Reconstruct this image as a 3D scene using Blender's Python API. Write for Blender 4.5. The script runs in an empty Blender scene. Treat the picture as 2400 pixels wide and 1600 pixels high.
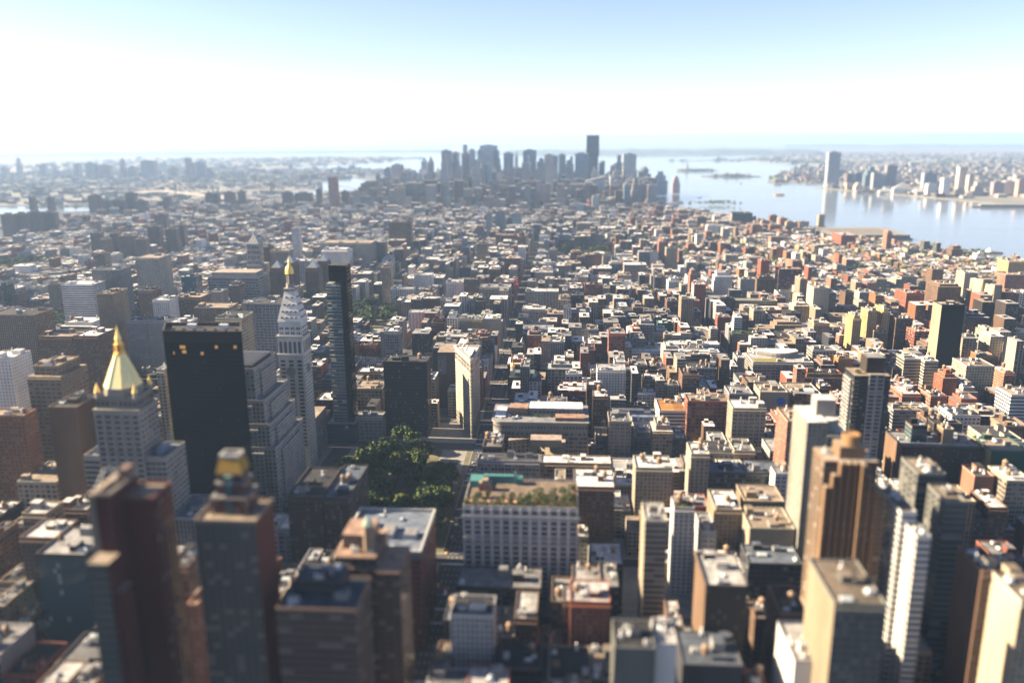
import bpy, math, random
import numpy as np
R = math.radians
rng = random.Random(11)
SC = bpy.context.scene
COL = SC.collection

# ------------------------------------------------------------------ camera
# World: +X points along the cross streets (toward the wide river), +Y down the avenues, metres.
F, YAW, PIT, ROL, HC = 1963.7, R(-3.606), R(13.77), R(0.25), 320.0
RE = 7.4e6
cd = bpy.data.cameras.new('camera')
cam = bpy.data.objects.new('camera', cd)
COL.objects.link(cam)
SC.camera = cam
from mathutils import Matrix, Vector
fw = Vector((math.sin(YAW)*math.cos(PIT), math.cos(YAW)*math.cos(PIT), -math.sin(PIT)))
rt = Vector((math.cos(YAW), -math.sin(YAW), 0.0))
up = rt.cross(fw)
rt2 = rt*math.cos(ROL) - up*math.sin(ROL)
up2 = up*math.cos(ROL) + rt*math.sin(ROL)
m3 = Matrix((rt2, up2, -fw)).transposed()
cam.matrix_world = Matrix.Translation((0, 0, HC)) @ m3.to_4x4()
cd.sensor_width = 3600.0
cd.lens = 3600.0*F/2400.0
cd.clip_start = 1.0
cd.clip_end = 200000.0
cd.dof.use_dof = True
cd.dof.focus_distance = 1080.0
cd.dof.aperture_fstop = cd.lens/1000.0/(2*2.5)
cd.dof.aperture_blades = 0

# ------------------------------------------------------------------ sky, sun, exposure
SUN_AZ, SUN_EL = -88.0, 28.0
w = bpy.data.worlds.new('World')
SC.world = w
w.use_nodes = True
nt = w.node_tree
bg = nt.nodes['Background']
sky = nt.nodes.new('ShaderNodeTexSky')
sky.sky_type = 'NISHITA'
sky.sun_disc = False
sky.sun_elevation = R(SUN_EL)
sky.sun_rotation = R(SUN_AZ)
sky.air_density = 0.72
sky.dust_density = 0.35
sky.ozone_density = 1.1
tint = nt.nodes.new('ShaderNodeMix'); tint.data_type = 'RGBA'; tint.blend_type = 'MULTIPLY'; tint.inputs[0].default_value = 1
tint.inputs[7].default_value = (1.07, .96, 1.0, 1)
nt.links.new(sky.outputs[0], tint.inputs[6]); nt.links.new(tint.outputs[2], bg.inputs[0])
bg.inputs[1].default_value = 0.044
sl = bpy.data.lights.new('sun', 'SUN')
sl.energy = 5.0
sl.angle = R(0.5)
sl.color = (1.0, 0.80, 0.55)
so = bpy.data.objects.new('sun', sl)
COL.objects.link(so)
sd = Vector((math.sin(R(SUN_AZ))*math.cos(R(SUN_EL)), math.cos(R(SUN_AZ))*math.cos(R(SUN_EL)), math.sin(R(SUN_EL))))
so.rotation_euler = sd.to_track_quat('Z', 'Y').to_euler()
so.location = (0, 0, 3000)
SC.view_settings.view_transform = 'Standard'
SC.view_settings.look = 'None'
SC.view_settings.exposure = 2.35
SC.view_settings.gamma = 1.0
SC.render.engine = 'CYCLES'
SC.cycles.max_bounces = 6
SC.cycles.volume_bounces = 0
SC.cycles.use_denoising = True

# ------------------------------------------------------------------ projection helpers
def _ray(px, py):
    u, v = px-1200.0, py-800.0
    d = fw*F + rt2*u - up2*v
    return d
def P(px, py, z=0.0):
    """point of the picture at height z"""
    d = _ray(px, py)
    t = (z-HC)/d.z
    x, y = d.x*t, d.y*t
    return x, y
def PY(px, py, Y):
    """point of the picture at the plane Y: x and z"""
    d = _ray(px, py)
    t = Y/d.y
    return d.x*t, HC+d.z*t
def proj(x, y, z):
    v = Vector((x, y, z-HC))
    a = v.dot(fw)
    if a < 1: return None
    return 1200+F*v.dot(rt2)/a, 800-F*v.dot(up2)/a
def gz(x, y):
    return -(x*x+y*y)/(2*RE)

# ------------------------------------------------------------------ materials
def new_mat(name):
    m = bpy.data.materials.new(name)
    m.use_nodes = True
    n = m.node_tree.nodes
    return m, m.node_tree, n, m.node_tree.links, n['Principled BSDF']
def math_node(n, l, op, a, b=None, c=None):
    k = n.new('ShaderNodeMath'); k.operation = op
    for i, v in enumerate((a, b, c)):
        if v is None: continue
        if isinstance(v, (int, float)): k.inputs[i].default_value = v
        else: l.new(v, k.inputs[i])
    return k.outputs[0]
def mixc(n, l, fac, a, b, mode='MIX'):
    k = n.new('ShaderNodeMix'); k.data_type = 'RGBA'; k.blend_type = mode
    for i, v in ((0, fac), (6, a), (7, b)):
        if isinstance(v, (int, float)): k.inputs[i].default_value = v
        elif isinstance(v, tuple): k.inputs[i].default_value = (*v, 1)
        else: l.new(v, k.inputs[i])
    return k.outputs[2]
def weather(n, l, base, scale=0.05, lo=0.78, hi=1.12, detail=5):
    """stains and patches over a base colour"""
    tc = n.new('ShaderNodeNewGeometry')
    mp = n.new('ShaderNodeMapping'); mp.inputs['Scale'].default_value = (1, 1, 0.35)
    l.new(tc.outputs['Position'], mp.inputs['Vector'])
    no = n.new('ShaderNodeTexNoise'); no.inputs['Scale'].default_value = scale; no.inputs['Detail'].default_value = detail
    no.inputs['Roughness'].default_value = 0.65
    l.new(mp.outputs[0], no.inputs['Vector'])
    mr = n.new('ShaderNodeMapRange'); mr.inputs[1].default_value = 0.3; mr.inputs[2].default_value = 0.7
    mr.inputs[3].default_value = lo; mr.inputs[4].default_value = hi
    l.new(no.outputs[0], mr.inputs[0])
    vm = n.new('ShaderNodeVectorMath'); vm.operation = 'SCALE'
    l.new(base, vm.inputs[0]); l.new(mr.outputs[0], vm.inputs['Scale'])
    return vm.outputs[0]
def col_attr(n):
    a = n.new('ShaderNodeAttribute'); a.attribute_name = 'Col'
    return a.outputs['Color']
WIN = {
 # name: x0, x1, y0, y1, panes, glass colour, blinds share, spandrel darkening, glass roughness
 'loft':  (0.10, 0.90, 0.22, 0.86, 2, (.018, .022, .03), .22, 1.0),
 'punch': (0.27, 0.73, 0.28, 0.80, 1, (.018, .02, .026), .22, 1.0),
 'grid':  (0.16, 0.84, 0.18, 0.82, 1, (.016, .022, .032), .15, 1.0),
 'pair':  (0.18, 0.82, 0.25, 0.80, 2, (.016, .02, .028), .2, 1.0),
 'band':  (-.1, 1.1, 0.36, 0.82, 1, (.02, .028, .036), .12, 1.0),
 'pier':  (0.30, 0.88, 0.30, 0.86, 1, (.02, .024, .03), .07, 0.5),
 'glass': (0.04, 0.96, 0.10, 0.95, 1, (.02, .055, .075), .06, 1.0),
 'black': (0.05, 0.95, 0.30, 0.95, 1, (.006, .0055, .006), .01, 1.0),
 'balc':  (0.12, 0.88, 0.30, 0.92, 1, (.02, .03, .035), .14, 1.0),
 'tiny':  (0.34, 0.66, 0.32, 0.74, 1, (.02, .022, .028), .2, 1.0),
}
MATS = {}
def wall_mat(style, pale=False):
    k = 'wall_'+style+('_pale' if pale else '')
    if k in MATS: return MATS[k]
    m, t, n, l, b = new_mat('facade_'+style)
    base = weather(n, l, col_attr(n), 0.035, 0.26, 0.45) if not pale else weather(n, l, col_attr(n), 0.035, 0.6, 0.85)  # pale copy puts far haze and sky sheen into the wall colour
    if style == 'blank':
        l.new(base, b.inputs['Base Color']); b.inputs['Roughness'].default_value = 0.9
        b.inputs['Specular IOR Level'].default_value = 0.2
        MATS[k] = m; return m
    x0, x1, y0, y1, pn, gl, bl, sp = WIN[style]
    if pale: gl = (.085, .115, .155)  # far glass lightened too, in place of reflected sky
    uv = n.new('ShaderNodeUVMap'); uv.uv_map = 'UV'
    se = n.new('ShaderNodeSeparateXYZ'); l.new(uv.outputs[0], se.inputs[0])
    U, V = se.outputs[0], se.outputs[1]
    fu = math_node(n, l, 'FRACT', U); fv = math_node(n, l, 'FRACT', V)
    a = math_node(n, l, 'MULTIPLY', math_node(n, l, 'GREATER_THAN', fu, x0), math_node(n, l, 'LESS_THAN', fu, x1))
    c = math_node(n, l, 'MULTIPLY', math_node(n, l, 'GREATER_THAN', fv, y0), math_node(n, l, 'LESS_THAN', fv, y1))
    mask = math_node(n, l, 'MULTIPLY', a, c)
    if pn == 2:
        d = math_node(n, l, 'ABSOLUTE', math_node(n, l, 'SUBTRACT', fu, 0.5))
        mask = math_node(n, l, 'MULTIPLY', mask, math_node(n, l, 'GREATER_THAN', d, 0.05))
    cb = n.new('ShaderNodeCombineXYZ')
    oi = n.new('ShaderNodeObjectInfo')
    pu = math_node(n, l, 'FLOOR', math_node(n, l, 'MULTIPLY', U, float(pn)))
    l.new(pu, cb.inputs[0]); l.new(math_node(n, l, 'FLOOR', V), cb.inputs[1]); l.new(oi.outputs['Random'], cb.inputs[2])
    wn = n.new('ShaderNodeTexWhiteNoise'); wn.noise_dimensions = '3D'; l.new(cb.outputs[0], wn.inputs['Vector'])
    blind = math_node(n, l, 'LESS_THAN', wn.outputs['Value'], bl)
    glc = mixc(n, l, blind, gl, (.13, .125, .115) if style not in ('black', 'glass') else ((.03, .018, .008) if style == 'black' else (.22, .26, .25)))
    if sp < 1:
        band = math_node(n, l, 'MULTIPLY', a, sp)
        dk = mixc(n, l, a, (1, 1, 1), (.45, .44, .43))
        mk = n.new('ShaderNodeMix'); mk.data_type = 'RGBA'; mk.blend_type = 'MULTIPLY'; mk.inputs[0].default_value = 1
        l.new(base, mk.inputs[6]); l.new(dk, mk.inputs[7]); base = mk.outputs[2]
    # sill line below every window, string course
    sill = math_node(n, l, 'MULTIPLY', a, math_node(n, l, 'MULTIPLY', math_node(n, l, 'GREATER_THAN', fv, y0-.07), math_node(n, l, 'LESS_THAN', fv, y0)))
    base = mixc(n, l, math_node(n, l, 'MULTIPLY', sill, 0.25 if style not in ('black', 'glass') else .03), base, (.5, .47, .43))
    out = mixc(n, l, mask, base, glc)
    l.new(out, b.inputs['Base Color'])
    clear = math_node(n, l, 'MULTIPLY', mask, math_node(n, l, 'SUBTRACT', 1.0, blind))
    ro = math_node(n, l, 'SUBTRACT', 0.88, math_node(n, l, 'MULTIPLY', clear, 0.76))
    l.new(ro, b.inputs['Roughness'])
    l.new(math_node(n, l, 'ADD', 0.2 if style != 'black' else .05, math_node(n, l, 'MULTIPLY', clear, 0.3 if style != 'black' else .03)), b.inputs['Specular IOR Level'])
    MATS[k] = m
    return m
def flat_mat(name, rough=0.85, spec=0.25, lo=0.8, hi=1.12, scale=0.2, metal=0.0):
    if name in MATS: return MATS[name]
    m, t, n, l, b = new_mat(name)
    l.new(weather(n, l, col_attr(n), scale, lo, hi), b.inputs['Base Color'])
    b.inputs['Roughness'].default_value = rough
    b.inputs['Specular IOR Level'].default_value = spec
    b.inputs['Metallic'].default_value = metal
    MATS[name] = m
    return m
ROOF = flat_mat('roof_membrane', 0.9, 0.2, 0.26, 0.68, 0.16)
TRIM = flat_mat('trim_stone', 0.85, 0.25, 0.35, 0.5, 0.3)
GOLD = flat_mat('gilded_metal', 0.42, 0.5, 0.9, 1.08, 0.5, 0.35)
GLASS = flat_mat('dark_glass', 0.1, 0.5, 0.9, 1.1, 0.3)
LEAF = flat_mat('leaf', 0.7, 0.2, 0.7, 1.2, 0.4)
WOOD = flat_mat('weathered_wood', 0.9, 0.15, 0.7, 1.15, 1.5)
PAINT = flat_mat('painted_metal', 0.4, 0.4, 0.9, 1.05, 1.0)
def emit_mat(name, c, s):
    m, t, n, l, b = new_mat(name)
    b.inputs['Base Color'].default_value = (*c, 1)
    b.inputs['Emission Color'].default_value = (*c, 1); b.inputs['Emission Strength'].default_value = s
    return m

# ------------------------------------------------------------------ mesh builder
class MB:
    def __init__(s):
        s.v, s.f, s.m, s.uv, s.c, s.mats = [], [], [], [], [], []
    def mi(s, mat):
        if mat not in s.mats: s.mats.append(mat)
        return s.mats.index(mat)
    def face(s, pts, mat, col, uv=None):
        i = len(s.v); s.v.extend(pts); k = len(pts)
        s.f.append(tuple(range(i, i+k))); s.m.append(s.mi(mat))
        s.uv.extend(uv if uv else [(0, 0)]*k)
        s.c.extend([(*col, 1.0)]*k)
    def wall(s, a, b, z0, z1, mat, col, bay=4.0, fl=3.8, top=1.8):
        """wall from a to b; outside is to the right of a->b. Windows stop `top` below the top edge."""
        L = math.hypot(b[0]-a[0], b[1]-a[1])
        nb = max(1, round(L/bay)); zt = z1-top
        if zt-z0 > fl*0.8:
            nf = max(1, round((zt-z0)/fl))
            s.face([(a[0], a[1], z0), (b[0], b[1], z0), (b[0], b[1], zt), (a[0], a[1], zt)], mat, col, [(0, 0), (nb, 0), (nb, nf), (0, nf)])
        else: zt = z0
        s.face([(a[0], a[1], zt), (b[0], b[1], zt), (b[0], b[1], z1), (a[0], a[1], z1)], mat, col)
    def prism(s, poly, z0, z1, mat, col, roof=None, rcol=None, bay=4.0, fl=3.8, top=1.8, mats=None, cols=None):
        """poly counter-clockwise seen from above"""
        k = len(poly)
        for i in range(k):
            mm = mats[i] if mats and mats[i] else mat
            cc = cols[i] if cols and cols[i] else col
            s.wall(poly[i], poly[(i+1) % k], z0, z1, mm, cc, bay, fl, top)
        if roof: s.face([(p[0], p[1], z1) for p in poly], roof, rcol or col)
    def box(s, x0, x1, y0, y1, z0, z1, mat, col, roof=None, rcol=None, **kw):
        s.prism([(x0, y0), (x1, y0), (x1, y1), (x0, y1)], z0, z1, mat, col, roof or mat, rcol or col, **kw)
    def frustum(s, p0, z0, p1, z1, mat, col, cap=True):
        k = len(p0)
        for i in range(k):
            j = (i+1) % k
            a, b, c, d = p0[i], p0[j], p1[j], p1[i]
            s.face([(a[0], a[1], z0), (b[0], b[1], z0), (c[0], c[1], z1), (d[0], d[1], z1)], mat, col)
        if cap: s.face([(p[0], p[1], z1) for p in p1], mat, col)
    def lathe(s, cx, cy, prof, n, mat, col, rot=0.0):
        """prof: list of (radius, z) upward"""
        for (r0, z0), (r1, z1) in zip(prof, prof[1:]):
            s.frustum(ring(cx, cy, r0, n, rot), z0, ring(cx, cy, max(r1, 0.02), n, rot), z1, mat, col, False)
        s.face([(p[0], p[1], prof[-1][1]) for p in ring(cx, cy, max(prof[-1][0], 0.02), n, rot)], mat, col)
    def tube(s, a, b, r0, r1, mat, col, n=6):
        a, b = Vector(a), Vector(b); d = (b-a).normalized()
        u = d.orthogonal().normalized(); v = d.cross(u)
        A = [a+(u*math.cos(t)+v*math.sin(t))*r0 for t in [2*math.pi*i/n for i in range(n)]]
        B = [b+(u*math.cos(t)+v*math.sin(t))*r1 for t in [2*math.pi*i/n for i in range(n)]]
        for i in range(n):
            j = (i+1) % n
            s.face([tuple(A[i]), tuple(A[j]), tuple(B[j]), tuple(B[i])], mat, col)
        s.face([tuple(p) for p in B], mat, col)
    def mesh(s, name):
        me = bpy.data.meshes.new(name)
        me.from_pydata(s.v, [], s.f)
        for mt in s.mats: me.materials.append(mt)
        me.polygons.foreach_set('material_index', np.array(s.m, dtype=np.int32))
        u = me.uv_layers.new(name='UV'); u.data.foreach_set('uv', np.array(s.uv, dtype=np.float32).ravel())
        c = me.color_attributes.new('Col', 'FLOAT_COLOR', 'CORNER'); c.data.foreach_set('color', np.array(s.c, dtype=np.float32).ravel())
        me.update()
        return me
    def build(s, name, parent=None, label=None, kind=None):
        o = bpy.data.objects.new(name, s.mesh(name)); COL.objects.link(o)
        if parent: o.parent = parent
        if label: o['label'] = label
        if kind: o['kind'] = kind
        return o
def ring(cx, cy, r, n, rot=0.0):
    return [(cx+r*math.cos(rot+2*math.pi*i/n), cy+r*math.sin(rot+2*math.pi*i/n)) for i in range(n)]
def rect(x0, x1, y0, y1): return [(x0, y0), (x1, y0), (x1, y1), (x0, y1)]
def tag(o, label, cat, group=None):
    o['label'] = label; o['category'] = cat
    if group: o['group'] = group
    return o
def thing(name, label, cat, loc=(0, 0, 0), group=None):
    o = bpy.data.objects.new(name, None); COL.objects.link(o)
    o.location = loc; o.empty_display_size = 1
    return tag(o, label, cat, group)
def copy_tree(o, loc, parent=None, rz=None):
    c = o.copy(); COL.objects.link(c)
    if parent: c.parent = parent
    else:
        c.location = loc
        if rz is not None: c.rotation_euler[2] = rz
    for ch in o.children: copy_tree(ch, None, c)
    return c
FOOT = []                      # footprints that are already built upon
ROOFS = []                     # (x0,x1,y0,y1,z) roofs that may carry tanks
LMK = []                       # findable landmarks: (phrase, px, py)
def claim(x0, x1, y0, y1, m=1.0): FOOT.append((x0-m, x1+m, y0-m, y1+m))
def taken(x0, x1, y0, y1):
    return any(a < x1 and b > x0 and c < y1 and d > y0 for a, b, c, d in FOOT)
C = dict(wh=(1.35, 1.32, 1.27), cr=(.80, .69, .50), ls=(.62, .57, .49), tn=(.50, .39, .27), bg=(.66, .56, .42), br=(.27, .165, .105),
 rd=(.50, .165, .09), dr=(.22, .055, .04), og=(.66, .30, .11), pk=(.60, .30, .20), gy=(.44, .44, .45), dg=(.10, .10, .11), bk=(.012, .011, .011),
 gn=(.025, .13, .09), gg=(.24, .245, .22), yl=(.85, .60, .27), sv=(.5, .5, .5), db=(.075, .06, .05), tl=(.06, .16, .2), ob=(.50, .23, .105))
RC = dict(w=(.95, .94, .92), g=(.32, .32, .33), k=(.075, .075, .08), t=(.42, .34, .26), o=(.52, .25, .07), b=(.20, .24, .31), s=(.5, .5, .5), n=(.05, .10, .03))
UNITS = {}
def unit_mesh(kind):
    """small roof machines, shared meshes"""
    if kind in UNITS: return UNITS[kind]
    b = MB()
    if kind == 0:
        b.box(-1.6, 1.6, -1.1, 1.1, 0.4, 2.0, PAINT, (.42, .42, .41)); b.box(-1.9, 1.9, -1.3, 1.3, 0, .4, PAINT, (.2, .2, .2))
        b.lathe(-.7, 0, [(.6, 2.0), (.6, 2.25)], 8, PAINT, (.1, .1, .1)); b.lathe(.7, 0, [(.6, 2.0), (.6, 2.25)], 8, PAINT, (.1, .1, .1))
    elif kind == 1:
        b.box(-.7, .7, -.7, .7, 0, 1.6, PAINT, (.55, .54, .52)); b.lathe(0, 0, [(.35, 1.6), (.35, 3.2), (.6, 3.25), (.1, 3.7)], 7, PAINT, (.5, .5, .5))
    else:
        b.box(-2.2, 2.2, -1.5, 1.5, 0, .7, TRIM, (.4, .39, .37)); b.frustum(rect(-2, 2, -1.3, 1.3), .7, rect(-1.8, 1.8, -.1, .1), 1.7, GLASS, (.35, .4, .42))
    UNITS[kind] = b.mesh('roof_unit')
    return UNITS[kind]
def add_units(root, x0, x1, y0, y1, z, n, r):
    for _ in range(n):
        if x1-x0 < 6 or y1-y0 < 6: return
        o = bpy.data.objects.new('roof_unit', unit_mesh(r.randrange(3))); COL.objects.link(o); o.parent = root
        o.location = (r.uniform(x0+2.5, x1-2.5), r.uniform(y0+2.5, y1-2.5), z)
        o.rotation_euler[2] = r.choice((0, math.pi/2)); s = r.uniform(.8, 1.5); o.scale = (s, s, s)
def parapet(b, x0, x1, y0, y1, z, h, col, t=.5):
    """four coping pieces round a roof edge, butted end to end, 3 cm proud of the wall"""
    e = .03
    for (a, c, d, f) in ((x0-e, x1+e, y0-e, y0+t), (x0-e, x1+e, y1-t, y1+e), (x0-e, x0+t, y0+t, y1-t), (x1-t, x1+e, y0+t, y1-t)):
        b.box(a, c, d, f, z, z+h, TRIM, col)
def plain_building(name, cat, label, x0, x1, y0, y1, H, col, style, rcol, side=None, group=None, parts=2, r=rng, z0=None, bay=None, fl=None, setb=0, cop=None, scol=None):
    """a rectangular block: walls (own mesh) with roof, parapet, cornice, bulkheads and roof machines as parts"""
    claim(x0, x1, y0, y1, -1.0)
    z0 = gz((x0+x1)/2, y0) if z0 is None else z0
    bays = dict(loft=5.6, punch=3.3, grid=4.2, pair=5.0, band=6.0, pier=2.6, glass=2.4, black=1.8, balc=4.4, tiny=3.4, blank=4)
    fls = dict(loft=3.9, punch=3.2, grid=3.8, pair=3.7, band=3.7, pier=3.6, glass=3.6, black=3.6, balc=3.0, tiny=3.1, blank=4)
    wm = wall_mat(style); sm = wall_mat(side or style)
    by = bay or bays[style]; f = fl or fls[style]
    b = MB()
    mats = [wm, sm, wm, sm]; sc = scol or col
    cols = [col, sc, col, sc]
    top = 1.2 if parts else .6
    if setb:
        hs = H-setb*f*1.0
        b.prism(rect(x0, x1, y0, y1), z0, z0+hs, wm, col, ROOF, rcol, bay=by, fl=f, top=top, mats=mats, cols=cols)
        i = min(4.0, (x1-x0)*.16)
        X0, X1, Y0, Y1 = x0+i, x1-i, y0+i, y1-i
        b.prism(rect(X0, X1, Y0, Y1), z0+hs, z0+H, wm, col, bay=by, fl=f, top=top, mats=mats, cols=cols)
    else:
        X0, X1, Y0, Y1 = x0, x1, y0, y1
        b.prism(rect(x0, x1, y0, y1), z0, z0+H, wm, col, bay=by, fl=f, top=top, mats=mats, cols=cols)
    zt = z0+H
    if not parts:
        b.face([(X0, Y0, zt), (X1, Y0, zt), (X1, Y1, zt), (X0, Y1, zt)], ROOF, rcol)
        bw = min(5, (x1-x0)*.35)
        bx = r.uniform(X0+.5, X1-bw-.5); byy = r.uniform(Y0+.5, max(Y0+.6, Y1-bw-1))
        b.box(bx, bx+bw, byy, byy+bw*.8, zt, zt+r.uniform(2, 4), wall_mat('blank'), col, ROOF, rcol)
    root = b.build(name)
    tag(root, label, cat, group)
    if parts:
        q = MB(); q.face([(X0, Y0, zt), (X1, Y0, zt), (X1, Y1, zt), (X0, Y1, zt)], ROOF, rcol)
        if r.random() < .5:     # a patch of different roofing
            xm = r.uniform(X0+.3*(X1-X0), X0+.7*(X1-X0)); k = r.uniform(.55, 1.3)
            q.face([(xm, Y0+.6, zt+.004*5), (X1-.6, Y0+.6, zt+.02), (X1-.6, Y1-.6, zt+.02), (xm, Y1-.6, zt+.02)], ROOF, tuple(min(.72, v*k) for v in rcol))
        q.build('roof', root)
        q = MB(); parapet(q, X0, X1, Y0, Y1, zt, r.uniform(.8, 1.4), cop or tuple(min(.72, v*1.15+.06) for v in col)); q.build('parapet', root)
        if style in ('loft', 'pair', 'punch') and r.random() < .6:
            q = MB(); k = tuple(min(.7, v*1.1+.03) for v in col)
            q.box(x0-.5, x1+.5, y0-.9, y0-.03, z0+H-2.6 if not setb else z0+hs-2.6, z0+H-1.7 if not setb else z0+hs-1.7, TRIM, k)
            q.build('cornice', root)
        nb = 1 if (X1-X0)*(Y1-Y0) < 450 else 2
        for _ in range(nb):
            bw, bd = min(r.uniform(4, 8), (X1-X0)*.4), min(r.uniform(4, 9), (Y1-Y0)*.35)
            bx, byy = r.uniform(X0+1, X1-bw-1), r.uniform(Y0+1.5, Y1-bd-1)
            q = MB(); k = col if r.random() < .6 else (.5, .49, .47)
            q.box(bx, bx+bw, byy, byy+bd, zt, zt+r.uniform(2.6, 5.5), wall_mat('blank'), k, ROOF, rcol)
            q.build('bulkhead', root)
        add_units(root, X0, X1, Y0, Y1, zt+.02, min(parts, int((X1-X0)*(Y1-Y0)/110)+1), r)
        ROOFS.append((X0, X1, Y0, Y1, zt+.02))
    return root
def add_windows(root, o, d, width, z0, z1, bays, rows, ww, wh, sub=1, frame=(.45, .43, .4), gl=(.02, .024, .03), limit=100):
    """window parts on a plain wall: o corner, d unit direction along the wall (outside to its right); rows from the top"""
    nrm = (d[1], -d[0])
    def geo(b, ox, oy, oz, hw, hh):
        def pt(a, c, out): return (ox+d[0]*a+nrm[0]*out, oy+d[1]*a+nrm[1]*out, oz+c)
        def bx(a0, a1, c0, c1, out, mat, col):
            b.face([pt(a0, c0, out), pt(a1, c0, out), pt(a1, c1, out), pt(a0, c1, out)], mat, col)
            b.face([pt(a0, c1, out), pt(a1, c1, out), pt(a1, c1, 0), pt(a0, c1, 0)], mat, col)
            b.face([pt(a0, c0, 0), pt(a1, c0, 0), pt(a1, c0, out), pt(a0, c0, out)], mat, col)
            b.face([pt(a0, c0, 0), pt(a0, c0, out), pt(a0, c1, out), pt(a0, c1, 0)], mat, col)
            b.face([pt(a1, c0, out), pt(a1, c0, 0), pt(a1, c1, 0), pt(a1, c1, out)], mat, col)
        bx(-hw-.18, hw+.18, -hh-.25, -hh, .28, TRIM, frame)
        for i in range(sub):
            a0 = -hw+2*hw*i/sub+.08; a1 = -hw+2*hw*(i+1)/sub-.08
            bx(a0, a1, -hh, hh, .06, GLASS, gl)
    base = MB(); geo(base, 0, 0, 0, ww/2, wh/2); me = None
    rest = MB(); n = 0
    for j in range(rows):
        z = z1-(j+.5)*(z1-z0)/rows
        for i in range(bays):
            s = (i+.5)*width/bays
            x, y = o[0]+d[0]*s, o[1]+d[1]*s
            if n < limit:
                if me is None: me = base.mesh('window')
                w_ = bpy.data.objects.new('window', me); COL.objects.link(w_); w_.parent = root; w_.location = (x, y, z)
            else: geo(rest, x, y, z, ww/2, wh/2)
            n += 1
    if rest.f: rest.build('window', root, kind='stuff')

# ------------------------------------------------------------------ map
LAT0, LON0 = 40.74844, -73.98566
def ll(lat, lon):
    n = (lat-LAT0)*111132; e = (lon-LON0)*84390; a = R(209)
    return (e*math.sin(a+math.pi/2)+n*math.cos(a+math.pi/2), e*math.sin(a)+n*math.cos(a))
MANH = [ll(*p) for p in [(40.7640, -74.0000), (40.7565, -74.0060), (40.7485, -74.0085), (40.7425, -74.0093), (40.7330, -74.0105), (40.7295, -74.0112), (40.7258, -74.0115), (40.7175, -74.0135),
 (40.7150, -74.0170), (40.7085, -74.0182), (40.7035, -74.0178), (40.7008, -74.0150), (40.7010, -74.0125), (40.7055, -74.0018), (40.7090, -73.9985), (40.7095, -73.9915), (40.7103, -73.9775),
 (40.7140, -73.9745), (40.7255, -73.9715), (40.7290, -73.9715), (40.7325, -73.9740), (40.7355, -73.9745), (40.7435, -73.9715), (40.7485, -73.9675), (40.7700, -73.9500), (40.79, -73.97)]]
BKLN = [ll(*p) for p in [(40.7800, -73.9380), (40.7440, -73.9590), (40.7370, -73.9620), (40.7300, -73.9625), (40.7210, -73.9645), (40.7105, -73.9690), (40.7050, -73.9740), (40.7020, -73.9730), (40.7060, -73.9830), (40.7045, -73.9900),
 (40.7030, -73.9950), (40.6960, -74.0010), (40.6910, -74.0020), (40.6820, -74.0130), (40.6745, -74.0190), (40.6690, -74.0110), (40.6680, -73.9990), (40.6580, -74.0130), (40.6470, -74.0270), (40.6330, -74.0400),
 (40.6150, -74.0410), (40.6070, -74.0370), (40.5950, -74.0020), (40.5720, -74.0100), (40.5700, -73.80), (40.60, -73.45), (40.80, -73.45)]]
NJ = [ll(*p) for p in [(40.7900, -74.0000), (40.7650, -74.0180), (40.7530, -74.0235), (40.7440, -74.0240), (40.7360, -74.0270), (40.7290, -74.0300), (40.7195, -74.0320), (40.7160, -74.0325), (40.7125, -74.0330), (40.7110, -74.0400),
 (40.7070, -74.0350), (40.6930, -74.0540), (40.6850, -74.0700), (40.6700, -74.0750), (40.6640, -74.0650), (40.6600, -74.0880), (40.6450, -74.1100), (40.6420, -74.1450), (40.60, -74.21), (40.50, -74.30), (40.20, -74.30), (40.20, -75.2), (40.95, -75.2), (40.95, -74.2)]]
STAT = [ll(*p) for p in [(40.6440, -74.0730), (40.6250, -74.0720), (40.6040, -74.0570), (40.5850, -74.0680), (40.5400, -74.1400), (40.5000, -74.2500), (40.63, -74.20), (40.6400, -74.1400), (40.6460, -74.1000)]]
SHORE = [ll(*p) for p in [(40.47, -74.25), (40.48, -74.00), (40.40, -73.98), (40.05, -74.05), (40.00, -74.60), (40.3, -74.6)]]
def inside(x, y, poly):
    c = False; n = len(poly)
    for i in range(n):
        x0, y0 = poly[i]; x1, y1 = poly[i-1]
        if (y0 > y) != (y1 > y) and x < (x1-x0)*(y-y0)/(y1-y0)+x0: c = not c
    return c
def ground_mat(name, c1, c2, scale, rough=0.9):
    m, t, n, l, b = new_mat(name)
    g = n.new('ShaderNodeNewGeometry')
    no = n.new('ShaderNodeTexNoise'); no.inputs['Scale'].default_value = scale; no.inputs['Detail'].default_value = 8; no.inputs['Roughness'].default_value = .7
    l.new(g.outputs['Position'], no.inputs['Vector'])
    r = n.new('ShaderNodeMapRange'); r.inputs[1].default_value = .35; r.inputs[2].default_value = .65; l.new(no.outputs[0], r.inputs[0])
    l.new(mixc(n, l, r.outputs[0], c1, c2), b.inputs['Base Color']); b.inputs['Roughness'].default_value = rough
    b.inputs['Specular IOR Level'].default_value = .2
    return m
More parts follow.
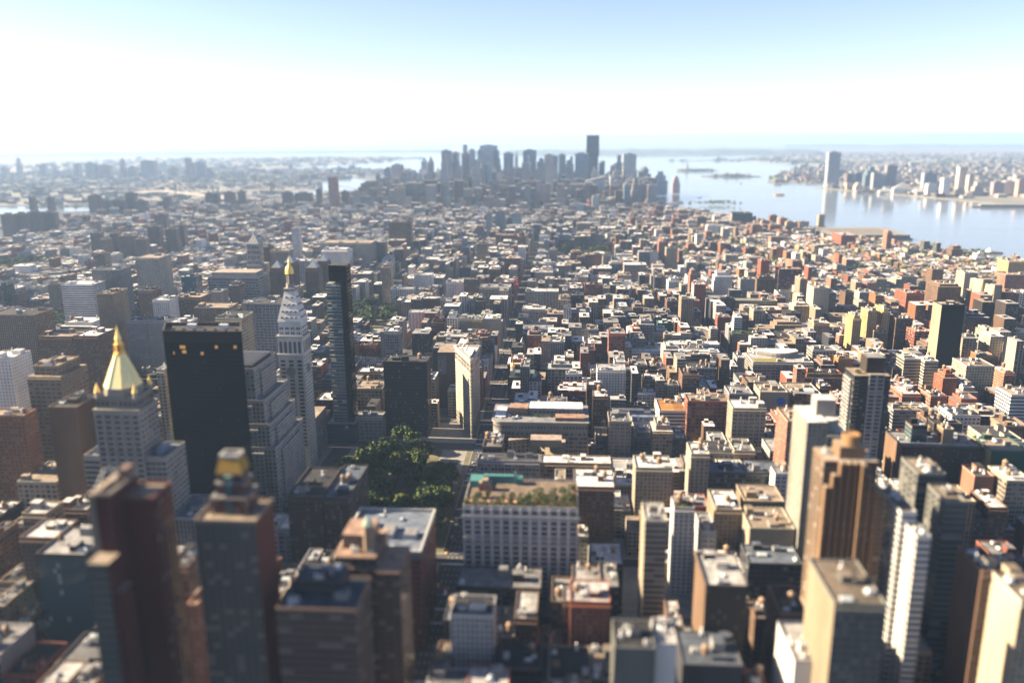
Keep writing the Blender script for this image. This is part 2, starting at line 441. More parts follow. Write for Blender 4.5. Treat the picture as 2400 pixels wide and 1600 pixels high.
def sheet(name, poly, mat, h, kind='structure', skirt=3.0, clip=60000, step=None):
    """a piece of land following the curve of the earth, with a quay edge; meshed on a polar-free grid"""
    import bmesh
    bm = bmesh.new()
    vs = [bm.verts.new((x, y, 0)) for x, y in poly]
    bm.faces.new(vs)
    if step:
        xs = [p[0] for p in poly]; ys = [p[1] for p in poly]
        for ax, lo, hi in ((0, min(xs), max(xs)), (1, min(ys), max(ys))):
            k = math.ceil(lo/step)*step
            while k < hi:
                nrm = (1, 0, 0) if ax == 0 else (0, 1, 0)
                bmesh.ops.bisect_plane(bm, geom=bm.verts[:]+bm.edges[:]+bm.faces[:], plane_co=tuple(k*v for v in nrm), plane_no=nrm)
                k += step
    bmesh.ops.triangulate(bm, faces=bm.faces[:])
    for v in bm.verts: v.co.z = gz(v.co.x, v.co.y)+h
    be = [e for e in bm.edges if len(e.link_faces) == 1]
    if skirt:
        ex = bmesh.ops.extrude_edge_only(bm, edges=be)
        for g in ex['geom']:
            if isinstance(g, bmesh.types.BMVert): g.co.z -= skirt
    bmesh.ops.recalc_face_normals(bm, faces=bm.faces[:])
    me = bpy.data.meshes.new(name); bm.to_mesh(me); bm.free()
    me.materials.append(mat)
    o = bpy.data.objects.new(name, me); COL.objects.link(o); o['kind'] = kind
    return o
ASPH = ground_mat('asphalt', (.042, .042, .044), (.062, .06, .058), .03)
LANDM = ground_mat('far_ground', (.10, .105, .085), (.22, .20, .17), .0016)
PARKM = ground_mat('park_ground', (.045, .06, .025), (.16, .13, .09), .02)
PAVE = ground_mat('pavement_concrete', (.15, .145, .135), (.22, .21, .19), .2)
sheet('ground', MANH, ASPH, 0.0, step=800, skirt=4)
sheet('terrain', BKLN, LANDM, -0.5, step=3000)
sheet('terrain', NJ, LANDM, -0.5, step=4000)
sheet('terrain', STAT, LANDM, 3, step=3000)
sheet('terrain', SHORE, LANDM, 3, step=5000)
def island(lat, lon, a, b_, rot, n=24):
    cx, cy = ll(lat, lon)
    pts = []
    for i in range(n):
        t = 2*math.pi*i/n; r_ = 1+.12*math.sin(3*t+a)
        px, py = a*r_*math.cos(t), b_*r_*math.sin(t)
        pts.append((cx+px*math.cos(rot)-py*math.sin(rot), cy+px*math.sin(rot)+py*math.cos(rot)))
    return pts
ISL = {}
for nm, la, lo, a, b_, ro in (('governors', 40.6895, -74.0165, 760, 330, .5), ('liberty', 40.6897, -74.0450, 210, 130, .3), ('ellis', 40.6992, -74.0398, 230, 150, .1)):
    ISL[nm] = island(la, lo, a, b_, ro); sheet('island_land', ISL[nm], PARKM, .5)
# water: one curved disc
m, t, n, l, b = new_mat('water')
b.inputs['Base Color'].default_value = (.14, .16, .175, 1); b.inputs['Roughness'].default_value = .1; b.inputs['IOR'].default_value = 1.33
g = n.new('ShaderNodeNewGeometry')
no = n.new('ShaderNodeTexNoise'); no.inputs['Scale'].default_value = .004; no.inputs['Detail'].default_value = 9; no.inputs['Roughness'].default_value = .7
mp = n.new('ShaderNodeMapping'); mp.inputs['Scale'].default_value = (.35, 1.6, 1); l.new(g.outputs['Position'], mp.inputs['Vector'])
l.new(mp.outputs[0], no.inputs['Vector'])
l.new(math_node(n, l, 'MULTIPLY_ADD', no.outputs[0], .22, .0), b.inputs['Roughness'])
bp = n.new('ShaderNodeBump'); bp.inputs['Strength'].default_value = .035; bp.inputs['Distance'].default_value = 6
l.new(no.outputs[0], bp.inputs['Height']); l.new(bp.outputs[0], b.inputs['Normal'])
WATER = m
vs, fs = [(0, 0, -3.0)], []
rad = [400, 800, 1500, 2500, 4000, 6000, 8000, 11000, 15000, 20000, 26000, 34000, 44000, 56000, 70000]
NS = 96
for r_ in rad:
    for i in range(NS):
        t = 2*math.pi*i/NS; vs.append((r_*math.cos(t), r_*math.sin(t), -3.0+gz(r_, 0)))
for i in range(NS): fs.append((0, 1+i, 1+(i+1) % NS))
for k in range(len(rad)-1):
    a = 1+k*NS
    for i in range(NS): fs.append((a+i, a+NS+i, a+NS+(i+1) % NS, a+(i+1) % NS))
me = bpy.data.meshes.new('water'); me.from_pydata(vs, [], fs); me.materials.append(WATER)
for p in me.polygons: p.use_smooth = True
o = bpy.data.objects.new('water', me); COL.objects.link(o); o['kind'] = 'structure'
# low far hills that close the horizon
HILLM = ground_mat('hills_wood', (.05, .065, .045), (.10, .11, .08), .0006)
def hills(poly_line, width, height, seed):
    r = random.Random(seed); b = MB()
    n = len(poly_line)
    prof = [height*(.45+.55*r.random()) for _ in range(n)]
    for i in range(n-1):
        (x0, y0), (x1, y1) = poly_line[i], poly_line[i+1]
        for k in range(5):
            f0, f1 = k/5, (k+1)/5
            def pt(x, y, hh, f):
                d = math.hypot(x, y); ux, uy = x/d, y/d; off = (f-.5)*width
                X, Y = x+ux*off, y+uy*off
                return (X, Y, gz(X, Y)+hh*math.sin(math.pi*f)-1)
            b.face([pt(x0, y0, prof[i], f0), pt(x1, y1, prof[i+1], f0), pt(x1, y1, prof[i+1], f1), pt(x0, y0, prof[i], f1)], HILLM, (.1, .1, .1))
    o = b.build('hills'); o['kind'] = 'structure'
def arc(d, a0, a1, n):
    return [(d*math.sin(R(a0+(a1-a0)*i/n)), d*math.cos(R(a0+(a1-a0)*i/n))) for i in range(n+1)]
hills(arc(17500, -4, 16, 24), 5000, 85, 3)
hills(arc(30000, 14, 50, 40), 7000, 80, 5)
hills(arc(21000, -48, -8, 40), 5000, 45, 8)

# ------------------------------------------------------------------ streets: avenues along Y, streets along X
AVE = {'c': -1750, 'b': -1550, 'a': -1345, '1': -1140, '2': -912, '3': -696, 'lex': -540, 'park': -386, 'mad': -232, '5': -83, '6': 234, '7': 515, '8': 799, '9': 1083, '10': 1366, '11': 1650}
def street_y(n): return 913+(22-n)*80.5
AX = sorted(AVE.values())
def bway(y): return -83-(y-845)*.47 if y < 1310 else (-302-(y-1310)*.12 if y < 2000 else -385+(y-2000)*.17)

# ------------------------------------------------------------------ landmark buildings
def lm(phrase, x, y, z):
    p = proj(x, y, z); LMK.append((phrase, p[0], p[1]))

# golden pyramid tower
def golden_pyramid_tower():
    cx, cy = -305, 541
    t = thing('pyramid_tower', 'limestone office tower crowned by a tall golden eight-sided pyramid and lantern', 'building', (0, 0, 0))
    W, L = wall_mat('blank'), C['ls']
    lc = (.66, .62, .56)
    h = 16
    hy = 13
    b = MB()
    b.box(cx-42, cx+42, cy-hy-14, cy+45, 0, 40, wall_mat('pair'), lc, ROOF, RC['g'])
    b.build('base_block', t)
    b = MB()
    b.prism(rect(cx-h, cx+h, cy-hy, cy+hy), 40, 138, W, lc, ROOF, RC['g'], mats=[W, wall_mat('pair'), wall_mat('pair'), wall_mat('pair')], bay=5.6, fl=3.9)
    for k in range(6):     # piers on the front
        x = cx-h+.6+k*(2*h-1.2)/5
        b.box(x-.55, x+.55, cy-hy-.7, cy-hy-.02, 40, 136, TRIM, (.49, .46, .41))
    b.build('tower', t)
    b = MB()
    b.box(cx-h-.8, cx+h+.8, cy-hy-.9, cy+hy+.8, 138, 139.4, TRIM, (.42, .39, .34)); b.build('cornice', t)
    b = MB(); b.box(cx-h-.6, cx+h+.6, cy-hy-.75, cy+hy+.6, 108, 109, TRIM, (.42, .39, .34)); b.build('cornice', t)
    b = MB(); q = h-1.5; qy = hy-1.2
    b.prism(rect(cx-q, cx+q, cy-qy, cy+qy), 139.4, 147, wall_mat('pair'), (.40, .36, .31), ROOF, RC['g'], bay=3.4, fl=6, top=1)
    b.build('belvedere', t)
    b = MB(); parapet(b, cx-q, cx+q, cy-qy, cy+qy, 147, 1.6, (.36, .33, .29)); b.build('parapet', t)
    for sx in (-1, 1):
        for sy in (-1, 1):
            b = MB(); x, y = cx+sx*(q-1.2), cy+sy*(qy-1.2)
            b.lathe(x, y, [(1.9, 147), (1.9, 151)], 8, TRIM, (.5, .47, .42)); tu = b.build('turret', t)
            b = MB(); b.lathe(x, y, [(2.1, 151), (1.6, 152.6), (.5, 156), (.1, 158)], 8, GOLD, (.80, .56, .17)); b.build('turret_cap', tu)
    b = MB(); o8 = ring(cx, cy, 12.6, 8, R(22.5)); b.prism(o8, 147.02, 153.5, TRIM, (.45, .42, .37), ROOF, RC['g']); b.build('drum', t)
    b = MB(); b.frustum(ring(cx, cy, 12.4, 8, R(22.5)), 153.5, ring(cx, cy, 3.5, 8, R(22.5)), 175.5, GOLD, (.76, .66, .32))
    p = b.build('pyramid', t)
    b = MB()
    for i in range(8):
        a0 = R(22.5)+i*math.pi/4
        b.tube((cx+12.5*math.cos(a0), cy+12.5*math.sin(a0), 153.4), (cx+3.55*math.cos(a0), cy+3.55*math.sin(a0), 175.5), .32, .22, GOLD, (.85, .62, .2), 5)
    b.build('ridge', p)
    b = MB(); b.lathe(cx, cy, [(4.0, 175.5), (4.0, 176.6), (3.0, 176.7), (3.0, 177.2)], 8, GOLD, (.8, .5, .12))
    for i in range(8):
        a0 = i*math.pi/4
        b.tube((cx+2.8*math.cos(a0), cy+2.8*math.sin(a0), 177.2), (cx+2.6*math.cos(a0), cy+2.6*math.sin(a0), 182), .5, .5, GOLD, (.8, .5, .12), 5)
    b.lathe(cx, cy, [(1.5, 177.2), (1.5, 182)], 8, PAINT, (.03, .02, .01))
    b.lathe(cx, cy, [(3.2, 182), (3.2, 182.8), (2.3, 183), (2.0, 186)], 8, GOLD, (.8, .5, .12)); b.lathe(cx, cy, [(2.3, 186), (1.5, 188.5), (.5, 193), (.08, 195.5)], 8, GOLD, (.85, .62, .2))
    b.build('lantern', t)
    for s in (-1, 1):
        x0, x1 = (cx+h+.1, cx+h+15) if s > 0 else (cx-h-12, cx-h-.1)
        z = 104
        b = MB(); b.prism(rect(x0, x1, cy-hy+1, cy+18), 40, z, W, lc, ROOF, RC['b'], mats=[W]+[wall_mat('pair')]*3, bay=5.4, fl=3.9)
        wg = b.build('wing', t)
        b = MB(); parapet(b, x0, x1, cy-hy+1, cy+18, z, 1.4, (.45, .42, .37)); b.box(x0+5, x1-6, cy-6, cy+8, z, z+5, PAINT, (.12, .15, .2)); b.build('parapet', wg)
        add_windows(t, (x0, cy-hy+1), (1, 0), x1-x0, 44, z-2, 4, 15, 3.2, 2.1, 2, limit=45)
        if s > 0:
            b = MB()
            for k in range(3): b.tube((x1-3-k*3, cy+4+k*4, z), (x1-3-k*3, cy+4+k*4, z+14+3*k), .16, .06, PAINT, (.5, .5, .5))
            b.build('antenna', wg)
    add_windows(t, (cx-h, cy-hy), (1, 0), 2*h, 42, 136, 5, 24, 3.6, 2.2, 2, limit=100)
    claim(cx-42, cx+42, cy-hy-14, cy+45); lm('the golden pyramid', cx, cy-hy, 120)
golden_pyramid_tower()

# black glass slab
def black_slab():
    x0, _ = PY(381, 777, 615); x1, zt = PY(566, 777, 615); y0, y1 = 615, 645
    t = thing('glass_slab_tower', 'huge flat-topped black glass office slab with a few golden painted sun glints', 'building')
    sk = [(x0, y0), (x1, y0), (x1-12, y1), (x0-12, y1)]
    b = MB(); b.prism(sk, 0, zt-9, wall_mat('black'), (.008, .0075, .008), bay=1.8, fl=3.6, top=0); b.build('curtain_wall', t)
    b = MB(); b.prism(sk, zt-9, zt, ROOF, (.02, .016, .014)); b.build('crown_band', t)
    b = MB(); b.face([(p[0], p[1], zt-2.5) for p in sk], ROOF, RC['k']); b.build('roof', t)
    b = MB(); cxx, cyy = (x0+x1)/2-6, (y0+y1)/2
    inn = [(cxx+(p[0]-cxx)*.975, cyy+(p[1]-cyy)*.95) for p in sk]
    for i in range(4):
        j = (i+1) % 4
        b.face([(*sk[i], zt+.3), (*sk[j], zt+.3), (*inn[j], zt+.3), (*inn[i], zt+.3)], TRIM, (.16, .13, .11)); b.face([(*inn[j], zt-2.4), (*inn[i], zt-2.4), (*inn[i], zt+.3), (*inn[j], zt+.3)], TRIM, (.1, .085, .07)); b.face([(*sk[i], zt), (*sk[j], zt), (*sk[j], zt+.3), (*sk[i], zt+.3)], TRIM, (.1, .085, .07))
    b.build('parapet', t)
    for k in range(7):
        b = MB(); x = x0+6+k*(x1-x0-12)/6
        b.box(x-.9, x+.9, y0+5, y0+7, zt-2.4, zt+1.2, PAINT, (.12, .1, .09)); b.build('roof_unit', t)
    for k in range(2):
        b = MB(); b.box(x0+10+k*26, x0+17+k*26, y1-9, y1-6, zt-2.4, zt+.6, PAINT, (.6, .6, .6)); b.build('roof_unit', t)
    lit = emit_mat('sun_glint_glow', (1.0, .50, .13), .045)  # glowing panes standing in for sun reflections on the glass
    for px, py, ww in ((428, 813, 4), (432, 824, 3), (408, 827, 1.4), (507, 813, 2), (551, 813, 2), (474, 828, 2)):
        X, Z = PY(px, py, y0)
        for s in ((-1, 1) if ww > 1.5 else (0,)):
            b = MB(); b.box(X+s*ww*.28-ww*.22, X+s*ww*.28+ww*.22, y0-.06, y0-.01, Z-1.2, Z+1.2, lit, (1, 1, 1)); b.build('glint_pane', t)
    claim(x0, x1, y0, y1+14); lm('the black slab', (x0+x1)/2, y0, 90)
black_slab()

# stepped limestone block
def stepped_limestone():
    t = thing('stepped_office_block', 'pale limestone office block stepping down in many setbacks behind black slab', 'building')
    W = wall_mat('punch'); lc = (.66, .62, .58)
    tiers = [(-330, -246, 664, 742, 0, 60), (-326, -251, 667, 738, 60, 80), (-321, -256, 671, 735, 80, 100), (-316, -264, 675, 730, 100, 127)]
    for i, (a, b_, c, d, z0, z1) in enumerate(tiers):
        b = MB(); b.prism(rect(a, b_, c, d), z0, z1, W, lc, ROOF, RC['g' if i < 3 else 'k'], bay=3.7, fl=3.6, top=1.6)
        # projecting piers give the faceted corners
        for q in ((a+10, a+22), (b_-22, b_-10)): b.prism(rect(q[0], q[1], c-2.2, c-.02), z0, z1-4, W, lc, ROOF, RC['g'], bay=3.7, fl=3.6, top=1.6)
        b.prism(rect(b_+.02, b_+2.2, c+12, d-14), z0, z1-5, W, lc, ROOF, RC['g'], bay=3.7, fl=3.6, top=1.6)
        tr = b.build('tier', t)
        b = MB(); parapet(b, a, b_, c, d, z1, 1.1, (.5, .47, .43)); b.build('parapet', tr)
    a, b_, c, d = -313, -267, 678, 727
    b = MB(); b.box(a, b_, c, d, 127.02, 130, PAINT, (.06, .06, .07))
    for k in range(9): b.box(a+1, b_-1, c+2+k*5, c+3.5+k*5, 130, 131, PAINT, (.12, .12, .13))
    b.build('roof_plant', t)
    claim(-332, -244, 660, 745); lm('the stepped limestone block', -275, 664, 70)
stepped_limestone()

# clock tower
def clock_tower():
    Y = 762.0
    xl, z1 = PY(649, 787, Y); xr, _ = PY(708, 787, Y); D = xr-xl; y0, y1 = Y, Y+D*1.02
    cx, cy = (xl+xr)/2, (y0+y1)/2
    t = thing('clock_tower', 'tall white stone clock tower with pyramid top and gilded cupola', 'building')
    W, c = wall_mat('punch'), (1.0, .96, .88)
    B = wall_mat('blank')
    def zz(py, yy=None): return PY(690, py, yy or Y)[1]
    zl0, zl1 = zz(828), zz(800)       # arcade
    b = MB(); b.prism(rect(xl, xr, y0, y1), 0, zl0-2, B, c, mats=[B, W, W, W], bay=3.4, fl=3.9, top=1); b.build('shaft', t)
    add_windows(t, (xl, y0), (1, 0), D, zz(1046), zz(842), 3, max(8, round((zz(842)-zz(1046))/3.9)), 4.6, 2.1, 3, frame=(.5, .48, .44), limit=90)
    b = MB(); b.box(xl-.9, xr+.9, y0-.9, y1+.9, zl0-2, zl0-.6, TRIM, c); b.build('string_course', t)
    b = MB(); b.box(xl-1.3, xr+1.3, y0-1.3, y1+1.3, z1-1.2, z1, TRIM, (.55, .53, .49), ROOF, RC['g']); b.build('cornice', t)
    b = MB(); b.prism(rect(xl+.02, xr-.02, y0+.02, y1-.02), zl0-.6, z1-1.2, TRIM, c); lg = b.build('loggia', t)
    for s in range(5):
        x = xl+D*(.13+.185*s); hw = 1.45
        b = MB(); pts = [(x-hw, zl0)] + [(x+hw, zl0)] + [(x+hw*math.cos(a), zl1-hw+hw*math.sin(a)) for a in [math.pi*i/6 for i in range(7)]]
        b.face([(p, y0-.08, q) for p, q in pts], GLASS, (.10, .095, .09)); b.build('arch', lg)
        yy = y0+(y1-y0)*(.13+.185*s)
        b = MB(); pts = [(yy-hw, zl0)] + [(yy+hw, zl0)] + [(yy+hw*math.cos(a), zl1-hw+hw*math.sin(a)) for a in [math.pi*i/6 for i in range(7)]]
        b.face([(xr+.08, p, q) for p, q in pts], GLASS, (.10, .095, .09)); b.build('arch', lg)
    # upper white block
    ux0, _ = PY(653, 770, Y+1.5); ux1, z2 = PY(704, 754, Y+1.5); yb1 = y1-1.5
    b = MB(); b.prism(rect(ux0, ux1, y0+1.5, yb1), z1, z2, wall_mat('pair'), (1.3, 1.28, 1.22), ROOF, RC['g'], bay=5.6, fl=5, top=4.5); b.build('attic', t)
    tz = zz(680, cy)
    b = MB(); pl, _ = PY(665, 680, cy-4); k = cx-pl
    p0 = rect(ux0-.7, ux1+.7, y0+.8, yb1+.7); p1 = rect(cx-4.6, cx+4.6, cy-4.6, cy+4.6)
    b.frustum(p0, z2, p1, tz, TRIM, (1.15, 1.13, 1.08)); py_ = b.build('pyramid_roof', t)
    # dormer eyes on the pyramid
    for row, nn in ((.10, 4), (.30, 4), (.52, 3), (.76, 2)):
        for side in (0, 1):
            for i in range(nn):
                f = (i+.5)/nn-.5
                if side == 0:
                    yy = p0[0][1]+(p1[0][1]-p0[0][1])*row; hw = (p0[1][0]-p0[0][0])/2*(1-row)+4.6*row
                    pos = (cx+f*1.7*hw, yy-.35, z2+(tz-z2)*row+1)
                else:
                    xx = p0[1][0]+(p1[1][0]-p0[1][0])*row; hw = (p0[2][1]-p0[1][1])/2*(1-row)+4.6*row
                    pos = (xx+.35, cy+f*1.7*hw, z2+(tz-z2)*row+1)
                b = MB()
                if side == 0:
                    b.tube((pos[0], pos[1]+1.4, pos[2]), (pos[0], pos[1]-.2, pos[2]), 1.0, 1.0, TRIM, (.6, .59, .56), 8); b.tube((pos[0], pos[1]-.1, pos[2]), (pos[0], pos[1]-.26, pos[2]), .72, .72, GLASS, (.02, .02, .02), 8)
                else:
                    b.tube((pos[0]-1.4, pos[1], pos[2]), (pos[0]+.2, pos[1], pos[2]), 1.0, 1.0, TRIM, (.6, .59, .56), 8); b.tube((pos[0]+.1, pos[1], pos[2]), (pos[0]+.26, pos[1], pos[2]), .72, .72, GLASS, (.02, .02, .02), 8)
                b.build('dormer', py_)
    b = MB(); b.box(cx-5.4, cx+5.4, cy-5.4, cy+5.4, tz, tz+2.4, TRIM, (.5, .48, .44)); b.build('balcony', t)
    za, zb, zc, zd = zz(664, cy), zz(641, cy), zz(620, cy), zz(600, cy)
    b = MB(); b.lathe(cx, cy, [(4.1, tz+2.4), (4.1, za), (3.4, za)], 10, TRIM, (.52, .5, .45))
    for i in range(8):
        a0 = i*math.pi/4; b.tube((cx+3.1*math.cos(a0), cy+3.1*math.sin(a0), za), (cx+3.1*math.cos(a0), cy+3.1*math.sin(a0), zb), .45, .45, TRIM, (.56, .53, .47))
    b.lathe(cx, cy, [(2.2, za), (2.2, zb)], 8, TRIM, (.4, .38, .33)); b.build('lantern', t)
    b = MB(); hd = zc-zb
    b.lathe(cx, cy, [(4.3, zb), (4.3, zb+.6), (3.9, zb+.7), (4.0, zb+hd*.35), (3.4, zb+hd*.62), (2.2, zb+hd*.85), (1.3, zc)], 12, GOLD, (.85, .60, .16)); cu = b.build('cupola', t)
    b = MB(); b.lathe(cx, cy, [(1.5, zc), (1.5, zc+.5), (1.0, zc+.6), (.9, zc+2.4), (1.3, zc+2.6), (.5, zc+4.2), (.12, zd)], 8, GOLD, (.9, .66, .2)); b.build('finial', cu)
    # clock faces with hour marks and hands
    for side in (0, 1):
        if side == 0: xk, zk = PY(682, 871, Y); o, ux, nr = (xk, y0, zk), (1, 0), (0, -1)
        else: o, ux, nr = (xr, (y0+y1)/2, PY(682, 871, Y)[1]+1), (0, 1), (1, 0)
        def cp(a, c_, out): return (o[0]+ux[0]*a+nr[0]*out, o[1]+ux[1]*a+nr[1]*out, o[2]+c_)
        def disc(r, out, col, b):
            b.face([cp(r*math.cos(q), r*math.sin(q), out) for q in [2*math.pi*i/28 for i in range(28)]], TRIM, col)
        b = MB()
        rr = 4.35
        for i in range(28):
            q0, q1 = 2*math.pi*i/28, 2*math.pi*(i+1)/28
            b.face([cp(rr*math.cos(q0), rr*math.sin(q0), .5), cp((rr+.75)*math.cos(q0), (rr+.75)*math.sin(q0), .5), cp((rr+.75)*math.cos(q1), (rr+.75)*math.sin(q1), .5), cp(rr*math.cos(q1), rr*math.sin(q1), .5)], TRIM, (.52, .5, .46))
            b.face([cp((rr+.75)*math.cos(q0), (rr+.75)*math.sin(q0), .5), cp((rr+.75)*math.cos(q0), (rr+.75)*math.sin(q0), 0), cp((rr+.75)*math.cos(q1), (rr+.75)*math.sin(q1), 0), cp((rr+.75)*math.cos(q1), (rr+.75)*math.sin(q1), .5)], TRIM, (.45, .43, .4))
        disc(rr, .35, (.30, .30, .28), b)
        ck = b.build('clock_face', t)
        b = MB()
        for i in range(12):
            q = math.pi*i/6
            d0, d1 = .70*rr, .93*rr; s_, c2 = math.sin(q), math.cos(q)
            b.face([cp(d0*s_-.2*c2, d0*c2+.2*s_, .40), cp(d0*s_+.2*c2, d0*c2-.2*s_, .40), cp(d1*s_+.2*c2, d1*c2-.2*s_, .40), cp(d1*s_-.2*c2, d1*c2+.2*s_, .40)], TRIM, (.06, .06, .06))
        b.build('hour_marks', ck)
        for L_, q, w_ in ((2.3, R(-82), .26), (3.7, R(-40), .17)):
            b = MB(); s_, c2 = math.sin(q), math.cos(q)
            b.face([cp(-w_*c2, w_*s_, .45), cp(w_*c2, -w_*s_, .45), cp(L_*s_+w_*.5*c2, L_*c2-w_*.5*s_, .45), cp(L_*s_-w_*.5*c2, L_*c2+w_*.5*s_, .45)], TRIM, (.04, .04, .04))
            b.build('clock_hand', ck)
    xe, _ = PY(722, 1000, Y); 
    b = MB(); b.prism(rect(xl-22, xl-.05, y0, y1+18), 0, 48, W, (.46, .44, .41), ROOF, RC['g']); b.prism(rect(xl-.04, xr+.0, y1+.05, y1+38), 0, 45, wall_mat('pier'), (.46, .44, .41), ROOF, RC['t']); b.build('annex', t)
    claim(xl-22, xr, y0, y1+38); lm('the white clock tower', cx, y0, 110)
clock_tower()

# slender glass tower
def slender_glass_tower():
    Y = 842.0
    xa, zt = PY(769, 622, Y); xb, _ = PY(811, 622, Y); xm, zg = PY(798, 665, Y)
    x0, _ = PY(766, 700, Y); x1, _ = PY(818, 760, Y)
    t = thing('glass_condo_tower', 'slender green glass apartment tower with a dark bronze top and dark shaft', 'building')
    G = wall_mat('glass'); y1 = Y+18
    b = MB(); b.prism(rect(x0, xm, Y, y1), 22, zg, G, (.30, .33, .33), ROOF, RC['g'], bay=5.2, fl=3.5, top=0); b.build('glass_pod', t)
    b = MB()
    k = 0; z = 24
    while z < zg-2:
        b.box(x0-.5, xm+.02, Y-.7, Y-.02, z, z+.45, TRIM, (.62, .63, .62)); z += 3.5 if k % 5 != 4 else 5.4; k += 1
    b.build('floor_edge', t)
    b = MB(); b.prism(rect(xm+.02, x1, Y+.6, y1), 22, zg+2, wall_mat('black'), (.014, .011, .010), ROOF, RC['k']); b.build('dark_shaft', t)
    b = MB(); b.prism(rect(xa, xb, Y+.4, y1-.4), zg+2.0, zt, wall_mat('black'), (.02, .013, .009), ROOF, RC['k'], top=0); b.build('crown', t)
    b = MB()
    for i in range(4): b.tube((xa+1+i*4, Y+3, zt-2), (xa+4+i*4, Y+9, zt+2.4), .25, .2, PAINT, (.2, .19, .18))
    b.build('roof_frame', t)
    z = 34
    for i in range(22):
        if i % 5 != 4:
            b = MB(); b.box(x0+.9, x0+rng.uniform(3, 6.5), Y-.06, Y-.01, z, z+rng.uniform(1.2, 2.2), PAINT, (.55, .42, .2)); b.build('amber_blind', t)
        z += 5.6
    b = MB(); b.box(x0-6, x1+3, Y-6, y1+14, 0, 22, wall_mat('glass'), (.1, .13, .16), ROOF, RC['g']); b.build('podium', t)
    claim(x0-6, x1+3, Y-6, y1+14); lm('the thin glass tower', (x0+xm)/2, Y, 100)
slender_glass_tower()

# triangular wedge building
def wedge_building():
    t = thing('wedge_building', 'cream triangular building with rounded narrow prow between two avenues', 'building')
    px, py = -98.0, 857.0
    H = PY(1105, 843, py)[1]
    e0, e1 = PY(1066, 822, py+58)[0], PY(1124, 822, py+58)[0]
    L = 60
    lx, rx = e0, e1
    nose = [(px+1.9*math.cos(a), py+1.9+1.9*math.sin(a)) for a in [math.pi+math.pi*i/6 for i in range(7)]]
    poly = nose+[(rx, py+L), (lx, py+L)]
    def shrink(k): 
        mx, my = sum(p[0] for p in poly)/len(poly), sum(p[1] for p in poly)/len(poly)
        return [(mx+(p[0]-mx)*k, my+(p[1]-my)*k) for p in poly]
    c = (.85, .76, .60)
    P2, B = wall_mat('punch'), wall_mat('blank')
    b = MB(); b.prism(poly, 0, 16, wall_mat('pair'), (.48, .43, .35), bay=3, fl=5); b.build('base', t)
    b = MB(); b.prism(shrink(.995), 16, H-17, P2, c, bay=2.6, fl=3.8, top=.5); b.build('shaft', t)
    b = MB(); b.prism(shrink(1.02), H-17, H-16, TRIM, c); b.prism(poly, H-16, H-3, wall_mat('pair'), (.88, .79, .63), bay=3.4, fl=6, top=1.2); b.build('upper_storeys', t)
    b = MB(); b.prism(shrink(1.07), H-3, H-1.2, TRIM, (.66, .61, .52)); b.prism(shrink(1.10), H-1.2, H-.4, TRIM, (.68, .63, .55), ROOF, RC['w']); b.build('cornice', t)
    b = MB()
    s1, s2 = shrink(1.02), shrink(.94)
    for i in range(len(s1)):
        j = (i+1) % len(s1); b.face([(*s1[i], H+1.0), (*s1[j], H+1.0), (*s2[j], H+1.0), (*s2[i], H+1.0)], TRIM, (.7, .66, .6))
        b.face([(*s1[i], H-.4), (*s1[j], H-.4), (*s1[j], H+1.0), (*s1[i], H+1.0)], TRIM, (.66, .61, .52)); b.face([(*s2[j], H-.4), (*s2[i], H-.4), (*s2[i], H+1.0), (*s2[j], H+1.0)], TRIM, (.66, .61, .52))
    b.build('parapet', t)
    b = MB(); q = shrink(.55); b.prism(q, H-.3, H+3.4, B, (.6, .56, .5), ROOF, RC['w']); b.build('penthouse', t)
    for k in range(6):
        b = MB(); x = (lx+rx)/2+(-1)**k*2.5; y = py+26+k*4.5
        b.lathe(x, y, [(1.2, H+3.4), (1.2, H+4.6), (.3, H+5.4)], 8, PAINT, (.4, .4, .4)); b.build('roof_vent', t)
    # window parts along the sunny side and the avenue side
    for (a, d_) in ((poly[-1], nose[0]), (nose[-1], poly[-2])):
        dx, dy = d_[0]-a[0], d_[1]-a[1]; L_ = math.hypot(dx, dy)
        add_windows(t, a, (dx/L_, dy/L_), L_, H-15, H-4, 13, 1, 2.2, 7.0, 1, frame=(.6, .55, .45), limit=26)
    claim(lx-1, rx+1, py, py+L); lm('the wedge building', px, py+3, 55)
wedge_building()

# white office block with a roof garden
def leaf_cloud(b, cx, cy, cz, rx, ry, rz, n, size, r, cols):
    for _ in range(n):
        while True:
            u, v, w_ = r.uniform(-1, 1), r.uniform(-1, 1), r.uniform(-1, 1)
            d = u*u+v*v+w_*w_
            if .12 < d < 1: break
        p = Vector((cx+u*rx, cy+v*ry, cz+w_*rz))
        a = Vector((r.gauss(0, 1), r.gauss(0, 1), r.gauss(0, 1))).normalized(); e = a.orthogonal().normalized(); f = a.cross(e)
        s = size*r.uniform(.6, 1.4); c = r.choice(cols); k = r.uniform(.7, 1.3)
        b.face([tuple(p+e*s), tuple(p+f*s*.8), tuple(p-e*s), tuple(p-f*s*.8)], LEAF, tuple(v_*k for v_ in c))
GREENS = [(.045, .07, .014), (.06, .085, .015), (.036, .058, .012), (.085, .10, .018), (.03, .048, .010)]
AUTUMN = [(.10, .12, .02), (.16, .12, .02), (.20, .09, .02)]
